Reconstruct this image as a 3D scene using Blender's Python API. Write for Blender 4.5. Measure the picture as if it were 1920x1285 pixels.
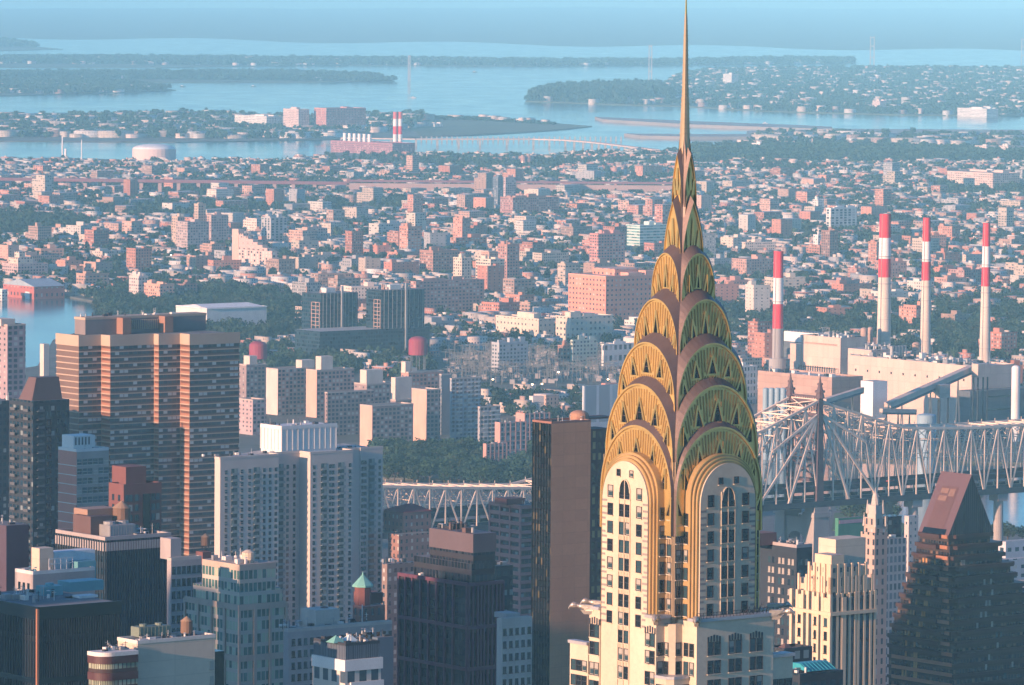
import bpy, math, random
import numpy as np
from mathutils import Vector

for o in list(bpy.data.objects): bpy.data.objects.remove(o)
C = bpy.context.scene.collection
sc = bpy.context.scene
R = math.radians
rnd = random.Random(7)
nr = np.random.default_rng(11)

# ------------------------------------------------------------------ camera
F = 10000.0                      # focal length in pixels of the 1920 wide photograph
EYE = 322.0
PITCH = math.atan((642.5 + 45) / F)
ROLL = R(0.45)
_fw = np.array([0, math.cos(PITCH), -math.sin(PITCH)])
_up0 = np.array([0, math.sin(PITCH), math.cos(PITCH)])
_rt0 = np.array([1.0, 0, 0])
_rt = _rt0 * math.cos(ROLL) + _up0 * math.sin(ROLL)
_up = _up0 * math.cos(ROLL) - _rt0 * math.sin(ROLL)
_eye = np.array([0, 0, EYE])
cam_d = bpy.data.cameras.new('camera'); cam = bpy.data.objects.new('camera', cam_d); C.objects.link(cam)
from mathutils import Matrix
cam.matrix_world = Matrix(((_rt[0], _up[0], -_fw[0], 0), (_rt[1], _up[1], -_fw[1], 0), (_rt[2], _up[2], -_fw[2], EYE), (0, 0, 0, 1)))
cam_d.sensor_width = 36; cam_d.lens = 36 * F / 1920
cam_d.clip_start = 1; cam_d.clip_end = 120000
sc.camera = cam

# ------------------------------------------------------------------ sky, sun, exposure
SUN_EL = 10.0
SUN_DIR = np.array([-0.750, -0.661])          # towards the sun, in plan (behind the camera, to the left)
w = bpy.data.worlds.new('World'); sc.world = w; w.use_nodes = True
nt = w.node_tree; bg = nt.nodes['Background']
sky = nt.nodes.new('ShaderNodeTexSky'); sky.sky_type = 'NISHITA'; sky.sun_disc = False
sky.sun_elevation = R(SUN_EL); sky.sun_rotation = math.atan2(SUN_DIR[0], SUN_DIR[1]); sky.altitude = 300
sky.air_density = 1.0; sky.dust_density = 0.6; sky.ozone_density = 4.0
tint = nt.nodes.new('ShaderNodeMix'); tint.data_type = 'RGBA'; tint.blend_type = 'MULTIPLY'; tint.inputs[0].default_value = 1
tint.inputs[7].default_value = (.72, .96, 1.13, 1)                       # cool evening sky
nt.links.new(sky.outputs[0], tint.inputs[6]); nt.links.new(tint.outputs[2], bg.inputs[0]); bg.inputs[1].default_value = 0.118
ld = bpy.data.lights.new('sun', 'SUN'); lo = bpy.data.objects.new('sun', ld); C.objects.link(lo)
ld.energy = 4.8; ld.angle = R(0.5); ld.color = (1.0, 0.57, 0.37)
sd = Vector((SUN_DIR[0] * math.cos(R(SUN_EL)), SUN_DIR[1] * math.cos(R(SUN_EL)), math.sin(R(SUN_EL))))
lo.rotation_euler = sd.to_track_quat('Z', 'Y').to_euler(); lo.location = (-900, -900, 600)
sc.view_settings.view_transform = 'Standard'; sc.view_settings.look = 'None'; sc.view_settings.gamma = 1
sc.view_settings.exposure = 0.96
sc.render.engine = 'CYCLES'
cy = sc.cycles
cy.max_bounces = 4; cy.diffuse_bounces = 2; cy.glossy_bounces = 2; cy.transmission_bounces = 2; cy.volume_bounces = 1; cy.transparent_max_bounces = 4
cy.use_denoising = True; cy.caustics_reflective = False; cy.caustics_refractive = False

# ------------------------------------------------------------------ photo pixel -> place
def ray(px, py): return _fw + _rt * ((px - 960) / F) + _up * ((642.5 - py) / F)
def at(px, py, Y):
    d = ray(px, py); return _eye + d * (Y / d[1])
def gnd(px, py, z=0.0):
    d = ray(px, py); return _eye + d * ((z - EYE) / d[2])
def gy(px, py): return gnd(px, py)[1]
def proj(p):
    v = np.asarray(p, float) - _eye; k = v @ _fw
    return 960 + F * (v @ _rt) / k, 642.5 - F * (v @ _up) / k
def along(p, d, px):             # how far to go from p along d until the picture column is px
    n = _rt - _fw * ((px - 960) / F); d3 = np.array([d[0], d[1], 0.0])
    return -((np.asarray(p) - _eye) @ n) / (d3 @ n)

# ------------------------------------------------------------------ materials
MATS = {}
def _pr(m): return m.node_tree.nodes['Principled BSDF']
def _new(name):
    m = bpy.data.materials.new(name); m.use_nodes = True; MATS[name] = m; return m, m.node_tree.nodes, m.node_tree.links
def _math(n, l, op, a, b=None, c=None):
    x = n.new('ShaderNodeMath'); x.operation = op
    for i, v in enumerate((a, b, c)):
        if v is None: continue
        if isinstance(v, (int, float)): x.inputs[i].default_value = v
        else: l.new(v, x.inputs[i])
    return x.outputs[0]
def _mix(n, l, f, a, b, mode='MIX'):
    x = n.new('ShaderNodeMix'); x.data_type = 'RGBA'; x.blend_type = mode
    for k, v in ((0, f), (6, a), (7, b)):
        if isinstance(v, (int, float)): x.inputs[k].default_value = v
        elif isinstance(v, tuple): x.inputs[k].default_value = (*v[:3], 1)
        else: l.new(v, x.inputs[k])
    return x.outputs[2]
def mk(name, col, rough=.8, metal=0., var=.25, scale=.25, attr=False, spec=.4):
    """Plain surface with an uneven, weathered colour."""
    if name in MATS: return MATS[name]
    m, n, l = _new(name); p = _pr(m)
    p.inputs['Roughness'].default_value = rough; p.inputs['Metallic'].default_value = metal
    p.inputs['Specular IOR Level'].default_value = spec
    tc = n.new('ShaderNodeTexCoord')
    mp = n.new('ShaderNodeMapping'); mp.inputs['Scale'].default_value = (1, 1, .35); l.new(tc.outputs['Object'], mp.inputs[0])
    no = n.new('ShaderNodeTexNoise'); no.inputs['Scale'].default_value = scale; no.inputs['Detail'].default_value = 5; l.new(mp.outputs[0], no.inputs[0])
    no2 = n.new('ShaderNodeTexNoise'); no2.inputs['Scale'].default_value = scale * 9; no2.inputs['Detail'].default_value = 3; l.new(tc.outputs['Object'], no2.inputs[0])
    f = _math(n, l, 'MULTIPLY_ADD', no.outputs[0], 2 * var, 1 - var)
    f2 = _math(n, l, 'MULTIPLY_ADD', no2.outputs[0], var, 1 - var / 2)
    k = _math(n, l, 'MULTIPLY', f, f2)
    cc = n.new('ShaderNodeCombineColor'); [l.new(k, cc.inputs[i]) for i in range(3)]
    if attr:
        a = n.new('ShaderNodeVertexColor'); a.layer_name = 'Col'; base = a.outputs[0]
    else: base = tuple(col)
    l.new(_mix(n, l, 1.0, base, cc.outputs[0], 'MULTIPLY'), p.inputs['Base Color'])
    return m
def facade(name, wall, pu=3.2, pv=3.0, ww=.5, wh=.5, glass=(.02, .035, .05), blind=(.45, .45, .42), share=.22, attr=False, rough=.85, v0=.3, line=None, lit=None):
    """Masonry or panel wall whose window grid follows UVs laid out in metres."""
    if name in MATS: return MATS[name]
    m, n, l = _new(name); p = _pr(m)
    uv = n.new('ShaderNodeUVMap'); s = n.new('ShaderNodeSeparateXYZ'); l.new(uv.outputs[0], s.inputs[0])
    u = _math(n, l, 'DIVIDE', s.outputs[0], pu); v = _math(n, l, 'DIVIDE', s.outputs[1], pv)
    fu = _math(n, l, 'FRACT', u); fv = _math(n, l, 'FRACT', v)
    a = _math(n, l, 'COMPARE', fu, .5, ww / 2); b = _math(n, l, 'COMPARE', fv, v0 + wh / 2, wh / 2)
    mask = _math(n, l, 'MULTIPLY', a, b)
    c = n.new('ShaderNodeCombineXYZ'); l.new(_math(n, l, 'FLOOR', u), c.inputs[0]); l.new(_math(n, l, 'FLOOR', v), c.inputs[1])
    wn = n.new('ShaderNodeTexWhiteNoise'); wn.noise_dimensions = '3D'; l.new(c.outputs[0], wn.inputs[0])
    oi = n.new('ShaderNodeObjectInfo'); l.new(oi.outputs['Random'], c.inputs[2])
    bl = _math(n, l, 'LESS_THAN', wn.outputs[0], share)
    tone = _math(n, l, 'MULTIPLY_ADD', wn.outputs[0], 1.4, .4)
    cg = n.new('ShaderNodeCombineColor'); [l.new(tone, cg.inputs[i]) for i in range(3)]
    g = _mix(n, l, 1.0, tuple(glass), cg.outputs[0], 'MULTIPLY')
    g = _mix(n, l, bl, g, tuple(blind))
    tc = n.new('ShaderNodeTexCoord'); no = n.new('ShaderNodeTexNoise'); no.inputs['Scale'].default_value = .12; no.inputs['Detail'].default_value = 6
    l.new(tc.outputs['Object'], no.inputs[0])
    k = _math(n, l, 'MULTIPLY_ADD', no.outputs[0], .5, .75)
    ck = n.new('ShaderNodeCombineColor'); [l.new(k, ck.inputs[i]) for i in range(3)]
    if attr:
        at_ = n.new('ShaderNodeVertexColor'); at_.layer_name = 'Col'; base = at_.outputs[0]
    else: base = tuple(wall)
    wl = _mix(n, l, 1.0, base, ck.outputs[0], 'MULTIPLY')
    if line:
        ln = _math(n, l, 'LESS_THAN', fv, line[1]); wl = _mix(n, l, ln, wl, tuple(line[0]))
    l.new(_mix(n, l, mask, wl, g), p.inputs['Base Color'])
    l.new(_math(n, l, 'MULTIPLY_ADD', mask, .15 - rough, rough), p.inputs['Roughness'])
    bp = n.new('ShaderNodeBump'); bp.inputs['Strength'].default_value = .6; bp.inputs['Distance'].default_value = .25; bp.invert = True
    l.new(mask, bp.inputs['Height']); l.new(bp.outputs[0], p.inputs['Normal'])
    return m
def panels(name, col, pw, ph, joint=.55, var=.10, rough=.85, gap=.012):
    """Wall of big panels: each a slightly different tone, thin darker joints, plus streaky weathering."""
    m = mk(name, col, rough, 0, .18, .1); n, l = m.node_tree.nodes, m.node_tree.links; p = _pr(m); src = p.inputs['Base Color'].links[0].from_socket
    uv = n.new('ShaderNodeUVMap'); br_ = n.new('ShaderNodeTexBrick'); br_.offset = 0; l.new(uv.outputs[0], br_.inputs['Vector'])
    br_.inputs['Scale'].default_value = 1; br_.inputs['Brick Width'].default_value = pw; br_.inputs['Row Height'].default_value = ph; br_.inputs['Mortar Size'].default_value = gap * pw
    for i, v in (('Color1', 1 + var), ('Color2', 1 - var), ('Mortar', joint)): br_.inputs[i].default_value = (v, v, v, 1)
    l.new(_mix(n, l, 1.0, src, br_.outputs[0], 'MULTIPLY'), p.inputs['Base Color']); return m
def water_mat():
    m, n, l = _new('water'); p = _pr(m)
    p.inputs['Base Color'].default_value = (.03, .07, .1, 1); p.inputs['Roughness'].default_value = .22; p.inputs['IOR'].default_value = 1.33
    tc = n.new('ShaderNodeTexCoord'); mp = n.new('ShaderNodeMapping'); mp.inputs['Scale'].default_value = (.012, .004, 1); l.new(tc.outputs['Object'], mp.inputs[0])
    no = n.new('ShaderNodeTexNoise'); no.inputs['Scale'].default_value = 1; no.inputs['Detail'].default_value = 6; l.new(mp.outputs[0], no.inputs[0])
    n2 = n.new('ShaderNodeTexNoise'); n2.inputs['Scale'].default_value = .15; n2.inputs['Detail'].default_value = 4; l.new(tc.outputs['Object'], n2.inputs[0])
    bp = n.new('ShaderNodeBump'); bp.inputs['Strength'].default_value = .15; bp.inputs['Distance'].default_value = .5; l.new(n2.outputs[0], bp.inputs['Height'])
    l.new(bp.outputs[0], p.inputs['Normal'])
    l.new(_math(n, l, 'MULTIPLY_ADD', no.outputs[0], .22, .0), p.inputs['Roughness'])
    return m

# ------------------------------------------------------------------ meshes and objects
class MB:
    """Collects faces (with UVs in metres, a colour and a material slot) for ONE mesh object."""
    def __init__(s): s.v = []; s.f = []; s.uv = []; s.mi = []; s.col = []
    def face(s, pts, mi=0, uv=None, col=(1, 1, 1)):
        i = len(s.v); s.v.extend([tuple(map(float, p)) for p in pts]); s.f.append(tuple(range(i, i + len(pts))))
        if uv is None:
            a = np.array(pts[0], float); b = np.array(pts[1], float); d = b - a; ln = np.linalg.norm(d) or 1; d = d / ln
            uv = [((np.array(p, float) - a) @ d, p[2] if abs(d[2]) < .9 else p[0]) for p in pts]
        s.uv.append(uv); s.mi.append(mi); s.col.append(col)
    def box(s, x0, x1, y0, y1, z0, z1, mi=0, top=None, bottom=True, col=(1, 1, 1)):
        s.prism([(x0, y0), (x1, y0), (x1, y1), (x0, y1)], z0, z1, mi, top, bottom, col)
    def prism(s, poly, z0, z1, mi=0, top=None, bottom=True, col=(1, 1, 1), inset=None):
        n = len(poly); up = inset or poly
        for i in range(n):
            (ax, ay), (bx, by) = poly[i], poly[(i + 1) % n]; (cx, cy), (dx, dy) = up[(i + 1) % n], up[i]
            L = math.hypot(bx - ax, by - ay)
            s.face([(ax, ay, z0), (bx, by, z0), (cx, cy, z1), (dx, dy, z1)], mi, [(0, z0), (L, z0), (L, z1), (0, z1)], col)
        s.face([(x, y, z1) for x, y in up], mi if top is None else top, [(x, y) for x, y in up], col)
        if bottom: s.face([(x, y, z0) for x, y in reversed(poly)], mi if top is None else top, [(x, y) for x, y in reversed(poly)], col)
    def cyl(s, x, y, z0, z1, r0, r1=None, n=16, mi=0, top=None, ph=0., cap=True):
        r1 = r0 if r1 is None else r1
        a = [(math.cos(2 * math.pi * k / n + ph), math.sin(2 * math.pi * k / n + ph)) for k in range(n)]
        p0 = [(x + r0 * c, y + r0 * d) for c, d in a]; p1 = [(x + r1 * c, y + r1 * d) for c, d in a]
        if r1 < 1e-4:
            for k in range(n): s.face([(*p0[k], z0), (*p0[(k + 1) % n], z0), (x, y, z1)], mi)
        elif cap: s.prism(p0, z0, z1, mi, top, True, inset=p1)
        else:
            for k in range(n): j = (k + 1) % n; s.face([(*p0[k], z0), (*p0[j], z0), (*p1[j], z1), (*p1[k], z1)], mi)
    def bar(s, a, b, w, h=None, mi=0):
        """Square bar from a to b."""
        h = w if h is None else h
        a = np.array(a, float); b = np.array(b, float); d = b - a; L = np.linalg.norm(d)
        if L < 1e-6: return
        d /= L; u = np.cross(d, (0, 0, 1.0)); 
        if np.linalg.norm(u) < .02: u = np.array([1.0, 0, 0])
        u /= np.linalg.norm(u); v = np.cross(u, d)
        o = [u * w / 2 + v * h / 2, -u * w / 2 + v * h / 2, -u * w / 2 - v * h / 2, u * w / 2 - v * h / 2]
        A = [a + q for q in o]; B = [b + q for q in o]
        for k in range(4): j = (k + 1) % 4; s.face([A[k], B[k], B[j], A[j]], mi)
        s.face(A, mi); s.face(B[::-1], mi)
    def dome(s, x, y, z, r, h, n=20, m=6, mi=0):
        for i in range(m):
            a0 = math.pi / 2 * i / m; a1 = math.pi / 2 * (i + 1) / m
            for k in range(n):
                t0 = 2 * math.pi * k / n; t1 = 2 * math.pi * (k + 1) / n
                q = lambda a, t: (x + r * math.cos(a) * math.cos(t), y + r * math.cos(a) * math.sin(t), z + h * math.sin(a))
                if i == m - 1: s.face([q(a0, t0), q(a0, t1), (x, y, z + h)], mi)
                else: s.face([q(a0, t0), q(a0, t1), q(a1, t1), q(a1, t0)], mi)
    def mesh(s, name, mats):
        m = bpy.data.meshes.new(name); m.from_pydata(s.v, [], s.f)
        for q in (mats if isinstance(mats, (list, tuple)) else [mats]): m.materials.append(q)
        m.polygons.foreach_set('material_index', s.mi)
        ul = m.uv_layers.new(name='UVMap'); ul.data.foreach_set('uv', [c for f in s.uv for p in f for c in p])
        ca = m.color_attributes.new('Col', 'FLOAT_COLOR', 'CORNER')
        ca.data.foreach_set('color', [c for f, q in zip(s.f, s.col) for _ in f for c in (*q[:3], 1.0)])
        m.update(); return m
    def build(s, name, mats, parent=None, loc=(0, 0, 0), rz=0.):
        o = bpy.data.objects.new(name, s.mesh(name, mats)); C.objects.link(o)
        o.parent = parent; o.location = loc; o.rotation_euler = (0, 0, rz); return o
def tag(o, label, cat, group=None, kind=None):
    if label: o['label'] = label
    if cat: o['category'] = cat
    if group: o['group'] = group
    if kind: o['kind'] = kind
    return o
def empty(name, loc, rz, label, cat, group=None):
    o = bpy.data.objects.new(name, None); C.objects.link(o); o.location = loc; o.rotation_euler = (0, 0, rz); o.empty_display_size = 5
    return tag(o, label, cat, group)
def copy_tree(o, loc, rz, sc_=1., label=None, group=None):
    r = o.copy(); C.objects.link(r); r.location = loc; r.rotation_euler = (0, 0, rz); r.scale = (sc_,) * 3 if isinstance(sc_, (int, float)) else sc_
    if label: r['label'] = label
    if group: r['group'] = group
    for ch in list(o.children):
        c = ch.copy(); C.objects.link(c); c.parent = r
        for g in list(ch.children): d = g.copy(); C.objects.link(d); d.parent = c
    return r
def big_mesh(name, V, Fq, cols, mats, mi=None, uv=None):
    """One object from numpy arrays of quads; cols is per face."""
    m = bpy.data.meshes.new(name); nv, nf = len(V), len(Fq); k = Fq.shape[1]
    m.vertices.add(nv); m.vertices.foreach_set('co', np.ascontiguousarray(V, np.float32).ravel())
    m.loops.add(nf * k); m.loops.foreach_set('vertex_index', np.ascontiguousarray(Fq, np.int32).ravel())
    m.polygons.add(nf); m.polygons.foreach_set('loop_start', np.arange(0, nf * k, k, dtype=np.int32)); m.polygons.foreach_set('loop_total', np.full(nf, k, np.int32))
    for q in (mats if isinstance(mats, (list, tuple)) else [mats]): m.materials.append(q)
    if mi is not None: m.polygons.foreach_set('material_index', np.asarray(mi, np.int32))
    if uv is not None: ul = m.uv_layers.new(name='UVMap'); ul.data.foreach_set('uv', np.ascontiguousarray(uv, np.float32).ravel())
    ca = m.color_attributes.new('Col', 'FLOAT_COLOR', 'CORNER')
    c4 = np.ones((nf, 4), np.float32); c4[:, :3] = cols; ca.data.foreach_set('color', np.repeat(c4, k, 0).ravel())
    m.update(); m.validate()
    o = bpy.data.objects.new(name, m); C.objects.link(o); return o

# footprints already taken, in grid coordinates, so scattered buildings keep clear
ROT = R(38.0)
DR = np.array([math.cos(ROT), math.sin(ROT)]); DL = np.array([-math.sin(ROT), math.cos(ROT)])
TAKEN = []
def take(p, x0, x1, y0, y1, rz=ROT, pad=2.):
    TAKEN.append((np.array(p[:2]), math.cos(rz), math.sin(rz), x0 - pad, x1 + pad, y0 - pad, y1 + pad))
def is_free(pts):
    for p, c, s, x0, x1, y0, y1 in TAKEN:
        d = pts - p; x = d[:, 0] * c + d[:, 1] * s; y = -d[:, 0] * s + d[:, 1] * c
        if np.any((x > x0) & (x < x1) & (y > y0) & (y < y1)): return False
    return True
LANDMARKS = []                                 # (px, py, phrase) for labels that place small things
class Bd:
    """A building whose near corner shows at column xC, with its left wall reaching xL and its right wall xR."""
    def __init__(b, name, label, cat, xL, xC, xR, yt, Y, rot=38., group=None, z0=0., mark=None, H=None):
        rz = R(rot); dr = np.array([math.cos(rz), math.sin(rz)]); dl = np.array([-math.sin(rz), math.cos(rz)])
        p = at(xC, yt, Y); b.H = p[2]; b.p = p; b.rz = rz
        b.wL = max(2., along(p, dl, xL)) if xL is not None else 14.; b.wR = max(2., along(p, dr, xR)) if xR is not None else 14.
        b.root = empty(name, (p[0], p[1], 0), rz, label, cat, group); b.nwin = 0; b.dr, b.dl = dr, dl
        take(p, 0, b.wR, 0, b.wL, rz)
        if mark: LANDMARKS.append(((xL or xC) / 2 + (xR or xC) / 2, yt + 20, mark))
    def u(b, px, y=0.): return along(np.array([*(b.p[:2] + b.dl * y), b.H]), b.dr, px)      # along the right wall
    def v(b, px, x=0.): return along(np.array([*(b.p[:2] + b.dr * x), b.H]), b.dl, px)      # along the left wall
    def z(b, px, py, x=0., y=0.):                                                        # height of a picture row at a local spot
        q = b.p[:2] + b.dr * x + b.dl * y; return at(px, py, q[1])[2]
    def part(b, name, mb, mats, parent=None, label=None):
        o = mb.build(name, mats, parent or b.root)
        if label: o['label'] = label
        return o
    def body(b, mats, name='wall', z0=0., z1=None, x0=0., x1=None, y0=0., y1=None):
        mb = MB(); mb.box(x0, b.wR if x1 is None else x1, y0, b.wL if y1 is None else y1, z0, b.H if z1 is None else z1, 0, 1); return b.part(name, mb, mats)
    def parapet(b, mat, t=.5, h=1.1, z=None, x0=0., x1=None, y0=0., y1=None, out=.0):
        z = b.H if z is None else z; x1 = b.wR if x1 is None else x1; y1 = b.wL if y1 is None else y1
        x0 -= out; y0 -= out; x1 += out; y1 += out
        m = MB(); m.box(x0, x1, y0, y0 + t, z, z + h); m.box(x0, x1, y1 - t, y1, z, z + h); m.box(x0, x0 + t, y0 + t, y1 - t, z, z + h); m.box(x1 - t, x1, y0 + t, y1 - t, z, z + h)
        return b.part('parapet', m, mat)
    def windows(b, face, us, zs, w_, h_, mats, base=0., off=0., limit=100, name='window', sill=None, ang=None):
        """Separate window parts (shared meshes); beyond the limit one part marked as stuff."""
        rest = MB(); mats = mats if isinstance(mats, (list, tuple)) else [mats]; allm = list(mats) + [sill or mats[0]]
        for z in zs:
            for u in us:
                k = rnd.randrange(len(mats)) if rnd.random() < .6 else 0
                if b.nwin < limit:
                    key = (round(w_, 3), round(h_, 3), mats[k].name, sill.name if sill else '')
                    if key not in WMESH:
                        m = MB(); m.box(-w_ / 2, w_ / 2, -.06, .1, -h_ / 2, h_ / 2, 0)
                        m.box(-w_ / 2, w_ / 2, -.1, -.06, -.06, .06, 1)
                        m.box(-w_ / 2 - .1, w_ / 2 + .1, -.18, .1, -h_ / 2 - .18, -h_ / 2 - .02, 1)
                        WMESH[key] = m.mesh('window', [mats[k], sill or mats[k]])
                    o = bpy.data.objects.new(name, WMESH[key]); C.objects.link(o); o.parent = b.root; b.nwin += 1
                    if face == 'R': o.location = (u, base - off, z)
                    else: o.location = (base - off, u, z); o.rotation_euler = (0, 0, -math.pi / 2)
                else:
                    a, c = (u - w_ / 2, u + w_ / 2)
                    if face == 'R': rest.box(a, c, base - off - .06, base - off + .1, z - h_ / 2, z + h_ / 2, k)
                    else: rest.box(base - off - .06, base - off + .1, a, c, z - h_ / 2, z + h_ / 2, k)
        if rest.f: o = b.part('window_rows', rest, allm); o['kind'] = 'stuff'
WMESH = {}
def many(b, name, boxes, mat, limit=100):
    """Equal small parts (balconies): one object each, beyond the limit one part marked as stuff."""
    rest = MB()
    for i, q in enumerate(boxes):
        if i < limit:
            d = tuple(round(v, 3) for v in (q[1] - q[0], q[3] - q[2], q[5] - q[4])); k = (name, mat.name, d)
            if k not in WMESH: m = MB(); m.box(0, d[0], 0, d[1], 0, .2); m.box(0, d[0], 0, .08, .2, d[2]) if d[0] > d[1] else m.box(0, .08, 0, d[1], .2, d[2]); WMESH[k] = m.mesh(name, mat)
            o = bpy.data.objects.new(name, WMESH[k]); C.objects.link(o); o.parent = b.root; o.location = (q[0], q[2], q[4])
        else: rest.box(q[0], q[1], q[2], q[3], q[4], q[4] + .2); rest.box(q[0], q[1], q[2], q[2] + .08, q[4] + .2, q[5])
    if rest.f: b.part(name + '_rows', rest, mat)['kind'] = 'stuff'
def tank(b, x, y, z, r=1.8, h=3.4, leg=2., mats=None):
    m = MB(); m.cyl(x, y, z + leg, z + leg + h, r, r * .96, 14, 0); m.cyl(x, y, z + leg + h, z + leg + h + r * .8, r * 1.08, 0, 14, 1)
    o = b.part('water_tank', m, [M_wood, M_tankroof]); g = MB()
    for a in range(4): c, s = math.cos(a * 1.571 + .78), math.sin(a * 1.571 + .78); g.bar((x + r * .7 * c, y + r * .7 * s, z), (x + r * .7 * c, y + r * .7 * s, z + leg), .22)
    b.part('tank_legs', g, M_dark, o); return o
def cooler(b, x0, x1, y0, y1, z, h, mat=None):
    m = MB(); m.box(x0, x1, y0, y1, z, z + h * .8); n = max(1, int((x1 - x0) / 3))
    for k in range(n):
        x = x0 + (x1 - x0) * (k + .5) / n; m.cyl(x, (y0 + y1) / 2, z + h * .8, z + h, min(x1 - x0, y1 - y0) * .3 / max(1, n * .6), n=12)
    for k in range(int((x1 - x0) / .9)): m.box(x0 + k * .9 + .2, x0 + k * .9 + .3, y0 - .08, y0, z, z + h * .75)
    return b.part('cooling_unit', m, mat or M_metal)
def clutter(b, x0, x1, y0, y1, z, n=6, s=1.6, mats=None):
    """Small roof vents, hatches, pipes and masts, each a part."""
    mats = mats or [M_metal, M_pale, M_dark]
    for k in range(int(n * 1.7)):
        m = MB(); x = rnd.uniform(x0, x1); y = rnd.uniform(y0, y1); t = rnd.random(); mt = rnd.choice(mats)
        if t < .45: a = s * rnd.uniform(.4, 1.2); c = s * rnd.uniform(.4, 1); m.box(x - a, x + a, y - c, y + c, z, z + s * rnd.uniform(.5, 1.3)); nm = 'roof_unit'
        elif t < .7: m.cyl(x, y, z, z + s * rnd.uniform(.8, 1.6), .35 * s, .3 * s, 10); m.cyl(x, y, z + s * 1.6, z + s * 1.75, .5 * s, .2 * s, 10); nm = 'roof_vent'
        else:
            h = s * rnd.uniform(1.6, 3.2); m.cyl(x, y, z, z + h, .09, .06, 6); m.bar((x - .5, y, z + h * .8), (x + .5, y, z + h * .8), .08); nm = 'mast'
        b.part(nm, m, mt)
def prim_mats():
    g = globals()
    g['M_wood'] = mk('tank_wood', (.16, .1, .07), .8); g['M_tankroof'] = mk('tank_roof', (.3, .2, .13), .8)
    g['M_dark'] = mk('dark_metal', (.03, .035, .045), .6); g['M_metal'] = mk('grey_metal', (.3, .31, .32), .5, .3); g['M_pale'] = mk('pale_paint', (.62, .6, .56), .7)
    g['M_roof'] = mk('roof_felt', (.16, .16, .165), .9, var=.4, scale=.1); g['M_roofpale'] = mk('roof_pale', (.34, .34, .34), .85, var=.35, scale=.12)
    g['M_glass'] = mk('window_glass', (.014, .02, .026), .08, 0, .4, .8, spec=.7); g['M_glass2'] = mk('window_glass_blue', (.03, .065, .08), .12, 0, .4, .6, spec=.7)
    g['M_blind'] = mk('window_blind', (.34, .32, .28), .5, 0, .3, .5); g['M_black'] = mk('black_panel', (.004, .006, .009), .25, 0, .3, spec=.5)
    g['M_stone'] = mk('limestone', (.46, .42, .37), .85); g['M_white'] = mk('white_panel', (.66, .65, .62), .75, var=.15)
prim_mats()
# ================================================================== the art deco tower
def steel_mat(name, col, rough, metal, var):
    m = mk(name, col, rough, metal, var, .5, spec=.5); n = m.node_tree.nodes; l = m.node_tree.links
    tc = n.new('ShaderNodeTexCoord'); no = n.new('ShaderNodeTexNoise'); no.inputs['Scale'].default_value = 1.3; no.inputs['Detail'].default_value = 4
    l.new(tc.outputs['Object'], no.inputs[0]); bp = n.new('ShaderNodeBump'); bp.inputs['Strength'].default_value = .25; bp.inputs['Distance'].default_value = .12
    l.new(no.outputs[0], bp.inputs['Height']); l.new(bp.outputs[0], _pr(m).inputs['Normal']); return m
M_steel = steel_mat('crown_steel', (.68, .475, .175), .33, .62, .32)
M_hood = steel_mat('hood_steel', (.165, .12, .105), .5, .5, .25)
M_seam_shade = steel_mat('seam_shade_steel', (.42, .26, .09), .4, .5, .3)  # seam colour darkened to stand in for the ribs' shadows
M_bronze2 = steel_mat('arch_bronze', (.46, .31, .145), .45, .3, .25)
M_trim = mk('bright_trim', (.62, .46, .18), .35, .8, .1, .5)
M_brick = mk('white_glazed_brick', (.52, .435, .325), .7, 0, .28, .16)
M_gbrick = mk('grey_ribbed_brick', (.30, .23, .15), .75, 0, .25, .3)
M_ledge = mk('ledge_metal', (.42, .42, .43), .5, .4, .2)
axis = at(1284, 262, 930.0)
deco = empty('art_deco_skyscraper', (axis[0], axis[1], 0), ROT, 'tall white brick skyscraper with stepped golden steel arch crown and needle spire', 'skyscraper')
LANDMARKS.append((1280, 700, 'the gold crowned spire tower'))
take(axis, -20, 20, -20, 20)
Xc, Yc = axis[0], axis[1]
def dz(px, py, d=10.): return at(px, py, Yc - d * .7)[2]       # height seen at a picture row, on a face d in front of the axis
def fp(k):                                                     # face k: lateral s, outward d, height z -> tower space
    return [lambda s, d, z: (s, -d, z), lambda s, d, z: (-d, -s, z), lambda s, d, z: (-s, d, z), lambda s, d, z: (d, s, z)][k]
FACES = (0, 1, 2, 3)
def outline(w, zt, h, leg=0., n=26, pointed=False):
    if pointed:
        a = [(-w * (1 - t ** 1.7), zt - h + h * t) for t in [i / (n // 2) for i in range(n // 2 + 1)]]
        o = a + [(-s, z) for s, z in a[-2::-1]]
    else: o = [(-w * math.cos(math.pi * i / n), zt - h + h * max(0., math.sin(math.pi * i / n)) ** .92) for i in range(n + 1)]
    if leg: o = [(-w, zt - h - leg)] + o + [(w, zt - h - leg)]
    return o
def strip(mb, P, a, da, b_, db, mi=0, flip=False):
    for i in range(len(a) - 1):
        q = [P(a[i][0], da, a[i][1]), P(a[i + 1][0], da, a[i + 1][1]), P(b_[i + 1][0], db, b_[i + 1][1]), P(b_[i][0], db, b_[i][1])]
        mb.face(q[::-1] if flip else q, mi)
TIERS = [  # d, w, top, arch height, leg, inner d of hood, rise of hood, pointed
    (10.1, 9.75, 244.3, 12.6, 6.0, 8.9, 1.5, 0), (9.45, 9.25, 251.5, 12.6, 4.0, 7.4, 1.7, 0), (7.95, 7.85, 258.7, 10.9, 4.0, 5.4, 2.0, 0),
    (5.95, 5.9, 266.2, 9.3, 4.0, 3.3, 2.1, 0), (3.85, 3.75, 274.1, 7.5, 3.0, 1.9, 1.9, 0), (2.35, 2.25, 283.0, 8.6, 2.0, 1.0, 1.8, 1), (1.45, 1.3, 291.3, 7.2, 2.0, .45, 1.6, 1)]
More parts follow.
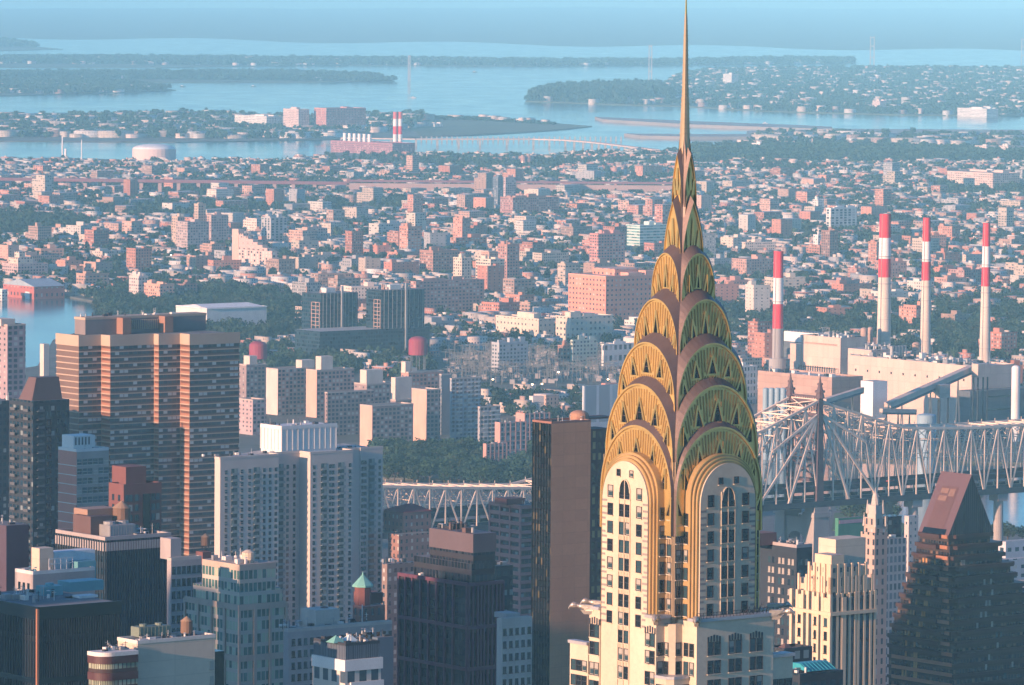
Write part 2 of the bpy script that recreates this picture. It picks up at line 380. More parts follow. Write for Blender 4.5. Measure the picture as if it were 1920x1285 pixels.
WINS = [  # lateral, base, apex, half width - all as shares of the tier's arch
    [(0, .50, .82, .13), (-.43, .42, .74, .105), (.43, .42, .74, .105), (-.74, .16, .44, .08), (.74, .16, .44, .08), (-.9, -.2, .06, .06), (.9, -.2, .06, .06)],
    [(0, .50, .81, .13), (-.44, .44, .73, .105), (.44, .44, .73, .105), (-.76, .18, .44, .08), (.76, .18, .44, .08)],
    [(0, .51, .81, .13), (-.44, .45, .73, .105), (.44, .45, .73, .105), (-.77, .2, .44, .08), (.77, .2, .44, .08)],
    [(0, .36, .78, .12), (-.43, .28, .64, .1), (.43, .28, .64, .1), (-.76, .02, .36, .08), (.76, .02, .36, .08)],
    [(0, .2, .74, .12), (-.45, .1, .5, .1), (.45, .1, .5, .1), (-.78, -.2, .2, .08), (.78, -.2, .2, .08)],
    [(0, .12, .66, .12), (-.42, 0, .42, .1), (.42, 0, .42, .1)],
    [(0, .12, .66, .14), (-.42, 0, .4, .1), (.42, 0, .4, .1)]]
for ti, (d, w_, zt, h, leg, di, rise, pt) in enumerate(TIERS):
    o1 = outline(w_, zt, h, leg, pointed=pt); o0 = [(s * .972, (z - (zt - h - leg)) * .98 + zt - h - leg) for s, z in o1]
    o2 = outline(w_ + .12, zt + rise, h + .4, leg + rise - .4, pointed=pt); oi = [(s * .97, z) for s, z in o1]
    mb = MB()
    for k in FACES:
        P = fp(k)
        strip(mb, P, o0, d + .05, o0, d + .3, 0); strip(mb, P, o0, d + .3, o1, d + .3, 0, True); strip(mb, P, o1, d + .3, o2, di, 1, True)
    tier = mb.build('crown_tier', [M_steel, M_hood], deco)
    for k in FACES:
        P = fp(k); pm = MB()
        c0 = (0, zt - h - leg)
        for i in range(len(o1) - 1): pm.face([P(*[(c0[0]), d, c0[1]]), P(o1[i + 1][0], d, o1[i + 1][1]), P(o1[i][0], d, o1[i][1])])
        # standing seams fan out from low on the centre line
        nrib = max(8, int(w_ * 3.1)); foc = zt - h - (1.6 if not pt else 4) * h
        def inside(s, z):
            if abs(s) > w_ * .95: return False
            if z < zt - h: return z > zt - h - leg
            if pt: return abs(s) < w_ * .95 * (1 - ((z - zt + h) / h) ** 1.7)
            return (s / w_) ** 2 + ((z - zt + h) / h) ** 2 < .9
        for i in range(nrib):
            s1 = w_ * .95 * (2 * (i + .5) / nrib - 1); ang = s1 / (h * 2.2)
            if k in (2, 3): break
            run = []; r = h * 1.0
            while r < h * 3:
                s, z = r * math.sin(ang), foc + r * math.cos(ang)
                if inside(s, z) and z > zt - h - leg + .2:
                    if not any(abs(s - ws * w_) < ww * w_ * 1.5 * (1 - (z - (zt - h + b0 * h)) / ((b1 - b0) * h)) + .1 and zt - h + b0 * h - .2 < z < zt - h + b1 * h for ws, b0, b1, ww in WINS[ti]): run.append((s, z))
                    else: run.append(None)
                r += h * .03
            seg = []
            for q in run + [None]:
                if q is None:
                    if len(seg) > 1: pm.bar(P(seg[0][0], d + .06, seg[0][1]), P(seg[-1][0], d + .06, seg[-1][1]), .13, .22, 1)
                    seg = []
                else: seg.append(q)
        pm.build('sunburst_panel', [M_steel, M_seam_shade], tier)
        if k in (2, 3): continue
        for ws, b0, b1, ww in WINS[ti]:
            s = ws * w_; zb, za = zt - h + b0 * h, zt - h + b1 * h; hw = ww * w_; tilt = ws * (za - zb) * .28
            wm = MB(); a, b_, c = (s - hw, zb), (s + hw, zb), (s + tilt, za)
            wm.face([P(a[0], d + .1, a[1]), P(b_[0], d + .1, b_[1]), P(c[0], d + .1, c[1])], 0)
            t = .09 if ti < 5 else .06
            for e in (a, b_): wm.bar(P(e[0], d + .22, e[1]), P(c[0], d + .22, c[1]), t if e is b_ else t * .6, .34, 1)
            if ti < 3:
                for q in (.33, .6): wm.bar(P(a[0] + (c[0] - a[0]) * q, d + .14, zb + (za - zb) * q), P(b_[0] + (c[0] - b_[0]) * q, d + .14, zb + (za - zb) * q), .07, .07, 2)
                wm.bar(P((a[0] + c[0]) / 2, d + .14, zb), P((a[0] + c[0]) / 2, d + .14, (zb + za) / 2), .07, .07, 2); wm.bar(P((b_[0] + c[0]) / 2, d + .14, zb), P((b_[0] + c[0]) / 2, d + .14, (zb + za) / 2), .07, .07, 2)
            wm.build('triangular_window', [M_black, M_trim, M_hood], tier)
# pointed leaves that run down the corners below the spire
mb = MB()
for k in range(4):
    P = fp(k)
    for z0, z1, z2, r, hw in ((274.5, 284, 288.5, 1.75, .8), (283.2, 290.5, 294.5, 1.1, .5)):
        f = lambda a, q, z: P(-q + a, q + .02 + abs(a) * -1, z)
        mb.face([P(-r * 1.08, r * 1.08, z0), P(-r + hw, r, z1), P(-r * .55, r * .55, z2)]); mb.face([P(-r * 1.08, r * 1.08, z0), P(-r * .55, r * .55, z2), P(-r, r - hw, z1)])
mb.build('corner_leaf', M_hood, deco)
# the needle
sp = MB(); lv = [(291.0, .86), (294.6, .66), (301.2, .50), (301.3, .46), (311.2, .29), (315.6, .17), (315.7, .15), (319.4, .06)]
for (z0, r0), (z1, r1) in zip(lv, lv[1:]):
    q0 = [(r0 * math.cos(a), r0 * math.sin(a)) for a in [math.pi / 4 + i * math.pi / 4 for i in range(8)]]; f0 = 1.3
    q0 = [(x * (f0 if i % 2 == 0 else 1.02), y * (f0 if i % 2 == 0 else 1.02)) for i, (x, y) in enumerate(q0)]
    q1 = [(x * r1 / r0, y * r1 / r0) for x, y in q0]; sp.prism(q0, z0, z1, 0 if z0 < 315 else 1, None, False, inset=q1)
for i in range(24):
    z = 294.8 + i * .85; r = np.interp(z, [a for a, _ in lv], [b for _, b in lv]) * 1.0; sp.box(-r - .03, r + .03, -r - .03, r + .03, z, z + .12)
sp.build('spire', [steel_mat('spire_steel', (.46, .35, .22), .4, .4, .2), M_trim], deco)
# ---- shaft: cross plan, white bays under metal arch bands, grey ribbed corners
Z61 = dz(1303, 1158, 14); ZSH = Z61 - 1
BD, BW = 12.7, 6.25
ztop_bay = dz(1172, 866, 12.7)
def extr(mb, P, out, d0, d1, mi=0, mf=None):
    n = len(out)
    for i in range(n - 1): mb.face([P(out[i][0], d1, out[i][1]), P(out[i + 1][0], d1, out[i + 1][1]), P(out[i + 1][0], d0, out[i + 1][1]), P(out[i][0], d0, out[i][1])], mi)
    c = (sum(q[0] for q in out) / n, out[0][1])
    for i in range(n - 1): mb.face([P(c[0], d1, c[1]), P(out[i + 1][0], d1, out[i + 1][1]), P(out[i][0], d1, out[i][1])], mi if mf is None else mf)
mb = MB(); mb.box(-9.7, 9.7, -9.7, 9.7, 150, 236)
for k in FACES:
    P = fp(k)
    for s in (-9.45, -9.0, -8.55, -8.1, 8.1, 8.55, 9.0, 9.45):
        x = [P(s - .09, 9.6, 0), P(s + .09, 9.85, 0)]; mb.box(min(x[0][0], x[1][0]), max(x[0][0], x[1][0]), min(x[0][1], x[1][1]), max(x[0][1], x[1][1]), ZSH - 3, 238.5)
mb.build('corner_shaft', M_gbrick, deco)
ZL = {0: ZSH - 6, 1: 130., 2: ZSH - 6, 3: ZSH - 6}
for k in FACES:
    P = fp(k)
    for j, (ww, dd, up) in enumerate(((6.75, 12.35, .55), (7.2, 11.95, 1.05), (7.6, 11.5, 1.55))):
        mb = MB(); extr(mb, P, outline(ww, ztop_bay + up, 7.6, ztop_bay + up - 7.6 - ZSH + 3, 30), 9.2, dd, 0, 0)
        o = outline(ww - .02, ztop_bay + up - .02, 7.6, ztop_bay + up - 7.6 - ZSH + 3, 30); o_ = [(s * .985, z - .12) for s, z in o]
        strip(mb, P, o_, dd + .1, o, dd + .1, 1, True); strip(mb, P, o, dd + .1, o, dd - .1, 1, True)
        mb.build('arch_band', [M_bronze2, M_steel], deco)
    mb = MB(); extr(mb, P, outline(BW, ztop_bay, 7.4, ztop_bay - 7.4 - ZL[k], 30), 9.0, BD)
    # shallow piers either side of the paired windows, ribs between rows, thin vertical joints
    for s in (-1.62, -.08, 1.46):
        a, c = P(s, BD - .1, 0), P(s + .16, BD + .16, 0); mb.box(min(a[0], c[0]), max(a[0], c[0]), min(a[1], c[1]), max(a[1], c[1]), ZL[k] + (0 if k == 1 else 5), ztop_bay - 4.9)
    if k < 2:                                                    # grey brick courses at the edges of the bay
        cb = mb; z_ = (dz(1170, 958.8, 12.7) if k == 1 else dz(1362, 855 + 345 / 2.9875, 12.7)) + 1.75
        for i in range(7):
            for s0, s1 in ((-BW + .03, -4.9 - .4 * (i % 2)), (4.9 + .4 * (i % 2), BW - .03)):
                for q in (0, -1.15, -2.3):
                    a, c = P(s0, BD - .05, 0), P(s1, BD + .03, 0); cb.box(min(a[0], c[0]), max(a[0], c[0]), min(a[1], c[1]), max(a[1], c[1]), z_ - i * 3.145 + q - .5, z_ - i * 3.145 + q - .12, 1)
    mb.build('white_bay', [M_brick, mk('grey_course_brick', (.25, .22, .2), .8, 0, .2, .3)], deco)
wmesh = {}
def dwin(k, s, d, z, w_, h_, arch=False, side=0, blind=None):
    """One window on face k, or on the side of a projecting bay (side = -1 or +1)."""
    t = rnd.random(); g = M_glass if t < .45 else (M_glass2 if t < .7 else M_blind)
    key = (w_, h_, arch, g.name)
    if key not in wmesh:
        m = MB(); f = .11
        m.box(-w_ / 2, w_ / 2, -.02, .25, -h_ / 2, h_ / 2, 0)
        if g is M_blind: m.box(-w_ / 2 + f, w_ / 2 - f, -.05, -.02, -h_ / 2 + f, -h_ / 2 + h_ * .45, 2)
        if arch:
            for i in range(10):
                a0, a1 = math.pi * i / 10, math.pi * (i + 1) / 10; m.face([(0, -.02, h_ / 2), (w_ / 2 * math.cos(a1), -.02, h_ / 2 + w_ * .8 * math.sin(a1)), (w_ / 2 * math.cos(a0), -.02, h_ / 2 + w_ * .8 * math.sin(a0))][::-1], 0)
                m.bar((w_ / 2 * math.cos(a0), -.1, h_ / 2 + w_ * .8 * math.sin(a0)), (w_ / 2 * math.cos(a1), -.1, h_ / 2 + w_ * .8 * math.sin(a1)), .2, .2, 3)
            m.box(-.07, .07, -.16, 0, -h_ / 2, h_ / 2 + w_ * .78, 3)
        for a, b_, c, e in ((-w_ / 2 - f, -w_ / 2, -h_ / 2, h_ / 2), (w_ / 2, w_ / 2 + f, -h_ / 2, h_ / 2), (-w_ / 2 - f, w_ / 2 + f, -h_ / 2 - .12, -h_ / 2)): m.box(a, b_, -.12, .25, c, e, 1)
        if not arch: m.box(-w_ / 2 - f, w_ / 2 + f, -.12, .25, h_ / 2, h_ / 2 + f, 1)
        m.box(-w_ / 2, w_ / 2, -.06, 0, -.05, .05, 1)
        m.box(-w_ / 2 - .2, w_ / 2 + .2, -.26, .2, -h_ / 2 - .26, -h_ / 2 - .13, 3)
        wmesh[key] = m.mesh('window', [g, M_dark, M_glass2, M_brick])
    o = bpy.data.objects.new('window', wmesh[key]); C.objects.link(o); o.parent = deco
    P = fp(k); o.location = P(s, d, z); o.rotation_euler = (0, 0, [0, -math.pi / 2, math.pi, math.pi / 2][k] + side * math.pi / 2)
ROWP = 3.145
for k in (0, 1):
    zr0 = dz(1170, 958.8, 12.7) if k == 1 else dz(1362, 855 + 345 / 2.9875, 12.7)
    for i in range(-1, 10):
        z = zr0 - i * ROWP
        if k == 0 and z < Z61 + 1: break
        if i <= 6 or k == 0 and i < 9:
            for s in (-3.95, 3.95): dwin(k, s, BD, z, 1.25, 1.9)
        if i >= 0:
            for s in (-.82, .82): dwin(k, s, BD, z, 1.1, 2.0)
        if i >= 0 and z > Z61 + .5:
            for s in (-8.78, 8.78) if k == 0 else (8.78,): dwin(k, s, 9.86, z, .95, 1.8)
            dwin(k, 7.6 if k == 1 else -7.6, 10.55, z, .9, 1.9, side=(1 if k == 1 else -1))
    dwin(k, 0, BD, zr0 + ROWP - .5, 2.9, 1.0, True)
    for s in (-1.75, 1.75): dwin(k, s, BD, zr0 + 2 * ROWP + .25, .85, 1.0)
    sm = MB(); P = fp(k)                                        # fluted spandrels between paired windows
    for i in range(0, 9 if k == 1 else 6):
        for s0 in (-.82, .82):
            for q in (-.4, 0, .4):
                a, c = P(s0 + q - .1, BD - .05, 0), P(s0 + q + .1, BD + .1, 0); z = zr0 - i * ROWP - 1.0
                sm.box(min(a[0], c[0]), max(a[0], c[0]), min(a[1], c[1]), max(a[1], c[1]), z - 1.0, z - .1)
    sm.build('fluted_spandrel', M_brick, deco)
# ---- wings below the sixty-first floor
wg = MB()
LW, LD, RW, RD = 9.2, 13.0, 8.7, 15.0
wg.box(-LD, -3, BW + .01, LW, 120, Z61 + .3); wg.box(-LD, -3, -LW, -BW - .01, 120, Z61 + .3)
wg.box(-RW, RW, -RD, -3, 120, Z61); wg.box(3, RD, -8, 8, 120, Z61); wg.box(-8, 8, 3, LD, 120, Z61 - .1)
wg.prism([(-11.1, -9.0), (-11.1, -10.2), (-10.2, -11.1), (-8.5, -11.1), (-8.5, -5), (-5, -5), (-9, -5)][:5] + [(-9.3, -5)], 120, Z61 - .6)
zlow = dz(1085, 1222, 13); wg.box(-13.2, -2, 9.25, 14.3, 120, zlow); zlr = dz(1465, 1238, 13); wg.box(2, 13.6, -14.6, -2, 120, zlr)
wg.build('wing', M_brick, deco)
lg = MB()
for x0, x1, y0, y1, z in ((-RW - .3, RW + .3, -RD - .3, -12.8, Z61 + .02), (-LD - .3, -10, -LW - .3, -BW - .05, Z61 + .32), (-LD - .3, -10, BW + .05, LW + .3, Z61 + .32), (-13.5, -12.0, 9.3, 14.6, zlow + .02), (8.8, 13.9, -14.9, -12, zlr + .02)):
    lg = MB(); lg.box(x0, x1, y0, y1, z, z + .55); lg.build('ledge', M_ledge, deco)
zb = dz(1262, 1256, 12); lg = MB(); lg.prism([(-13.35, -9.25), (-13.35, -12.3), (-12.3, -13.35), (-9.0, -13.35), (-9.0, -11.1), (-11.1, -9.25)], zb - .5, zb)
lg.build('ledge', M_ledge, deco)
bl = MB(); bl.prism([(-13.1, -9.25), (-13.1, -12.1), (-12.1, -13.1), (-8.75, -13.1), (-8.75, -11.0), (-11.0, -9.25)], 120, zb - .52); bl.build('corner_balcony', M_brick, deco)
rl = MB()
for i in range(24):
    x = -RW + i * (2 * RW / 23); rl.bar((x, -RD + .1, Z61 + .55), (x, -RD + .1, Z61 + 1.5), .07)
for q in (1.0, 1.5): rl.bar((-RW, -RD + .1, Z61 + q), (RW, -RD + .1, Z61 + q), .07)
for i in range(9): rl.bar((3 + i * .6, -14 + rnd.uniform(0, .6), Z61 + .5), (3.6 + i * .6, -14 + rnd.uniform(0, .6), Z61 + rnd.uniform(1.2, 2.4)), .12)
rl.build('terrace_railing', M_dark, deco)
slit = MB()
def pair(k, s, d, zrows, ztop, cols=(-.8, .8)):
    for z in zrows:
        for c in cols: dwin(k, s + c, d, z, 1.15, 2.1)
    P = fp(k)
    for q in (-1.3, -.65, 0, .65, 1.3):
        a, c = P(s + q - .2, d - .1, 0), P(s + q + .2, d + .05, 0); slit.box(min(a[0], c[0]), max(a[0], c[0]), min(a[1], c[1]), max(a[1], c[1]), ztop - .7 - abs(q) * .15, ztop + .5 - abs(q) * .25)
zr = [dz(1340, 855 + y / 2.9875, 15) for y in (1062, 1165, 1272)]; zr += [zr[-1] - 3.2 * i for i in (1, 2)]
for px in (1338, 1377.5, 1417): pair(0, along(np.array([*(axis[:2] + np.array([math.sin(ROT), -math.cos(ROT)]) * RD), 200]), DR, px), RD, zr, dz(1340, 1190, 15))
zl = [dz(1124, 855 + y / 2.9875, 13) for y in (1008, 1105, 1222)]; zl += [zl[-1] - 3.2 * i for i in (1, 2)]
for s in (-7.7, 7.6): pair(1, s, LD, zl, dz(1124, 855 + 945 / 2.9875, 13), (-.62, .62))
slit.build('window_slots', M_dark, deco)
zf = [dz(1095, 855 + y / 2.9875, 13) for y in (1215, 1300)]
for z in zf:
    for s in (-10.2, -11.7, -13.2): dwin(1, s, 13.2, z, 1.2, 1.7)
    for s in (9.6, 11.2, 12.7): dwin(0, s, 14.6, z - 2.3, 1.2, 1.7)
for z in (dz(1260, 1208, 11), dz(1260, 1243, 11)):
    dwin(1, 9.75, 11.1, z, .8, 2.1); dwin(0, -9.6, 11.1, z, 1.0, 2.1); dwin(0, -RW, 12.2, z, 1.0, 2.1, side=-1); dwin(0, -RW, 13.7, z, 1.0, 2.1, side=-1); dwin(1, LW, 12.1, z, 1.1, 2.1, side=1)
for z in (dz(1260, 1283, 12),):
    dwin(1, 10.2, 13.1, z, 1.2, 1.8); dwin(1, 11.5, 13.1, z, .9, 1.8); dwin(0, -11.2, 13.1, z, 1.2, 1.8); dwin(0, -9.6, 13.1, z, 1.2, 1.8)
# ---- steel eagles looking out from the wing corners
def eagle_mesh():
    m = MB(); secs = [(-.5, .9, .75, -.15), (.6, .95, .8, 0), (1.8, .76, .72, .15), (2.7, .5, .5, .3), (3.2, .44, .46, .42), (3.7, .62, .66, .55), (4.2, .66, .7, .58), (4.6, .5, .5, .48), (4.95, .3, .34, .25), (5.3, .07, .1, -.15)]
    N = 12; ring = [[(x, w_ * math.cos(2 * math.pi * i / N), z + h * math.sin(2 * math.pi * i / N)) for i in range(N)] for x, w_, h, z in secs]
    for a, b_ in zip(ring, ring[1:]):
        for i in range(N): j = (i + 1) % N; m.face([a[i], a[j], b_[j], b_[i]])
    m.face(ring[-1])
    for s in (-1, 1):                                          # folded wings, swept along the flanks
        for f in range(5):
            y = s * (.85 + .05 * f); z0 = .5 - f * .26; m.bar((-.6, y, z0), (2.6 - f * .35, s * .7, z0 + .18 - f * .06), .14, .24)
        m.cyl(4.15, s * .52, .45, .62, .11, .04, 8)            # eye
        m.bar((3.7, s * .5, .72), (4.6, s * .34, .62), .12, .14)   # brow
    m.bar((4.7, 0, .3), (5.25, 0, -.12), .2, .22); m.bar((5.18, 0, -.05), (5.2, 0, -.42), .14, .14)    # hooked beak
    m.prism([(-.5, -.6), (1.6, -.45), (1.6, .45), (-.5, .6)], -1.5, -.5, inset=[(-.5, -.75), (2.5, -.5), (2.5, .5), (-.5, .75)])
    return m.mesh('eagle_gargoyle', M_eagle)
M_eagle = mk('eagle_steel', (.44, .39, .33), .38, .6, .2, 1.)
em = eagle_mesh()
for x, y, a in ((-LD, LW, 135), (-LD, -LW, 225), (-RW, -RD, 225), (RW, -RD, 315), (RD - .4, -7.6, 315), (-7.6, LD - .3, 135)):
    o = bpy.data.objects.new('eagle_gargoyle', em); C.objects.link(o); o.parent = deco; o.location = (x - .3 * math.cos(R(a)), y - .3 * math.sin(R(a)), Z61 + .5); o.rotation_euler = (0, 0, R(a)); o.scale = (.76, .76, .76)
# ================================================================== water, land, far shores
M_water = water_mat()
def ground_mat():
    m, n, l = _new('city_ground'); p = _pr(m); p.inputs['Roughness'].default_value = .95
    tc = n.new('ShaderNodeTexCoord'); no = n.new('ShaderNodeTexNoise'); no.inputs['Scale'].default_value = .012; no.inputs['Detail'].default_value = 8; l.new(tc.outputs['Object'], no.inputs[0])
    n2 = n.new('ShaderNodeTexNoise'); n2.inputs['Scale'].default_value = .08; n2.inputs['Detail'].default_value = 4; l.new(tc.outputs['Object'], n2.inputs[0])
    cr = n.new('ShaderNodeValToRGB'); e = cr.color_ramp; e.elements[0].position = .35; e.elements[0].color = (.035, .05, .03, 1); e.elements[1].position = .62; e.elements[1].color = (.13, .125, .12, 1)
    l.new(_math(n, l, 'MULTIPLY_ADD', n2.outputs[0], .4, _math(n, l, 'MULTIPLY', no.outputs[0], .6)), cr.inputs[0]); l.new(cr.outputs[0], p.inputs['Base Color']); return m
M_ground = ground_mat()
M_marsh = mk('marsh_grass', (.10, .12, .065), .95, 0, .4, .01)
M_tarmac = mk('runway_tarmac', (.26, .23, .22), .9, 0, .3, .01)
M_lawn = mk('lawn', (.06, .11, .04), .95, 0, .3, .05)
M_shore = mk('shore_land', (.07, .09, .06), .95, 0, .5, .004)
M_road = mk('asphalt_road', (.09, .09, .095), .9, 0, .2, .1)
wm = MB(); wm.face([(-7500, -250, 0), (7500, -250, 0), (7500, 50500, 0), (-7500, 50500, 0)]); tag(wm.build('water', M_water), 'pale blue river and sound stretching to the hazy far shore', 'water', kind='structure')
def land(name, pts, mat, label, z=1.5, kind='structure', cat='land'):
    poly = [tuple(gnd(x, y, 0)[:2]) for x, y in pts]
    a = sum(poly[i][0] * poly[(i + 1) % len(poly)][1] - poly[(i + 1) % len(poly)][0] * poly[i][1] for i in range(len(poly)))
    if a < 0: poly.reverse()
    m = MB(); m.prism(poly, -.5, z, 0, None, False); return tag(m.build(name, mat), label, cat, kind=kind)
QUEENS = [(-450, 306), (0, 300), (110, 297), (240, 302), (330, 305), (420, 301), (530, 304), (600, 293), (640, 283), (780, 292), (900, 300), (1000, 297), (1080, 292), (1150, 287), (1200, 290), (1270, 283), (1300, 279), (2370, 279), (2370, 880), (1420, 862), (1000, 905), (720, 900), (400, 870), (-450, 850), (-450, 760), (70, 690), (100, 640), (190, 612), (180, 568), (120, 557), (0, 555), (-450, 554)]
land('land', QUEENS, M_ground, 'low wooded city land across the river', 1.5)
HUNTS = [(-450, 223), (0, 222), (120, 218), (380, 216), (530, 222), (690, 218), (820, 218), (900, 222), (1000, 229), (1110, 238), (1060, 244), (990, 249), (880, 255), (780, 259), (610, 263), (330, 268), (0, 266), (-450, 268)]
land('land', HUNTS, M_ground, 'flat shore with pale warehouses behind the narrow water', 1.5)
land('land', [(800, 222), (900, 223), (1000, 230), (1105, 238.5), (1050, 244), (990, 248), (880, 254), (790, 257), (760, 240)], M_marsh, 'green marshy point reaching into the pale water', 1.9)
land('runway', [(1115, 224), (1290, 232), (1500, 240), (1560, 243), (1560, 248), (1290, 238.5), (1130, 229)], M_tarmac, 'long pinkish runway strip on piers in the water', 6)
land('runway', [(1170, 256), (1290, 257), (1430, 257), (1430, 262), (1290, 262), (1200, 260)], M_tarmac, 'short pinkish runway strip nearer the shore', 6)
land('land', [(1400, 247), (1560, 243), (1900, 245), (2370, 246), (2370, 281), (1310, 281), (1400, 262)], M_tarmac, 'flat grey airport land beside the water', 1.7)
COLLEGE = [(1230, 168), (1290, 137), (1450, 131), (1700, 129), (1920, 125), (2370, 124), (2370, 221), (1700, 217), (1560, 213), (1420, 209), (1290, 201), (1150, 197), (985, 191), (990, 186), (1060, 176)]
land('land', COLLEGE, M_shore, 'wooded point with scattered houses across the bay', 2)
ISLA = [(-450, 158), (0, 154), (130, 154), (240, 159), (330, 170), (220, 175), (0, 181), (-450, 184)]
land('land', ISLA, M_shore, 'low island with trees and pale houses, left', 2)
ISLB = [(-450, 142), (300, 139), (560, 139), (690, 144), (740, 153), (600, 156), (300, 156), (-450, 150)]
land('land', ISLB, M_shore, 'dark wooded neck tapering into the water', 2)
ISLC = [(-450, 112), (200, 109), (640, 112), (1000, 115), (1290, 116), (1600, 108), (1600, 120), (1290, 123), (1000, 125), (640, 123), (300, 128), (-450, 127)]
land('land', ISLC, M_shore, 'long far wooded shore across the sound', 2)
ISLD = [(-450, 78), (0, 80), (60, 88), (118, 93), (20, 96), (-450, 97)]
land('land', ISLD, M_shore, 'far left headland in the haze', 2)
land('land', [(-450, 858), (300, 880), (700, 905), (1000, 935), (1420, 955), (1500, 945), (1560, 962), (1640, 966), (1700, 1003), (2370, 1012), (2370, 4600), (-450, 4600)], M_road, 'dark street level of the near city', 1.6)
land('lawn', [(1565, 968), (1640, 966), (1700, 990), (1690, 1010), (1560, 1000)], M_lawn, 'green sports field below the bridge', 2.0)
# far ridge: gentle hills along the horizon
hm = MB(); N = 120; rows = [(70, 2), (58, 12), (44, 22), (30, 25), (20.5, 26)]
def ridge(px): return 1 + .18 * math.sin(px * .006 + 1) + .1 * math.sin(px * .019) + .06 * math.sin(px * .05 + 2)
grid = []
for r, (py, z) in enumerate(rows):
    line = []
    for i in range(N + 1):
        px = -500 + 2920 * i / N; yy = py + (26 * (px / 1920) if r < 2 else 0) + (3 * math.sin(px * .013) if r == 0 else 0)
        p = gnd(px, yy); f = 1.0 if px > 500 else .55 + .45 * max(0, px) / 500
        line.append((p[0], p[1], z * ridge(px) * f * 1.0 if r else 0))
    grid.append(line)
for a, b_ in zip(grid, grid[1:]):
    for i in range(N): hm.face([a[i], a[i + 1], b_[i + 1], b_[i]])
tag(hm.build('hills', M_shore), 'blue hazy hills along the horizon', 'hills', kind='structure')
# ------------------------------------------------------------------ scattered trees and houses
def inpoly(px, py, poly):
    c = np.zeros(len(px), bool); j = len(poly) - 1
    for i in range(len(poly)):
        xi, yi = poly[i]; xj, yj = poly[j]
        t = ((yi > py) != (yj > py)) & (px < (xj - xi) * (py - yi) / ((yj - yi) if yj != yi else 1e-9) + xi); c ^= t; j = i
    return c
def projv(P):
    v = P - _eye; k = v @ _fw; return 960 + F * (v @ _rt) / k, 642.5 - F * (v @ _up) / k
def leaf_mat(name, attr=True):
    m, n, l = _new(name); p = _pr(m); p.inputs['Roughness'].default_value = .75; p.inputs['Specular IOR Level'].default_value = .2
    a = n.new('ShaderNodeVertexColor'); a.layer_name = 'Col'; oi = n.new('ShaderNodeObjectInfo')
    h = n.new('ShaderNodeHueSaturation'); l.new(a.outputs[0], h.inputs['Color']); l.new(_math(n, l, 'MULTIPLY_ADD', oi.outputs['Random'], .06, .47), h.inputs['Hue']); l.new(_math(n, l, 'MULTIPLY_ADD', oi.outputs['Random'], .5, .75), h.inputs['Value'])
    l.new(h.outputs[0], p.inputs['Base Color'])
    if True:
        tr = n.new('ShaderNodeBsdfTranslucent'); l.new(h.outputs[0], tr.inputs[0]); ad = n.new('ShaderNodeMixShader'); ad.inputs[0].default_value = .25
        out = [q for q in n if q.type == 'OUTPUT_MATERIAL'][0]; l.new(p.outputs[0], ad.inputs[1]); l.new(tr.outputs[0], ad.inputs[2]); l.new(ad.outputs[0], out.inputs[0])
    return m
M_leaf = leaf_mat('leaves'); M_bark = mk('bark', (.09, .07, .05), .9)
def crown_pts(n, lobes, rng):
    """Leaf-clump centres through a crown of unit radius and unit height, denser near the lobes' surfaces."""
    c = rng.normal(size=(lobes, 3)); c /= np.linalg.norm(c, axis=1)[:, None]; c *= rng.uniform(.25, .55, (lobes, 1)); c[:, 2] *= .8
    k = rng.integers(0, lobes, n); d = rng.normal(size=(n, 3)); d /= np.linalg.norm(d, axis=1)[:, None]
    r = rng.uniform(.35, .62, lobes)[k] * rng.uniform(.55, 1.05, n) ** .5
    return c[k] + d * r[:, None], d
def tree_blob(n, lobes, size, rng):
    p, d = crown_pts(n, lobes, rng); a = rng.normal(size=(n, 3)) + d * 1.2; a /= np.linalg.norm(a, axis=1)[:, None]
    t = np.cross(a, rng.normal(size=(n, 3))); t /= np.linalg.norm(t, axis=1)[:, None]; b_ = np.cross(a, t); s = size * rng.uniform(.6, 1.3, (n, 1))
    V = np.stack([p - t * s - b_ * s * .7, p + t * s - b_ * s * .7, p + t * s * .8 + b_ * s, p - t * s * .8 + b_ * s], 1)
    return V, rng.uniform(.7, 1.3, n)
TB_FAR = [tree_blob(34, 4, .30, nr) for _ in range(8)]
TB_MID = [tree_blob(110, 7, .17, nr) for _ in range(8)]
LEAFC = np.array([(.028, .062, .034), (.036, .07, .036), (.024, .055, .036), (.042, .07, .038), (.03, .05, .03)])
def tree_mass(name, pos, rad, hgt, label, blobs, cat='trees'):
    """Many far trees nobody could count, as one object."""
    Vs, Cs = [], []; kind = nr.integers(0, len(blobs), len(pos)); col = LEAFC[nr.integers(0, len(LEAFC), len(pos))] * nr.uniform(.75, 1.3, (len(pos), 1)); ang = nr.uniform(0, 6.28, len(pos))
    for k, (V, sh) in enumerate(blobs):
        i = np.where(kind == k)[0]
        if not len(i): continue
        c, s = np.cos(ang[i])[:, None, None], np.sin(ang[i])[:, None, None]
        x = V[None, :, :, 0] * c - V[None, :, :, 1] * s; y = V[None, :, :, 0] * s + V[None, :, :, 1] * c; z = np.broadcast_to(V[None, :, :, 2], x.shape)
        r = rad[i][:, None, None]; h = hgt[i][:, None, None]
        W = np.stack([x * r + pos[i, 0][:, None, None], y * r + pos[i, 1][:, None, None], np.maximum((z * .62 + .55) * h, .05 * h) + pos[i, 2][:, None, None]], -1)
        Vs.append(W.reshape(-1, 3)); Cs.append((col[i][:, None, :] * sh[None, :, None]).reshape(-1, 3))
    V = np.concatenate(Vs); Cc = np.concatenate(Cs); o = big_mesh(name, V, np.arange(len(V)).reshape(-1, 4), Cc, M_leaf)
    return tag(o, label, cat, kind='stuff')
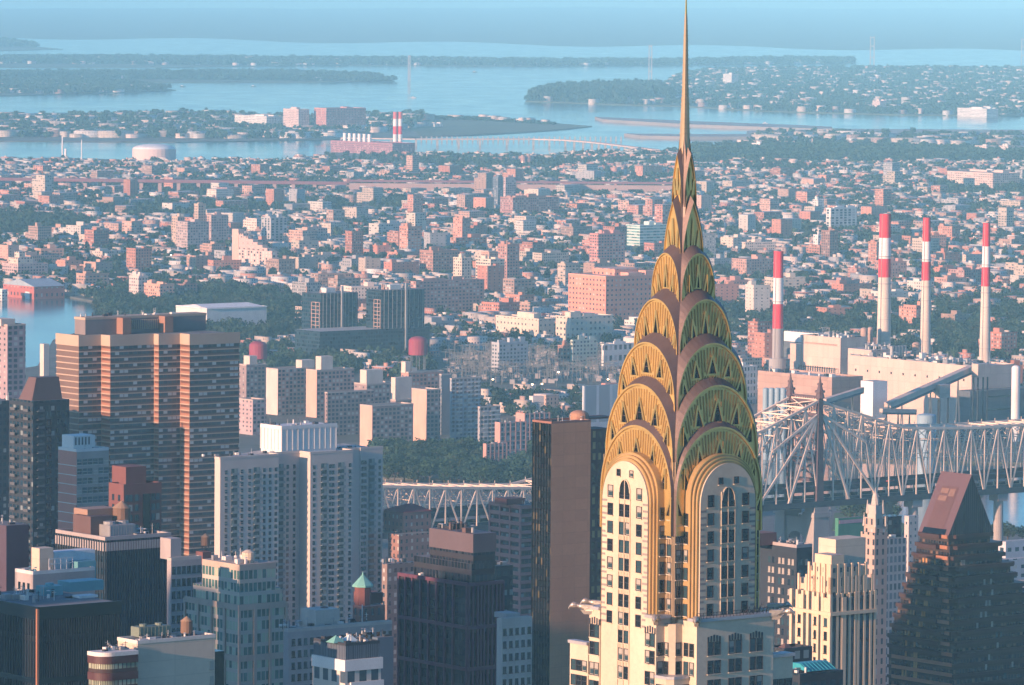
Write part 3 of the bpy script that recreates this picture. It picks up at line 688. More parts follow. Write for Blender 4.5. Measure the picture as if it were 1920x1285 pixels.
def sample(poly, n):
    """Random ground points whose pictures fall in a polygon of the photograph, evenly spread over the real ground."""
    xs = [p[0] for p in poly]; ys = [p[1] for p in poly]; x0, x1, y0, y1 = max(-330, min(xs)), min(2250, max(xs)), min(ys), max(ys)
    Y0, Y1 = EYE * F / (y1 + 45), EYE * F / (y0 + 45); out = []
    while sum(map(len, out)) < n:
        m = n * 3; Y = np.sqrt(nr.uniform(Y0 ** 2, Y1 ** 2, m)); py = EYE * F / Y - 45; px = nr.uniform(x0, x1, m); py = py + (px - 960) * .00785
        ok = inpoly(px, py, poly); px, py = px[ok], py[ok]
        if not len(px): continue
        out.append(np.array([gnd(a, b_) for a, b_ in zip(px[:n], py[:n])]))
    return np.concatenate(out)[:n]
def house_mass(name, pos, wx, wy, h, rz, cols, label, mats, roofc=None, cat='houses'):
    n = len(pos); c, s = np.cos(rz), np.sin(rz); V = np.zeros((n, 8, 3))
    for i, (a, b_) in enumerate(((0, 0), (1, 0), (1, 1), (0, 1))):
        x = (a - .5) * wx; y = (b_ - .5) * wy
        for t in (0, 1): V[:, i + 4 * t, 0] = pos[:, 0] + x * c - y * s; V[:, i + 4 * t, 1] = pos[:, 1] + x * s + y * c; V[:, i + 4 * t, 2] = pos[:, 2] + h * t
    Fq = np.array([[0, 1, 5, 4], [1, 2, 6, 5], [2, 3, 7, 6], [3, 0, 4, 7], [4, 5, 6, 7]])
    faces = (np.arange(n)[:, None, None] * 8 + Fq[None]).reshape(-1, 4); mi = np.tile([0, 0, 0, 0, 1], n)
    cc = np.repeat(cols[:, None, :], 5, 1); cc[:, 4] = roofc if roofc is not None else (.3, .3, .3)
    uv = np.zeros((n, 5, 4, 2)); z = np.zeros(n); off = nr.uniform(0, 1, n) * 0
    for k, L in enumerate((wx, wy, wx, wy)): uv[:, k] = np.stack([np.stack([z, z], -1), np.stack([L, z], -1), np.stack([L, h], -1), np.stack([z, h], -1)], 1)
    o = big_mesh(name, V.reshape(-1, 3), faces, cc.reshape(-1, 3), mats, mi, uv.reshape(-1, 2)); return tag(o, label, cat, kind='stuff')
M_hwall = facade('house_wall', (1, 1, 1), 3.1, 3.2, .42, .45, attr=True, share=.3, glass=(.05, .06, .07)); M_hroof = mk('house_roof', (1, 1, 1), .85, 0, .3, .05, attr=True)
WALLC = np.array([(.46, .215, .155), (.40, .17, .125), (.47, .29, .225), (.46, .38, .31), (.5, .46, .41), (.6, .57, .52), (.5, .42, .34), (.33, .22, .18), (.62, .5, .42), (.30, .3, .31)])
ROOFC = np.array([(.3, .3, .31), (.36, .36, .37), (.2, .2, .21), (.46, .46, .46), (.16, .13, .12), (.36, .33, .3)])
def far_shore(tag_, poly, nt_, nh, label_t, label_h, hmax=9, wmax=30, tr=11, th=15):
    P = sample(poly, nt_); tree_mass('trees', P, nr.uniform(.6, 1.3, nt_) * tr, nr.uniform(.7, 1.25, nt_) * th, label_t, TB_FAR)
    if nh:
        P = sample(poly, nh); n = nh; house_mass('houses', P, nr.uniform(10, wmax, n), nr.uniform(9, 20, n), nr.uniform(5, hmax, n) + 4, np.full(n, R(25)) + nr.choice([0, .5], n), np.minimum(1, WALLC[nr.integers(3, len(WALLC) - 1, n)] * 1.1), label_h, [M_hwall, M_hroof], ROOFC[nr.integers(0, 6, n)])
far_shore('c', COLLEGE, 7600, 1750, 'hazy blue trees covering the point across the bay', 'pale houses scattered through the wooded point', 12)
far_shore('w', [(985, 190), (1050, 178), (1230, 170), (1260, 192), (1100, 194)], 1500, 12, 'thick dark wood on the tip of the point', 'pale roofs at the edge of the wooded tip', tr=14, th=30)
far_shore('a', ISLA, 1900, 380, 'trees on the low left island', 'pale houses on the low left island')
far_shore('b', ISLB, 3000, 24, 'dark trees along the tapering neck', 'pale houses on the tapering neck', tr=14, th=15)
far_shore('d', ISLC, 4300, 800, 'far blue trees along the long shore', 'faint houses on the long far shore', tr=17, th=15)
far_shore('e', ISLD, 700, 0, 'faint trees on the far headland', '', tr=22, th=24)
far_shore('h', [(-90, 224), (380, 217), (530, 224), (800, 219), (790, 240), (610, 262), (330, 266), (-90, 266)], 1500, 520, 'trees among the flat warehouses', 'pale low warehouses on the flat shore', 11, 80)
far_shore('m', [(800, 223), (900, 224), (1000, 231), (1040, 236), (900, 228)], 260, 12, 'low scrub along the marsh edge', 'tiny sheds on the marsh', tr=14, th=7)
far_shore('p', [(1300, 283), (1500, 278), (1920, 290), (1920, 306), (1600, 312), (1300, 308)], 2600, 30, 'broad dark wood beside the airport', 'pale roofs in the wood by the airport', tr=11, th=15)
far_shore('q', [(1420, 250), (1920, 250), (1920, 278), (1400, 276)], 200, 70, 'scattered trees on the airport land', 'pale hangars on the airport land', 12, 90)
# ================================================================== cantilever bridge
M_truss = mk('bridge_paint', (.76, .61, .48), .7, 0, .2, .2); M_tower = mk('tower_paint', (.10, .065, .075), .7, 0, .2, .2); M_deckm = mk('bridge_deck', (.03, .045, .06), .8, 0, .3, .2)
M_pier = mk('pier_stone', (.34, .31, .29), .9, 0, .25, .12)
bp = at(1535, 945, 2830.); br = empty('cantilever_bridge', (bp[0], bp[1], 0), ROT, 'long pale steel cantilever truss bridge with dark spiked tower and stone pier', 'bridge')
LANDMARKS.append((1600, 860, 'the pale truss bridge'))
take(bp, -420, 420, -6, 32)
Wd = 24.0; ZB = 42.0
def ztop(t):
    T = [-400, -300, -245, -190, -44, -8, 0, 8, 62, 110, 180, 300, 360, 420]; Z = [70, 68, 64, 61, 82, 95, 98, 95, 80, 78, 78, 92, 98, 90]
    return float(np.interp(t, T, Z))
PAN = 10.0
for side, y in (('near', 0.), ('far', Wd)):
    tr = MB(); i0, i1 = -40, 37
    for i in range(i0, i1):
        t0, t1 = i * PAN, (i + 1) * PAN; a0, a1 = ztop(t0), ztop(t1)
        tr.bar((t0, y, a0), (t1, y, a1), 1.15, 1.25); tr.bar((t0, y, ZB), (t1, y, ZB), 1.0, 1.3)
        tr.bar((t0, y, ZB), (t0, y, a0), .65, .8)
        if i % 2 == 0: tr.bar((t0, y, ZB), (t1, y, a1), .7, .75)
        else: tr.bar((t0, y, a0), (t1, y, ZB), .7, .75)
        zm = (ZB + min(a0, a1)) / 2 + 3
        tr.bar((t0, y, zm), (t1, y, zm), .35, .4)
        if i % 2 == 0: tr.bar((t0, y, a0), ((t0 + t1) / 2, y, (ZB + a1) / 2), .4, .4)
        else: tr.bar((t1, y, a1), ((t0 + t1) / 2, y, (ZB + a0) / 2), .4, .4)
        tr.bar((t0, y, a0 + .8), (t0, y, a0 + 2.0), .25)                   # little posts on the top chord
    for s in (-1, 1):                                                    # heavy struts fanning from the tower head
        for q, zz in ((22, ZB), (44, ZB), (33, ztop(s * 33) - 14)): tr.bar((s * 2, y, 90), (s * q, y, zz), 1.3, 1.3)
    br_t = tr.build('truss', M_truss, br)
sw = MB()
for i in range(-40, 37):
    t0, t1 = i * PAN, (i + 1) * PAN; a0, a1 = ztop(t0), ztop(t1)
    sw.bar((t0, .7, a0), (t0, Wd - .7, a0), .7, .8); sw.bar((t0, .7, a0 - 7), (t0, Wd - .7, a0 - 7), .4, .5)
    sw.bar((t0, .7, a0), (t1, Wd - .7, a1), .35); sw.bar((t1, .7, a1), (t0, Wd - .7, a0), .35)
    sw.bar((t0, .7, a0 - 7), (t0, Wd / 2, a0 - .3), .3); sw.bar((t0, Wd - .7, a0 - 7), (t0, Wd / 2, a0 - .3), .3)
sw.build('sway_bracing', M_truss, br)
dk = MB()
for z0, z1, y0, y1 in ((41.0, 42.6, -2.5, Wd + 2.5), (49.0, 50.2, .8, Wd - .8)): dk.box(-396, 374, y0, y1, z0, z1)
for y in (-2.4, Wd + 2.3):
    dk.box(-396, 374, y, y + .15, 42.6, 44.2)
for y in (1.2, Wd - 1.3): dk.box(-396, 374, y, y + .15, 50.2, 51.8)
dk.build('deck', M_deckm, br)
tw = MB(); fn = MB()
for y in (0., Wd):
    tw.prism([(-2.6, y - 1.3), (2.6, y - 1.3), (2.6, y + 1.3), (-2.6, y + 1.3)], 36, 99, inset=[(-1.5, y - 1.0), (1.5, y - 1.0), (1.5, y + 1.0), (-1.5, y + 1.0)])
    for x in (-2.6, 2.6): fn.cyl(x * .5, y, 99, 103, .8, .35, 8)
    fn.cyl(0, y, 99, 102, 2.6, 1.9, 8); fn.cyl(0, y, 102, 103.2, 2.7, 2.7, 8); fn.cyl(0, y, 103.2, 106, 1.7, 1.0, 8); fn.cyl(0, y, 106, 107, 1.5, 1.5, 8); fn.cyl(0, y, 107, 111.5, .8, .1, 8)
for z in (55, 66, 78, 90, 97): tw.bar((0, 1, z), (0, Wd - 1, z), 1.6, 1.8)
for z0, z1 in ((55, 66), (66, 78), (78, 90)): tw.bar((0, 1, z0), (0, Wd - 1, z1), .8); tw.bar((0, 1, z1), (0, Wd - 1, z0), .8)
for i in range(13): tw.bar((0, 1 + i * 1.8, 92), (0, 1 + i * 1.8, 99.6), .5); tw.bar((0, 1 + i * 1.8, 92), (0, 2.8 + i * 1.8, 99), .35)
tw.bar((0, 0, 99.6), (0, Wd, 99.6), 1.0)
t_ = tw.build('tower', M_tower, br); fn.build('finial', M_tower, t_)
pr = MB()
for y in (-3.0, Wd - 3.0): pr.prism([(-6.2, y), (6.2, y), (6.2, y + 9), (-6.2, y + 9)], 0, 35.5, inset=[(-5.2, y + .6), (5.2, y + .6), (5.2, y + 8.4), (-5.2, y + 8.4)]); pr.box(-6.0, 6.0, y - .3, y + 9.3, 35.5, 38.2); pr.box(-5.0, 5.0, y + .4, y + 8.6, 38.2, 41)
n_ = 12; ya, yb = 6.0, Wd - 3.0
for i in range(n_):
    a0, a1 = math.pi * i / n_, math.pi * (i + 1) / n_; c = (ya + yb) / 2; r = (yb - ya) / 2
    q = lambda a: (c - r * math.cos(a), 20 + r * math.sin(a) * .95)
    (y0, z0), (y1, z1) = q(a0), q(a1)
    for x in (-4.2, 4.2):
        f = [(x, y0, z0), (x, y1, z1), (x, y1, 35), (x, y0, 35)]; pr.face(f if x > 0 else f[::-1])
    pr.face([(-4.2, y0, z0), (-4.2, y1, z1), (4.2, y1, z1), (4.2, y0, z0)])
pr.build('stone_pier', M_pier, br)
for px in (1717, 1877):
    t = along(bp, DR, px); m = MB()
    for y in (2., Wd - 2.): m.cyl(t, y, 0, 37, 3.1, 2.6, 16); m.box(t - 3.6, t + 3.6, y - 3.6, y + 3.6, 37, 40.8)
    m.build('water_pier', M_pier, br)
for px in (800, 905):
    t = along(bp, DR, px); m = MB()
    for y in (2., Wd - 2.): m.box(t - 2, t + 2, y - 2, y + 2, 0, 41)
    m.build('water_pier', M_pier, br)
# traffic on the upper deck: separate small vehicles
vm = {}
for i, col in enumerate(((.5, .5, .5), (.05, .05, .06), (.5, .36, .06), (.55, .1, .08), (.12, .15, .25))):
    m = MB(); m.prism([(-2.2, -.9), (2.2, -.9), (2.2, .9), (-2.2, .9)], .35, 1.0, inset=[(-2.15, -.85), (2.15, -.85), (2.15, .85), (-2.15, .85)]); m.prism([(-1.3, -.8), (1.1, -.8), (1.1, .8), (-1.3, .8)], 1.0, 1.55, 1, 0, inset=[(-.9, -.65), (.7, -.65), (.7, .65), (-.9, .65)])
    for x in (-1.4, 1.4):
        for y in (-.8, .8): m.bar((x, y - .1, .34), (x, y + .1, .34), .6, .6, 1)
    vm[i] = m.mesh('car', [mk('car_paint_%s' % 'grey black yellow red blue'.split()[i], col, .3, 0, .1), M_black])
for i, t in enumerate((-205, -190, -171, -150, -32, -12, 20, 44, 60, 77, 95, 118)):
    k = i % 5; o = bpy.data.objects.new('car', vm[k]); C.objects.link(o); y = 3.4 + 3.2 * (i % 3); q = bp[:2] + DR * t + DL * y
    o.location = (q[0], q[1], 50.2); o.rotation_euler = (0, 0, ROT); tag(o, '%s car on the upper bridge deck, number %d along' % ('grey black yellow red blue'.split()[k], i) if 0 else '%s car on the upper deck of the truss bridge, %s' % ('grey black yellow red blue'.split()[k], ['left span', 'left span', 'left span', 'left span', 'left of tower', 'at the tower', 'right of tower', 'right of tower', 'right span', 'right span', 'far right span', 'far right end'][i]), 'car', 'cars crossing the bridge')
# ================================================================== power station with four striped chimneys
M_ps = panels('station_panel', (.56, .43, .36), 6, 9, .6, .07); M_psroof = mk('station_roof', (.42, .4, .38), .85, 0, .4, .06); M_psb = panels('station_brick', (.38, .26, .21), 8, 5, .6, .1); M_psd = panels('station_dark', (.10, .12, .14), 7, 6, .6, .12)
M_red = mk('chimney_red', (.62, .035, .06), .7, 0, .25, .12); M_wh = mk('chimney_white', (.74, .71, .68), .7, 0, .22, .12); M_cream = mk('chimney_concrete', (.62, .53, .44), .8, 0, .3, .08); M_grc = mk('chimney_grey', (.33, .32, .32), .85, 0, .2, .1); M_silo = mk('silo_blue', (.25, .36, .43), .6, 0, .15, .1)
def chimney(px, ytop, Y, w1, w2, bands, zb, label, basem, base=None):
    p = at(px, ytop, Y); zt = p[2]; s = Y / F; r0, r1 = w2 * s / 2, w1 * s / 2
    o = empty('chimney', (p[0], p[1], 0), 0, label, 'chimney', 'striped chimneys of the power station'); take(p, -r0, r0, -r0, r0, 0)
    rr = lambda z: r0 + (r1 - r0) * z / zt; zs = [zt] + [at(px, y, Y)[2] for y in bands] + [zb]
    nm = ['red_band', 'white_band', 'red_band']
    for i in range(len(zs) - 1):
        m = MB(); a, b_ = zs[i + 1], zs[i]; mt = [M_red, M_wh, M_red, basem][i]
        m.cyl(0, 0, a, b_, rr(a), rr(b_), 28); m.build(nm[i] if i < 3 else 'shaft', mt, o)
    m = MB(); m.cyl(0, 0, zt, zt + .6, rr(zt) * 1.04, n=28); m.build('cap', M_red if True else M_grc, o)
    rg = MB()
    for z in (zs[3] - 5, zs[2] + 1.5): rg.cyl(0, 0, z, z + .5, rr(z) * 1.13, n=24)
    for k in range(6):
        z = zb + (zs[3] - zb) * k / 6; rg.cyl(0, 0, z, z + .25, rr(z) * 1.02, n=24)
    rg.build('gallery_ring', M_grc, o)
    lad = MB(); lad.bar((-rr(zb) * .6, -rr(zb) * .9, zb), (-rr(zt) * .6, -rr(zt) * .9, zt), .35); lad.build('ladder', M_grc, o)
    if base: m = MB(); m.cyl(0, 0, 0, at(px, base[1], Y)[2], base[0] * s / 2, base[0] * s / 2 * .95, 24); m.build('plinth', M_grc, o)
    return o
chimney(1660, 403, 4020, 21, 29, (446, 485, 520), 1.5, 'tallest red and white striped chimney, broad, directly behind the station roof', M_cream)
chimney(1738, 410, 4040, 14, 24, (453, 491, 526), 1.5, 'slim striped chimney, middle one of the three cream based chimneys', M_cream)
chimney(1850, 420, 3960, 13, 25, (462, 501, 537), 1.5, 'slim striped chimney at the far right of the station', M_cream)
chimney(1460, 473, 3900, 18, 22, (521, 570, 616), 20, 'shorter striped chimney with grey lower shaft on round plinth, left of station', M_grc, (34, 672))
def ps(name, label, xL, xC, xR, yt, Y, mats=None, cat='building', **kw):
    b = Bd(name, label, cat, xL, xC, xR, yt, Y, group='blocks of the power station', **kw); b.body(mats or [M_ps, M_psroof]); return b
LANDMARKS.append((1650, 690, 'the power station'))
b = ps('turbine_hall', 'long pink lit power station hall with small square windows facing the river', 1591, 1822, 1905, 690, 3730)
b.windows('L', [8 + i * (b.wL - 16) / 9 for i in range(10)], [b.H - 9], 1.6, 1.6, [M_black], sill=M_ps); b.parapet(M_ps, .8, 1.2); clutter(b, 4, b.wR - 4, 10, b.wL - 8, b.H, 40, 3.2)
m = MB()
for i in range(9): m.bar((b.wR * .1, i * b.wL / 9 + 6, b.H + 1), (b.wR * .1 + 3, i * b.wL / 9 + 20, b.H + 1), 1.1)
for i in range(5): m.cyl(b.wR * .3 + 3 * i, b.wL * .75, b.H, b.H + 9, 1.6, n=10)
b.part('pipe_run', m, M_metal)
m = MB(); m.box(-14, b.wR * .98, -14, -.05, 0, b.H * .70); b.part('annex', m, [M_psd]); m = MB()
for z in (b.H * .42, b.H * .6): m.box(b.wR * .05, b.wR * .7, -14.12, -14, z, z + 1)
b.part('vent_strip', m, M_black)
b = ps('boiler_house', 'big pale pink windowless boiler house, tallest block of the station', 1503, 1576, 1625, 637, 3880); b.parapet(M_ps, .8, 1.2); clutter(b, 3, b.wR - 3, 3, b.wL - 3, b.H, 22, 2.6)
m = MB(); m.box(.0 - .12, 0, b.wL * .08, b.wL * .92, b.H - 5, b.H - 3.8); b.part('wall_panel', m, M_psb)
m = MB(); m.box(-.6, b.wR * .6, b.wL, b.wL + 12, 0, b.H - 6); b.part('annex', m, [M_ps])
for i in range(16):
    m = MB(); x = -4; y = 2 + i * (b.wL - 4) / 15; m.bar((x, y, b.H * .5), (x, y, b.H * .5 + 9), .5); m.bar((x, y, b.H * .5 + 8), (x + 3, y, b.H * .5 + 8), .4); b.part('transformer_post', m, M_dark)
b = ps('station_block', 'pale stepped block between the boiler house and the long hall', 1590, 1634, 1680, 657, 3830); clutter(b, 2, b.wR - 2, 2, b.wL - 2, b.H, 18, 2.4)
b = ps('coal_store', 'long low brown pink brick block in front of the station', 1421, 1560, 1618, 712, 3600, [M_psb, M_psroof]); b.parapet(M_psb, .8, 1.4); clutter(b, 3, b.wR - 3, 3, b.wL - 3, b.H, 10, 2.2)
so = at(1432, 728, 3560)
for i, px in enumerate((1436, 1447, 1458, 1469, 1480)):
    p = at(px, 729, 3560 - i * 6); m = MB(); m.cyl(0, 0, 0, p[2], 2.0, n=18); m.dome(0, 0, p[2], 2.0, .7, 18, 3); o = m.build('silo', M_silo, None, (p[0], p[1], 0)); tag(o, ['leftmost', 'second from left', 'middle', 'second from right', 'rightmost'][i] + ' of the five pale blue silos by the brown block', 'silo', 'pale blue silos'); take(p, -2, 2, -2, 2, 0)
b = ps('hopper_tower', 'tall white windowless hopper tower on dark steel legs before the hall', 1614, 1637, 1664, 716, 3500, [M_wh, M_psroof], cat='tower')
for o in list(b.root.children): bpy.data.objects.remove(o)
zl = b.z(1637, 785, 0, 0); b.body([M_wh, M_psroof], z0=zl); m = MB()
for x in (.5, b.wR - .5):
    for y in (.5, b.wL - .5): m.bar((x, y, 0), (x, y, zl), .9)
for z in (zl * .3, zl * .65): m.bar((.5, .5, z), (b.wR - .5, .5, z), .5); m.bar((.5, .5, z), (.5, b.wL - .5, z), .5)
m.bar((.5, .5, 0), (b.wR - .5, .5, zl * .65), .4); m.bar((.5, .5, zl * .65), (b.wR - .5, .5, zl), .4); b.part('steel_legs', m, M_dark)
def gallery(pa, pb, Ya, Yb, w_, label, legs=3):
    a, c = at(*pa, Ya), at(*pb, Yb); o = empty('conveyor_gallery', (a[0], a[1], 0), 0, label, 'conveyor', 'conveyor galleries of the power station'); q = c - np.array([a[0], a[1], 0])
    m = MB(); m.bar((0, 0, a[2]), q, w_, w_ * .8); m.build('gallery', M_ps, o); m = MB(); m.bar((0, 0, a[2] - w_ * .55), (q[0], q[1], q[2] - w_ * .55), w_ * .9, w_ * .5)
    m.build('truss_underside', M_psd, o)
    for i in range(legs):
        f = (i + .5) / legs; x, y, z = q[0] * f, q[1] * f, a[2] + (q[2] - a[2]) * f - w_ * .7; m = MB(); m.bar((x - 2, y, 0), (x, y, z), .7); m.bar((x + 2, y, 0), (x, y, z), .7); m.build('trestle', M_psd, o)
gallery((1664, 760), (1822, 690), 3480, 3640, 4.6, 'long conveyor gallery rising right to the end of the hall', 3)
gallery((1545, 752), (1616, 730), 3420, 3470, 3.4, 'shorter brown conveyor gallery rising to the white hopper tower', 2)
gallery((1652, 770), (1716, 771), 3440, 3460, 3, 'low level brown conveyor gallery right of the hopper tower', 3)
b = ps('transfer_house', 'grey box house where the long conveyor gallery turns', 1740, 1762, 1782, 722, 3560); o = b.root.children[0]; bpy.data.objects.remove(o); b.body([M_ps, M_psroof], z0=b.z(1762, 747)); m = MB(); [m.bar((x, y, 0), (x, y, b.z(1762, 747)), .8) for x in (1, b.wR - 1) for y in (1, b.wL - 1)]; b.part('steel_legs', m, M_dark)
b = ps('transfer_house', 'small pale house at the top end of the conveyor gallery', 1822, 1834, 1856, 683, 3620); o = b.root.children[0]; bpy.data.objects.remove(o); b.body([M_ps, M_psroof], z0=b.z(1834, 708)); m = MB(); [m.bar((x, y, 0), (x, y, b.z(1834, 708)), .8) for x in (1, b.wR - 1) for y in (1, b.wL - 1)]; b.part('steel_legs', m, M_dark)
p = at(1737, 779, 3420); m = MB(); m.cyl(0, 0, 0, p[2], 6.2, n=24); m.dome(0, 0, p[2], 6.2, 1.2, 24, 3); tag(m.build('storage_tank', M_silo, None, (p[0], p[1], 0)), 'light blue storage tank below the conveyor by the bridge', 'tank'); take(p, -6, 6, -6, 6, 0)
b = ps('station_warehouse', 'long white warehouse with ribbed roof behind the station', 1470, 1600, 1618, 632, 4250, [M_wh, M_psroof]); m = MB()
for i in range(22): m.box(-.4, b.wR, 2 + i * b.wL / 23, 2.8 + i * b.wL / 23, b.H, b.H + 1.0)
b.part('roof_rib', m, M_metal); b.body([M_psd, M_psroof], 'louvre', z1=b.H - 8, x0=-.3, x1=0, y0=b.wL * .55, y1=b.wL)
for px, py, Y, h, r in ((1620, 618, 4000, 9, 2.6), (1632, 616, 4010, 8, 2.0), (1718, 646, 3950, 16, 3.2), (1905, 690, 3700, 12, 3)):
    p = at(px, py, Y); m = MB(); m.cyl(0, 0, 0, p[2], r, n=16); m.dome(0, 0, p[2], r, r * .6, 16, 3); tag(m.build('storage_tank', [M_psb, M_wh, M_metal, M_wh][(px // 3) % 4], None, (p[0], p[1], 0)), {1620: 'dark round tank left of the tallest chimney', 1632: 'small pale tank beside the dark round tank', 1718: 'silver tank left of the middle slim chimney', 1905: 'upright tank at the right end of the station'}[px], 'tank')
# ================================================================== landmarks across the river
def fac(col, pu=3.2, pv=3.0, ww=.45, wh=.48, **k):
    return facade('wall_%s_%s' % ('_'.join('%02d' % round(c * 50) for c in col), '_'.join('%d' % round(v * 10) for v in (pu, pv, ww * 10, wh * 10))) + ''.join(str(x)[:4] for x in k.values() if isinstance(x, (float, tuple))), col, pu, pv, ww, wh, **k)
BRICK, PINK, TAN, CREAM, GREY, DKB, PALE = (.34, .18, .14), (.46, .26, .2), (.46, .34, .26), (.58, .48, .38), (.38, .38, .38), (.24, .14, .12), (.62, .6, .56)
def qb(name, label, xL, xC, xR, yt, Y, col, cat='building', rot=38., style=None, top=3, mark=None, bulk=True, group=None, trim=None):
    """A mid-distance building: walls, roof edge, roof houses."""
    b = Bd(name, label, cat, xL, xC, xR, yt, Y, rot, mark=mark, group=group); st = style or {}
    wm = fac(col, **st); b.body([wm, M_roof if rnd.random() < .5 else M_roofpale]); pm = mk('trim_%02d%02d%02d' % tuple(round(c * 40) for c in col), tuple(min(.8, c * 1.08) for c in (trim or col)), .85); s = Y / F
    b.parapet(pm, .8, 1.0, out=.15)
    if bulk:
        for i in range(top):
            w_ = b.wR * rnd.uniform(.12, .3); d_ = b.wL * rnd.uniform(.15, .4); x = rnd.uniform(1, max(1.2, b.wR - w_ - 1)); y = rnd.uniform(1, max(1.2, b.wL - d_ - 1)); m = MB(); m.box(x, x + w_, y, y + d_, b.H, b.H + rnd.uniform(2.2, 5)); b.part('roof_house', m, [pm])
    return b
FAR = dict(pu=4, pv=3.4, ww=.5, wh=.5)
# gas works, stacks, islands
p = gnd(289, 303); s = p[1] / F; m = MB(); m.cyl(0, 0, 0, 24 * s, 41 * s, n=32); tk = empty('gas_tank', (p[0], p[1], 0), 0, 'large round pale tank with shallow white dome by the narrow water', 'tank'); m.build('tank_wall', mk('tank_pink', (.66, .5, .45), .8, 0, .1, .01), tk); m = MB(); m.dome(0, 0, 24 * s, 40 * s, 9 * s, 32, 6); m.build('dome', M_wh, tk); take(p, -45 * s, 45 * s, -45 * s, 45 * s, 0); LANDMARKS.append((289, 292, 'the domed gas tank'))
for px, y0, y1, w_, lab in ((117, 256, 302, 3, 'tall thin white mast chimney left of the domed tank'), (123, 279, 301, 5, 'short thick white chimney beside the tall thin mast'), (153, 262, 300, 2, 'dim thin lattice mast between mast chimney and domed tank')):
    p = gnd(px, y1); s = p[1] / F; m = MB(); m.cyl(0, 0, 0, (y1 - y0) * s, w_ * s / 2, w_ * s / 2 * .8, 12); m.cyl(0, 0, 0, 4 * s, w_ * s, n=12); tag(m.build('chimney', M_wh, None, (p[0], p[1], 0)), lab, 'chimney')
for px, lab in ((741, 'left of the two joined red and white stacks on the far shore'), (750, 'right of the two joined red and white stacks on the far shore')):
    p = gnd(px, 290); s = p[1] / F; o = empty('chimney', (p[0], p[1], 0), 0, lab, 'chimney', 'pair of striped far stacks'); ys = [210, 223, 237, 252, 266, 290]
    for i in range(5): m = MB(); m.cyl(0, 0, (290 - ys[i + 1]) * s, (290 - ys[i]) * s, 4.3 * s, n=14); m.build(['red_band', 'white_band'][i % 2], [M_red, M_wh][i % 2] if i else mk('stack_top', (.5, .1, .1), .8), o)
LANDMARKS.append((745, 240, 'the twin striped far stacks'))
M_purple = mk('purple_brick', (.34, .15, .19), .85, 0, .2, .01)
b = qb('power_house', 'long low purple red power house by the far water', 620, 736, 778, 270, gy(736, 293), (.33, .15, .18), style=FAR, top=0); m = MB()
for i in range(6): m.cyl(b.wR * .5, b.wL * (.55 + .08 * i), b.H, b.H + 14, 3.4, n=10)
b.part('stack_row', m, M_wh)
for args in (('hospital_block', 'large pale pink block on the far flat shore', 531, 560, 580, 206, 10900, (.6, .45, .4)), ('jail_block', 'wide red brick block beside the pale pink one on the far shore', 589, 612, 686, 204, 10900, (.48, .22, .2)), ('warehouse', 'long white roofed warehouse left of the pink blocks', 440, 500, 530, 219, 10950, PALE), ('warehouse', 'white low shed between marsh and striped far stacks', 797, 815, 830, 234, 11300, PALE), ('hangar', 'pale airport hangar at the end of the runway', 1403, 1425, 1442, 270, 9900, PALE), ('hangar', 'broad pinkish terminal building, left of two at the right edge', 1828, 1850, 1868, 275, 9700, (.6, .5, .46)), ('hangar', 'broad pinkish terminal building, right of two at the right edge', 1873, 1890, 1903, 275, 9700, (.6, .5, .46)), ('apartment_block', 'long pink beige block of many bays below the dark wood', 1776, 1862, 1912, 326, 8200, (.56, .42, .36)), ('tall_block', 'slender lone tower on the wooded point', 1636, 1650, 1662, 190, 12900, (.6, .46, .42)), ('tall_block', 'pale hazy block on the long far shore', 1356, 1372, 1384, 140, 15800, PALE), ('warehouse', 'long white lit roof on the right of the wooded point', 1795, 1850, 1872, 205, 12500, PALE)):
    qb(*args, style=FAR, top=2)
for i, px in enumerate((264, 286, 312, 325)):
    p = gnd(px, 256); s = p[1] / F; m = MB(); m.cyl(0, 0, 0, 2.5 * s, 9 * s, n=14); m.dome(0, 0, 2.5 * s, 9 * s, 5 * s, 16, 4); tag(m.build('salt_dome', M_wh, None, (p[0], p[1], 0)), ['leftmost', 'second from left', 'third from left', 'rightmost'][i] + ' of four small white domes on the flat shore', 'dome', 'small white domes on the flat shore')
# far suspension bridges: towers in the haze
for px, y0, y1, w_, lab in ((1219, 84, 160, 5, 'faint bridge tower above the wooded tip'), (767, 104, 152, 3, 'faint bridge tower in open water left of the spire'), (1635, 68, 128, 7, 'faint bridge tower pair beyond the point'), (1918, 72, 120, 6, 'faint bridge tower at the right edge of the sound')):
    p = gnd(px, y1); s = p[1] / F; o = MB(); h = (y1 - y0) * s
    for q in (-w_ / 2, w_ / 2): o.prism([((q - 1.1) * s, -s), ((q + 1.1) * s, -s), ((q + 1.1) * s, s), ((q - 1.1) * s, s)], 0, h, inset=[((q - .8) * s, -s * .7), ((q + .8) * s, -s * .7), ((q + .8) * s, s * .7), ((q - .8) * s, s * .7)])
    for f in (.35, .7, .97): o.box(-w_ / 2 * s, w_ / 2 * s, -.6 * s, .6 * s, h * f - 2 * s, h * f)
    tag(o.build('bridge_tower', M_grc, None, (p[0], p[1], 0)), lab, 'bridge tower', 'far bridge towers')
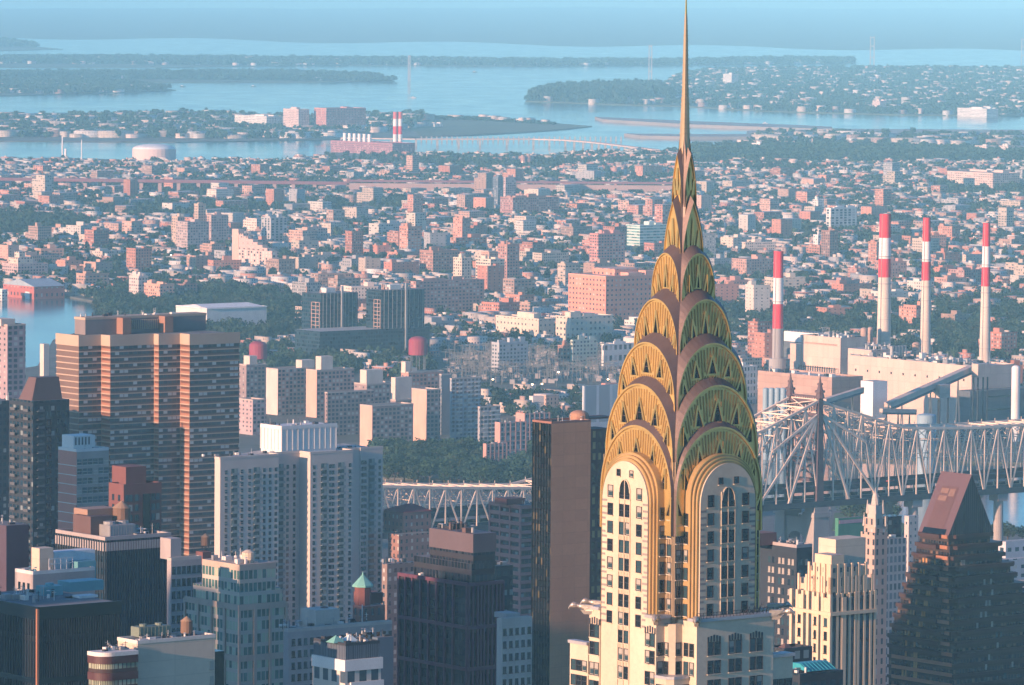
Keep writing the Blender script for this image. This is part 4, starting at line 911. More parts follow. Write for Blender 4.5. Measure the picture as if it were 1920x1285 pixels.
# low causeway bridge over the far water
cw = empty('causeway_bridge', (*gnd(900, 275)[:2], 0), 0, 'low pale causeway bridge on many piers curving over the narrow water', 'bridge'); m = MB(); o0 = gnd(900, 275); pv_ = MB()
pts = [gnd(x, y + 7, 0) - np.array([o0[0], o0[1], 0]) for x, y in ((640, 264), (780, 266), (900, 266), (1000, 266), (1060, 268), (1110, 272), (1160, 278), (1230, 287))]; zc = 12
for a, c in zip(pts, pts[1:]): m.bar((a[0], a[1], zc), (c[0], c[1], zc), 14, 2.2)
for a, c in zip(pts, pts[1:]):
    nn = max(2, int(np.linalg.norm(c - a) / 38))
    for i in range(nn): q = a + (c - a) * i / nn; pv_.box(q[0] - 2, q[0] + 2, q[1] - 5, q[1] + 5, -1, zc - 1)
m.build('deck', M_ps, cw); pv_.build('pier', M_grc, cw)
cw2 = empty('rail_trestle', (*gnd(900, 268)[:2], 0), 0, 'thin row of dark trestle piers behind the pale causeway', 'bridge'); m = MB(); o0 = gnd(900, 268)
for i in range(40):
    q = gnd(790 + i * 9.6, 265) - np.array([o0[0], o0[1], 0]); m.box(q[0] - 1.5, q[0] + 1.5, q[1] - 2, q[1] + 2, -1, 9)
m.build('pier', M_grc, cw2)
# railway viaduct
vd = empty('rail_viaduct', (*gnd(300, 366)[:2], 0), 0, 'long purple steel railway viaduct on tall pale piers', 'viaduct'); o0 = np.array([*gnd(300, 366)[:2], 0]); M_vd = mk('viaduct_steel', (.2, .09, .115), .8, 0, .2, .02); M_vp = mk('viaduct_pier', (.36, .25, .23), .85, 0, .2, .02)
Yv = gy(300, 366)
m = MB(); a, c = at(-80, 335, Yv) - o0, at(655, 344, Yv) - o0; m.bar(a, c, 10, 4.5); m.build('girder', M_vd, vd); take(gnd(300, 366), -350, 330, -10, 10, 0)
for px in (-22, 14, 53, 88, 123, 160, 195, 230, 265, 300, 335, 372, 408, 443, 480, 515, 550, 590, 625): q = at(px, 341, Yv) - o0; m = MB(); m.box(q[0] - 2.6, q[0] + 2.6, q[1] - 4, q[1] + 4, 0, q[2] - 2); m.build('pier', M_vp, vd)
vw = empty('arched_viaduct', (*gnd(900, 362)[:2], 0), 0, 'long low masonry viaduct wall with arches continuing the rail line', 'viaduct'); o0 = np.array([*gnd(900, 362)[:2], 0]); Yw = Yv; take(gnd(900, 362), -250, 420, -12, 12, 0)
m = MB(); xs = list(range(650, 1300, 12)); zt = [at(x, 340 + (x - 650) * .008, Yw)[2] for x in xs]; AR = ((680, 18), (842, 34), (1016, 30), (1190, 24), (1400, 30))
for i in range(len(xs) - 1):
    a, c = at(xs[i], 340, Yw) - o0, at(xs[i + 1], 340, Yw) - o0; xm = (xs[i] + xs[i + 1]) / 2; zb_ = 0
    for ax, aw in AR:
        if abs(xm - ax) < aw / 2: zb_ = zt[i] * .72 * math.sqrt(max(0, 1 - ((xm - ax) / (aw / 2)) ** 2))
    m.box(a[0], c[0], a[1] - 5, a[1] + 5, zb_, zt[i] - 2.5)
m.build('arch_wall', M_vp, vw); m = MB(); a, c = at(650, 339, Yw) - o0, at(1296, 344, Yw) - o0; m.bar(a, c, 11, 3); m.build('coping', M_vd, vw)
# elevated road, left
er = empty('elevated_road', (*gnd(160, 412)[:2], 0), 0, 'pinkish elevated highway crossing the trees at left', 'road'); o0 = np.array([*gnd(160, 412)[:2], 0]); Yr = gy(160, 412); m = MB(); a, c = at(-80, 394, Yr) - o0, at(340, 404, Yr) - o0; m.bar(a, c, 16, 3); m.build('deck', M_ps, er); m = MB()
for i in range(14): q = a + (c - a) * (i + .5) / 14; m.box(q[0] - 1.2, q[0] + 1.2, q[1] - 5, q[1] + 5, 0, q[2] - 1)
m.build('pier', M_grc, er); take(gnd(160, 412), -190, 140, -12, 12, 0)
# inland towers and blocks
HI = dict(pu=3.6, pv=3.1, ww=.5, wh=.5)
Q = qb
b = Q('apartment_tower', 'tall pink slab with sloping top and spine on a columned base', 447, 510, 522, 474, 5700, (.56, .40, .35), style=dict(pu=5.5, pv=3.1, ww=.5, wh=.66, blind=(.62, .56, .5), share=.45), mark='the tall sloping topped slab', bulk=False, top=0, cat='tower')
zt0 = b.z(440, 430, 0, b.wL); m = MB(); m.box(0, b.wR * .9, b.wL + .05, b.wL + 12, 0, zt0); b.part('spine', m, mk('spine_pink', (.54, .38, .31), .85)); m = MB(); n_ = 7
for i in range(n_): m.box(.2, b.wR * .8, i * b.wL / n_ + .02, (i + 1) * b.wL / n_, b.H, b.H + (zt0 - b.H) * (i + .6) / (n_ + 1.2))
b.part('stepped_top', m, [fac((.52, .36, .31), **HI)]); m = MB(); zp = b.z(470, 532); m.box(-9, b.wR + 3, -9, b.wL + 16, 0, zp); b.part('podium', m, [fac((.46, .28, .24), 6, 6, .6, .6), M_roofpale])
Q('apartment_tower', 'slim tan tower with pale left wall above the trees', 364, 372, 386, 384, 6200, TAN, style=HI, mark='the slim tan tower')
Q('apartment_block', 'tan block left of the slim tan tower', 322, 333, 346, 408, 6150, TAN, style=HI); Q('apartment_block', 'pinkish block right of the slim tan tower', 386, 396, 428, 405, 6200, (.42, .3, .28), style=HI); Q('apartment_block', 'grey pink block in front of the tan tower group', 330, 352, 392, 418, 6050, (.4, .3, .28), style=HI)
Q('apartment_tower', 'grey tower with pale vertical bands right of the sloping slab', 490, 508, 538, 410, 6300, GREY, style=dict(pu=6, pv=3.1, ww=.5, wh=.9)); Q('apartment_tower', 'grey pink tower with flat roof right of the banded grey tower', 568, 578, 614, 430, 6300, (.42, .32, .3), style=HI)
Q('apartment_tower', 'dark reddish tower behind the sloping slab', 478, 492, 508, 432, 6500, DKB, style=HI)
b = Q('stepped_hospital', 'pinkish stepped building on the left river bank', 4, 34, 90, 497, 5500, (.44, .32, .3), style=HI, mark='the stepped bank building'); m = MB(); m.box(b.wR * .1, b.wR * .6, b.wL * .2, b.wL * .8, b.H, b.H + 7); m.box(b.wR * .2, b.wR * .4, b.wL * .3, b.wL * .6, b.H + 7, b.H + 13); b.part('tower_top', m, [fac(CREAM, **HI)])
b = Q('boat_shed', 'red brick shed with long pale pitched roof on the bank', 6, 64, 121, 540, 5250, (.40, .12, .1), style=dict(pu=6, pv=8, ww=.3, wh=.4), bulk=False, mark='the red brick bank shed'); m = MB(); m.prism([(-.5, -.5), (b.wR + .5, -.5), (b.wR + .5, b.wL + .5), (-.5, b.wL + .5)], b.H + 1, b.H + 7, inset=[(-.3, b.wL * .45), (b.wR + .3, b.wL * .45), (b.wR + .3, b.wL * .55), (-.3, b.wL * .55)]); b.part('roof', m, mk('slate_blue', (.3, .36, .4), .7)); b.part('gate', (lambda q: (q.box(-.2, 0, 8, 16, 0, 7), q)[1])(MB()), M_white)
b = Q('white_shed', 'small white fronted shed at the left edge of the bank', -14, 4, 14, 545, 5230, PALE, bulk=False)
b = Q('apartment_block', 'cream four storey block above the hillside trees', 242, 260, 278, 520, 5150, (.58, .47, .42), style=HI); Q('school_block', 'low salmon brick block right of the cream four storey one', 270, 300, 327, 535, 5120, (.55, .3, .22), style=HI); Q('apartment_block', 'dusky block at the right end of the hillside trees', 330, 345, 370, 535, 5150, DKB, style=HI)
# two dark unfinished towers
M_net = facade('scaffold_net', (.008, .024, .04), 2.6, 3.2, .8, .62, glass=(.004, .014, .025), blind=(.02, .05, .07), share=.3); M_slab = mk('raw_concrete', (.5, .33, .26), .85)
def raw(label, xL, xC, xR, yt, Y, mark=None):
    b = Bd('unfinished_tower', label, 'tower', xL, xC, xR, yt, Y, group='dark towers under construction', mark=mark); b.body([M_net, M_roof], 'netted_wall'); m = MB(); n_ = int(b.H / 3.2); k = b.wL * .45
    for i in range(1, n_ - 1):
        m.box(-.9, 0, 1, k, i * 3.2, i * 3.2 + .35)
    for y in (1, k * .5, k): m.box(-.9, -.3, y, y + .5, 0, (n_ - 2) * 3.2)
    b.part('open_floors', m, M_slab); m = MB(); m.bar((b.wR * .55, -1.2, 0), (b.wR * .55, -1.2, b.H + 6), 1.6); b.part('hoist_mast', m, M_metal); m = MB()
    for i in range(7): x = rnd.uniform(.5, b.wR - 1); y = rnd.uniform(.5, b.wL - 1); m.box(x, x + 1, y, y + 1, b.H, b.H + rnd.uniform(2, 5))
    b.part('column_stub', m, M_slab); m = MB(); m.box(b.wR * .3, b.wR * .55, b.wL * .3, b.wL * .6, b.H, b.H + 4); b.part('core', m, M_pale)
    m = MB()
    for i in range(10): x = (i + .5) * b.wR / 10; m.box(x, x + .3, -.3, 0, 0, b.H)
    b.part('scaffold_pole', m, M_metal); return b
raw('dark unfinished netted tower with orange floor edges, left of the pair', 566, 602, 671, 551, 4450, 'the dark unfinished towers'); raw('dark unfinished netted tower, right of the pair', 687, 716, 796, 545, 4440); b = Bd('unfinished_podium', 'long dark netted base below the two unfinished towers', 'building', 553, 600, 806, 622, 4400); b.body([M_net, M_roofpale])
for px, py, r, lab in ((784, 652, 18, 'big dark red round tank on legs right of the dark towers'), (484, 660, 17, 'dim dark red round tank behind the white bulkhead')):
    p = at(px, py, 4150); rr = r * .415; o = empty('water_tower', (p[0], p[1], 0), R(20), lab, 'water tower'); m = MB(); m.cyl(0, 0, p[2] - rr * .75, p[2] + rr * .7, rr, n=20); m.dome(0, 0, p[2] + rr * .7, rr, rr * .5, 20, 4); m.build('tank', mk('tank_dark_red', (.27, .04, .07), .7, 0, .2, .1), o)
    for k in range(6): a = k * 1.047; m = MB(); m.bar((rr * .8 * math.cos(a), rr * .8 * math.sin(a), 0), (rr * .8 * math.cos(a), rr * .8 * math.sin(a), p[2] - rr * .7), .7); m.build('leg', M_psd, o)
    take(p, -8, 8, -8, 8, 0)
b = Q('long_shed', 'long white tent roofed shed among the trees', 330, 388, 500, 580, 4750, PALE, bulk=False, style=dict(pu=40, pv=40, ww=.01, wh=.01), mark='the long white shed')
m = MB(); m.prism([(-1, -1), (b.wR + 1, -1), (b.wR + 1, b.wL + 1), (-1, b.wL + 1)], b.H, b.H + 3, inset=[(4, b.wL * .48), (b.wR - 4, b.wL * .48), (b.wR - 4, b.wL * .52), (4, b.wL * .52)]); b.part('roof', m, M_wh)
b = Q('factory', 'big salmon pink factory block with set back upper floors', 1066, 1136, 1245, 520, 4900, (.62, .25, .17), style=dict(pu=5, pv=4.5, ww=.35, wh=.4), mark='the salmon factory block', trim=(.62, .3, .22)); m = MB(); m.box(b.wR * .35, b.wR * .85, b.wL * .3, b.wL * .9, 0, b.H + 6); b.part('upper_floors', m, [fac((.62, .25, .17), 6, 5, .35, .4), M_roof])
Q('apartment_block', 'brick block with bright pink left wall and grey windowed side', 1106, 1122, 1172, 440, 5800, (.48, .22, .19), style=dict(pu=4, pv=3.2, ww=.6, wh=.5), mark='the pink walled block'); Q('office_block', 'white and sea green glass block left of the spire', 1174, 1200, 1250, 424, 6200, (.5, .58, .52), style=dict(pu=5, pv=3.4, ww=.95, wh=.5, glass=(.08, .2, .2), blind=(.3, .45, .42)))
Q('apartment_block', 'cream balcony block in front of the brown tower', 892, 920, 946, 488, 5400, CREAM, style=dict(pu=4, pv=3.2, ww=.7, wh=.45), mark='the cream balcony block'); Q('apartment_tower', 'brown brick tower with pale stair strip', 934, 951, 974, 460, 5500, (.36, .19, .16), style=HI); Q('apartment_block', 'long reddish block with dark stair tower left of the cream block', 787, 812, 862, 472, 5600, BRICK, style=HI); Q('apartment_block', 'pale rendered block right of the long reddish one', 850, 866, 884, 485, 5500, CREAM, style=HI); Q('apartment_block', 'wide shaded brick slab right of the dark towers', 770, 780, 908, 530, 5000, (.36, .2, .18), style=dict(pu=4.2, pv=3.2, ww=.55, wh=.5), mark='the wide brick slab'); Q('apartment_block', 'red brown long slab with grey end wall on the hill', 938, 962, 1048, 372, 7000, (.34, .17, .16), style=HI); Q('apartment_tower', 'slim twin topped tower against the viaduct', 944, 948, 967, 334, 7200, (.46, .34, .33), style=HI); Q('apartment_tower', 'dark blue grey tower left of the twin topped one', 924, 934, 946, 334, 7250, (.12, .15, .2), style=HI)
Q('office_tower', 'grey tower of pale vertical strips right of the spire', 1549, 1558, 1607, 392, 6700, PALE, style=dict(pu=7, pv=3.2, ww=.6, wh=.95)); Q('apartment_block', 'small white lit block left of the striped grey tower', 1524, 1534, 1545, 376, 7100, PALE, style=HI); Q('apartment_tower', 'narrow white tower in front of the striped grey tower', 1525, 1534, 1541, 442, 6100, PALE, style=HI); Q('apartment_tower', 'dark brick tower beside the narrow white tower', 1540, 1556, 1572, 434, 6000, DKB, style=HI)
# brick housing estate behind the power station
EST = [(1340, 1370, 1406, 528), (1372, 1400, 1448, 488), (1408, 1438, 1452, 535), (1470, 1484, 1496, 538), (1490, 1512, 1546, 533), (1546, 1568, 1612, 528), (1590, 1606, 1626, 505), (1621, 1650, 1660, 515), (1676, 1706, 1740, 521), (1722, 1742, 1775, 512), (1752, 1776, 1812, 523), (1778, 1808, 1852, 508), (1862, 1880, 1906, 527), (1895, 1915, 1940, 515), (1420, 1440, 1478, 500), (1640, 1668, 1700, 492), (1310, 1330, 1350, 540)]
for i, (a, c, d, y) in enumerate(EST):
    b = Q('estate_tower', None, a, c, d, y, 5150 + (i * 53) % 260 + (600 - y) * 4, [(.38, .2, .17), (.42, .24, .19), (.35, .19, .17)][i % 3], 'tower', rot=38 + (i % 3 - 1) * 6, style=dict(pu=3.6, pv=3., ww=.4, wh=.5), top=2, group='brick towers of the housing estate'); b.root['auto'] = 'brick estate tower'
b = Q('greenhouse', 'pale long low wooden ribbed hall left of the short chimney', 1365, 1378, 1420, 690, 4000, PALE, style=dict(pu=3, pv=5, ww=.5, wh=.6))
Q('arched_hall', 'small pale hall with a row of arched windows near the spire', 1128, 1132, 1196, 648, 4300, PALE, style=dict(pu=5, pv=9, ww=.55, wh=.5)); Q('apartment_block', 'pale green block with grey windows in the low blocks', 1070, 1074, 1120, 640, 4350, (.45, .5, .42), style=HI); Q('apartment_block', 'brick block joined to the pale green block', 1046, 1056, 1072, 650, 4350, BRICK, style=HI); Q('factory', 'long cream low factory with small windows, lit', 1042, 1070, 1150, 596, 4600, CREAM, style=dict(pu=5, pv=5, ww=.4, wh=.4)); Q('factory', 'pale factory left of the long cream one', 930, 1010, 1040, 600, 4650, CREAM, style=dict(pu=5, pv=5, ww=.3, wh=.35)); Q('apartment_block', 'blue grey and brick pair of small blocks below the trees', 922, 936, 990, 645, 4300, (.36, .38, .4), style=HI)
# transformer yard
yd = empty('transformer_yard', (*gnd(990, 720)[:2], 0), 0, 'wide grey transformer yard bristling with thin pylons', 'substation'); o0 = np.array([*gnd(990, 720)[:2], 0]); P = sample([(832, 668), (1160, 668), (1165, 722), (840, 726)], 520) - o0; m = MB(); m2 = MB()
for i, q in enumerate(P):
    h = nr.uniform(7, 15); m.bar((q[0], q[1], 0), (q[0], q[1], h), .5); m.bar((q[0] - 4, q[1], h * .9), (q[0] + 4, q[1], h * .9), .35)
    if i % 3 == 0: m2.box(q[0] - 2, q[0] + 2, q[1] - 2, q[1] + 2, 0, nr.uniform(3, 6))
o = m.build('pylon_field', mk('pylon_grey', (.13, .14, .15), .8, .0), yd); o['kind'] = 'stuff'; o = m2.build('transformers', M_grc, yd); o['kind'] = 'stuff'
take(gnd(990, 720), -75, 80, -150, 260, 0); LANDMARKS.append((990, 690, 'the transformer yard'))
# ================================================================== island flats between the river channels
ISL = dict(pu=3.4, pv=2.9, ww=.62, wh=.6, share=.22, glass=(.025, .035, .05))
def isl(label, xL, xC, xR, yt, Y, col, caps=(), **k):
    b = Bd('apartment_block', label, 'building', xL, xC, xR, yt, Y, group='flats on the river island', mark=k.get('mark')); st = dict(ISL); st.update(k.get('style', {}))
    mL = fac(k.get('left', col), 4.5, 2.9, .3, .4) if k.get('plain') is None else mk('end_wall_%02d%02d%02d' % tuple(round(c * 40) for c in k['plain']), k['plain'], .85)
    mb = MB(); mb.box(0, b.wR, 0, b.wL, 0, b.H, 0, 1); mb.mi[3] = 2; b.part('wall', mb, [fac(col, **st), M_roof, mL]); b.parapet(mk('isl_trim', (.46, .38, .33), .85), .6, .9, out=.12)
    for x0, x1, y0 in caps:
        pz = b.z((x0 + x1) / 2, y0, 4, 4); u0 = b.u(x0, 3); u1 = b.u(x1, 3); m = MB(); m.box(min(u0, u1), max(u0, u1), 3, 3 + max(5, b.wL * .5), b.H, pz); b.part('lift_house', m, [mk('lift_house_cream', (.6, .5, .42), .85)])
    if k.get('balcony'):
        many(b, 'balcony', [(b.wR * f - 2, b.wR * f + 2, -1.2, 0, b.H - i * 2.9, b.H - i * 2.9 + 1) for i in range(1, int(b.H / 2.9)) for f in (.25, .6, .85)], M_pale)
    return b
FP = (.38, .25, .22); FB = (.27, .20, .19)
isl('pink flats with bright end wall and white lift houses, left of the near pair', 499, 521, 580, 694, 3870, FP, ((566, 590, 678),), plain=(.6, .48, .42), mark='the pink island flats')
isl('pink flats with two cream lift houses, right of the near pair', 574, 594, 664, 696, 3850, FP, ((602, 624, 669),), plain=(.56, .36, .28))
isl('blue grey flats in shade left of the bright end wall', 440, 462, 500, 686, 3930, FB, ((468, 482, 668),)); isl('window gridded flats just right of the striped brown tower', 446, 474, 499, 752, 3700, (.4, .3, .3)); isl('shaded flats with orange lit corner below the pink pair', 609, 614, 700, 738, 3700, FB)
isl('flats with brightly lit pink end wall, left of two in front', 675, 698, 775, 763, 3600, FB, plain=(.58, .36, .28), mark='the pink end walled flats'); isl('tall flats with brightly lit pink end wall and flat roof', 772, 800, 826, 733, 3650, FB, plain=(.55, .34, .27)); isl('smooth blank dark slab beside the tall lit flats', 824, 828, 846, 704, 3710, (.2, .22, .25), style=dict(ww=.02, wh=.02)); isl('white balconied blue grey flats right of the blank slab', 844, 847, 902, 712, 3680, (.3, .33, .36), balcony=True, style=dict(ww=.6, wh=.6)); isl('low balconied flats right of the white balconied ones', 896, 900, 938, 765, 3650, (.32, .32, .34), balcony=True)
isl('flats with tall cream left lift house', 664, 688, 742, 722, 3800, FB, ((687, 718, 694),)); isl('dark flats under a tall cream tower box', 730, 742, 772, 752, 3730, FB, ((741, 772, 708),)); isl('brick flats with slim cream stair box', 752, 766, 832, 700, 3870, (.42, .24, .2), ((760, 770, 678), (772, 782, 690)))
isl('dusky flats at the left behind the sharp roofed dark tower', -30, 14, 48, 612, 2800, (.34, .26, .27), ((2, 28, 598),)); isl('pink flats right of the river end, half hidden', 78, 84, 108, 720, 3750, FP, ((82, 92, 645),))
def frame_blk(label, xL, xC, xR, yt, Y, mark=None):
    b = Bd('apartment_block', label, 'building', xL, xC, xR, yt, Y, mark=mark); b.body([fac((.30, .3, .32), 2.6, 3.0, .8, .7, blind=(.45, .42, .38)), M_roof]); m = MB(); n_ = int(b.H / 6)
    for i in range(6): x = i * b.wR / 5; m.box(x - .5, x + .5, -.5, 0, 0, b.H + 1)
    for i in range(n_ + 1): m.box(-.5, b.wR, -.4, 0, b.H - i * 6, b.H - i * 6 + .8)
    m.box(-.5, 0, 0, b.wL, 0, b.H + 1); b.part('pink_frame', m, mk('pink_frame', (.5, .28, .24), .85)); clutter(b, 1, b.wR - 1, 1, b.wL - 1, b.H, 5, 1.2); return b
frame_blk('pink framed glass block left of the black and brick slab', 929, 938, 986, 795, 3440, 'the pink framed glass block'); frame_blk('taller pink framed block behind the black and brick slab', 968, 984, 1030, 778, 3510); frame_blk('low pink framed block on the left of the taller one', 907, 912, 950, 835, 3400)
isl('grey topped orange penthouse tower left of the spire', 1020, 1024, 1048, 743, 3850, (.5, .33, .26), style=dict(ww=.3)); b = Bd('depot', 'white panelled depot with grey drums by the river', 'building', 1092, 1096, 1164, 724, 3700); b.body([fac((.5, .55, .58), 12, 40, .8, .85, glass=(.2, .24, .27), blind=(.3, .33, .36)), M_roofpale])
# ================================================================== the near city
M_cbeige = panels('tan_render', (.54, .46, .36), 9, 3.2, .9, .03); M_gstone = mk('grey_stone', (.34, .31, .3), .85, 0, .25, .15); M_redb = mk('red_brown_brick', (.16, .065, .06), .85, 0, .25, .2); M_purp = mk('purple_granite', (.11, .04, .065), .6, 0, .25, .2); M_brn = mk('brown_panel', (.12, .075, .07), .6, 0, .25, .1); M_teal = mk('copper_green', (.17, .42, .36), .7, 0, .25, .4); M_tealm = mk('teal_metal', (.12, .32, .36), .5, .1, .2, .2); M_sunlit_edge = mk('sunlit_edge_paint', (.36, .16, .09), .5, .15, .2, .2)
def curtain(name, glass, mull, pu, pv, ww=.86, wh=.8, share=.15, blind=(.2, .24, .24), **k): return facade(name, mull, pu, pv, ww, wh, glass=glass, blind=blind, share=share, v0=.1, **k)
def path_tower(name, label, cat, Y, x0, yt, segs, mark=None, back=26.):
    """A tower whose outline steps along right walls (R, to a column), left walls (L, to a column) and hidden returns (B, metres)."""
    xC = x0; b = Bd(name, label, cat, None, xC, None, yt, Y, mark=mark); TAKEN.pop(); q = np.zeros(2); P = [(0., 0.)]; S = []
    for t, val in segs:
        w0 = b.p[:2] + b.dr * q[0] + b.dl * q[1]; w3 = np.array([*w0, b.H])
        if t == 'R': L = along(w3, b.dr, val); n_ = q + (L, 0)
        elif t == 'L': L = along(w3, -b.dl, val); n_ = q + (0, -L)
        else: n_ = q + (0, val)
        S.append((t, tuple(q), tuple(n_))); q = n_; P.append(tuple(q))
    b.wR = max(p[0] for p in P); ym = max(p[1] for p in P) + back; b.poly = P + [(P[-1][0], ym), (P[0][0], ym)]; b.segs = S; b.ym = ym
    take(b.p, 0, b.wR, min(p[1] for p in P), ym); return b
# --- striped brown tower
pL = 16.0
b = path_tower('apartment_tower', 'wide brown tower banded with cream floors, sawtooth walls and orange lit edges', 'tower', 2350, 148, 632, [('R', 190), ('L', 207), ('R', 289), ('L', 298), ('R', 338), ('L', 356), ('R', 449)], 'the striped brown tower')
Lw = b.v(106); b.poly = b.poly[:-2] + [(b.wR, Lw + 6), (0, Lw)]; b.segs = [('L', (0, Lw), (0, 0))] + b.segs
M_band = mk('cream_band', (.42, .32, .24), .8, 0, .15, .1); M_brb = mk('brown_brick', (.27, .145, .105), .85, 0, .25, .12)
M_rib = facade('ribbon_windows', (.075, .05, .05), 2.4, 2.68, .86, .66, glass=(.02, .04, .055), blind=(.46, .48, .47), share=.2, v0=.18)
zt = b.H; zp = zt - 4.2
mb = MB(); mb.prism(b.poly, 0, zt - .1, 0, 1, False)
for i, (t, a, c) in enumerate(b.segs): pass
npoly = len(b.poly)
for i in range(npoly):
    a, c = b.poly[i], b.poly[(i + 1) % npoly]
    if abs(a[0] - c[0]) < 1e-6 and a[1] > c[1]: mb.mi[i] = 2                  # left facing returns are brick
mb.mi[npoly - 1] = 3  # first left wall: its lack of sun is put into a darker brick
b.part('wall', mb, [M_rib, M_roof, facade('brick_return', (.30, .14, .09), 60, 2.68, .98, .42, glass=(.10, .05, .035), blind=(.14, .07, .05), share=.4, v0=.25), mk('painted_shade_brick', (.15, .1, .08), .85, 0, .2, .12)])
m = MB()
def seg_box(m, a, c, z0, z1, t0, t1):
    if abs(a[1] - c[1]) < 1e-6: m.box(a[0] - (t1 if a[0] < c[0] else 0), c[0], a[1] - t1, a[1] - t0, z0, z1)
    else: m.box(a[0] - t1, a[0] - t0, min(a[1], c[1]), max(a[1], c[1]), z0, z1)
for t, a, c in b.segs:
    for i in range(1, 62):
        z = zp - i * 2.68
        if z < 5: break
        seg_box(m, a, c, z, z + .5, 0, .3)
b.part('floor_bands', m, M_band); m = MB()
for t, a, c in b.segs: seg_box(m, a, c, zp, zt + .7, 0, .5)
b.part('parapet', m, M_band)
m = MB(); y0 = 9.; u0, u1, u2 = b.u(160, y0), b.u(386, y0), b.u(225, y0); zq = b.z(300, 598, 30, y0); m.box(u0, u1, y0, Lw - .5, zt, zq); b.part('penthouse', m, [mk('penthouse_grey', (.2, .17, .17), .85)]); m = MB(); m.box(u0 - .2, u1 + .2, y0 - .2, Lw - .3, zq, zq + 1.1); b.part('penthouse_rim', m, M_band)
for px0, px1 in ((225, 243), (304, 319)):
    a, c = b.u(px0, y0 - 5), b.u(px1, y0 - 5); m = MB(); m.box(a + 1.5, a + 6, y0 - 5, y0 - .02, zt, zq + .6); b.part('orange_bay', m, M_brb)
m = MB()
for i in range(16): x = b.u(246, y0) + i * 1.15; m.box(x, x + .4, y0 - .5, y0 - .02, zq - 5, zq - .8)
b.part('vent_fins', m, M_band); clutter(b, u0 + 1, u1 - 1, y0 + 1, Lw - 2, zq + 1, 10, 1.0)
# --- white towers with balconies
b = path_tower('apartment_tower', 'broad pale concrete tower of four stepped wings with balcony columns', 'tower', 2200, 413, 862, [('R', 523), ('B', 6.5), ('R', 562), ('L', 582), ('R', 662), ('B', 7), ('R', 675), ('L', 676), ('R', 718)], 'the broad pale tower')
Lw = b.v(405); b.poly = b.poly[:-2] + [(b.wR, 34.), (b.wR * .5, 30.), (0, max(Lw, 4))]; b.segs = [('L', (0, max(Lw, 4)), (0, 0))] + b.segs
M_conc = mk('pale_concrete', (.50, .44, .39), .85, 0, .16, .08); mb = MB(); mb.prism(b.poly, 0, b.H, 0, 1, False); b.part('wall', mb, [M_conc, M_roofpale])
zs = [b.H - 5.5 - 2.66 * i for i in range(33)]; BAL = []; strip_ = MB()
R_ = [s for s in b.segs if s[0] == 'R']
def colz(sg, fr, kind):
    (ax, ay), (cx, cy) = sg[1], sg[2]; x = ax + (cx - ax) * fr
    if kind == 'b':
        strip_.box(x - 1.55, x + 1.55, ay - .05, ay + .2, zs[-1] - 2, zs[0] + 1.4); BAL.extend((z, (x - 1.7, x + 1.7, ay - 1.1, ay - .04, z - 1.35, z - .3)) for z in zs)
    else: b.windows('R', [x - .75, x + .75] if kind == 'p' else [x], zs, 1.3, 1.65, [M_glass, M_glass2, M_glass], base=ay, limit=99, sill=M_conc)
for f, k in ((.10, 's'), (.24, 'b'), (.37, 's'), (.5, 's'), (.62, 'b'), (.75, 's'), (.85, 's'), (.95, 's')): colz(R_[0], f, k)
for f, k in ((.12, 's'), (.36, 'b'), (.6, 's'), (.82, 's')): colz(R_[1], f, k)
for f, k in ((.09, 's'), (.32, 'b'), (.5, 'p'), (.72, 'b'), (.93, 's')): colz(R_[2], f, k)
for f, k in ((.16, 'p'), (.5, 'b'), (.86, 's')): colz(R_[4], f, k)
b.part('glazed_strip', strip_, [facade('balcony_glazing', (.1, .11, .12), 1.5, 2.66, .9, .8, glass=(.02, .045, .055), blind=(.22, .26, .25))]); many(b, 'balcony', [q for z, q in sorted(BAL, key=lambda t: -t[0])], mk('balcony_front', (.22, .26, .26), .7)); m = MB()
for t, a, c in b.segs: seg_box(m, a, c, b.H, b.H + 1.0, -.5, .15)
b.part('parapet', m, M_conc); m = MB(); y0 = 8.; u0, u1 = b.u(528, y0), b.u(630, y0); zq = b.z(580, 806, 20, y0); zf = b.H + 1.2; m.box(u0, u1, y0, y0 + 15, b.H, zq); b.part('penthouse', m, [M_white, M_roof]); m = MB()
for i in range(11): x = u0 + i * (u1 - u0) / 10; m.box(x - .2, x + .2, y0 - .3, y0 - .02, zf, zq)
for i in range(7): y = y0 + i * 15 / 6; m.box(u0 - .3, u0 - .02, y - .2, y + .2, zf, zq)
m.box(u0 - .3, u1 + .3, y0 - .35, y0 - .02, zq - 1, zq + .6); m.box(u0 - .35, u0 - .02, y0, y0 + 15, zq - 1, zq + .6); b.part('penthouse_rib', m, M_white); clutter(b, u0 + 1, u1 - 1, y0 + 1, y0 + 13, zq, 9, 1.0); clutter(b, 2, b.wR - 3, 9, 16, b.H, 18, .9)
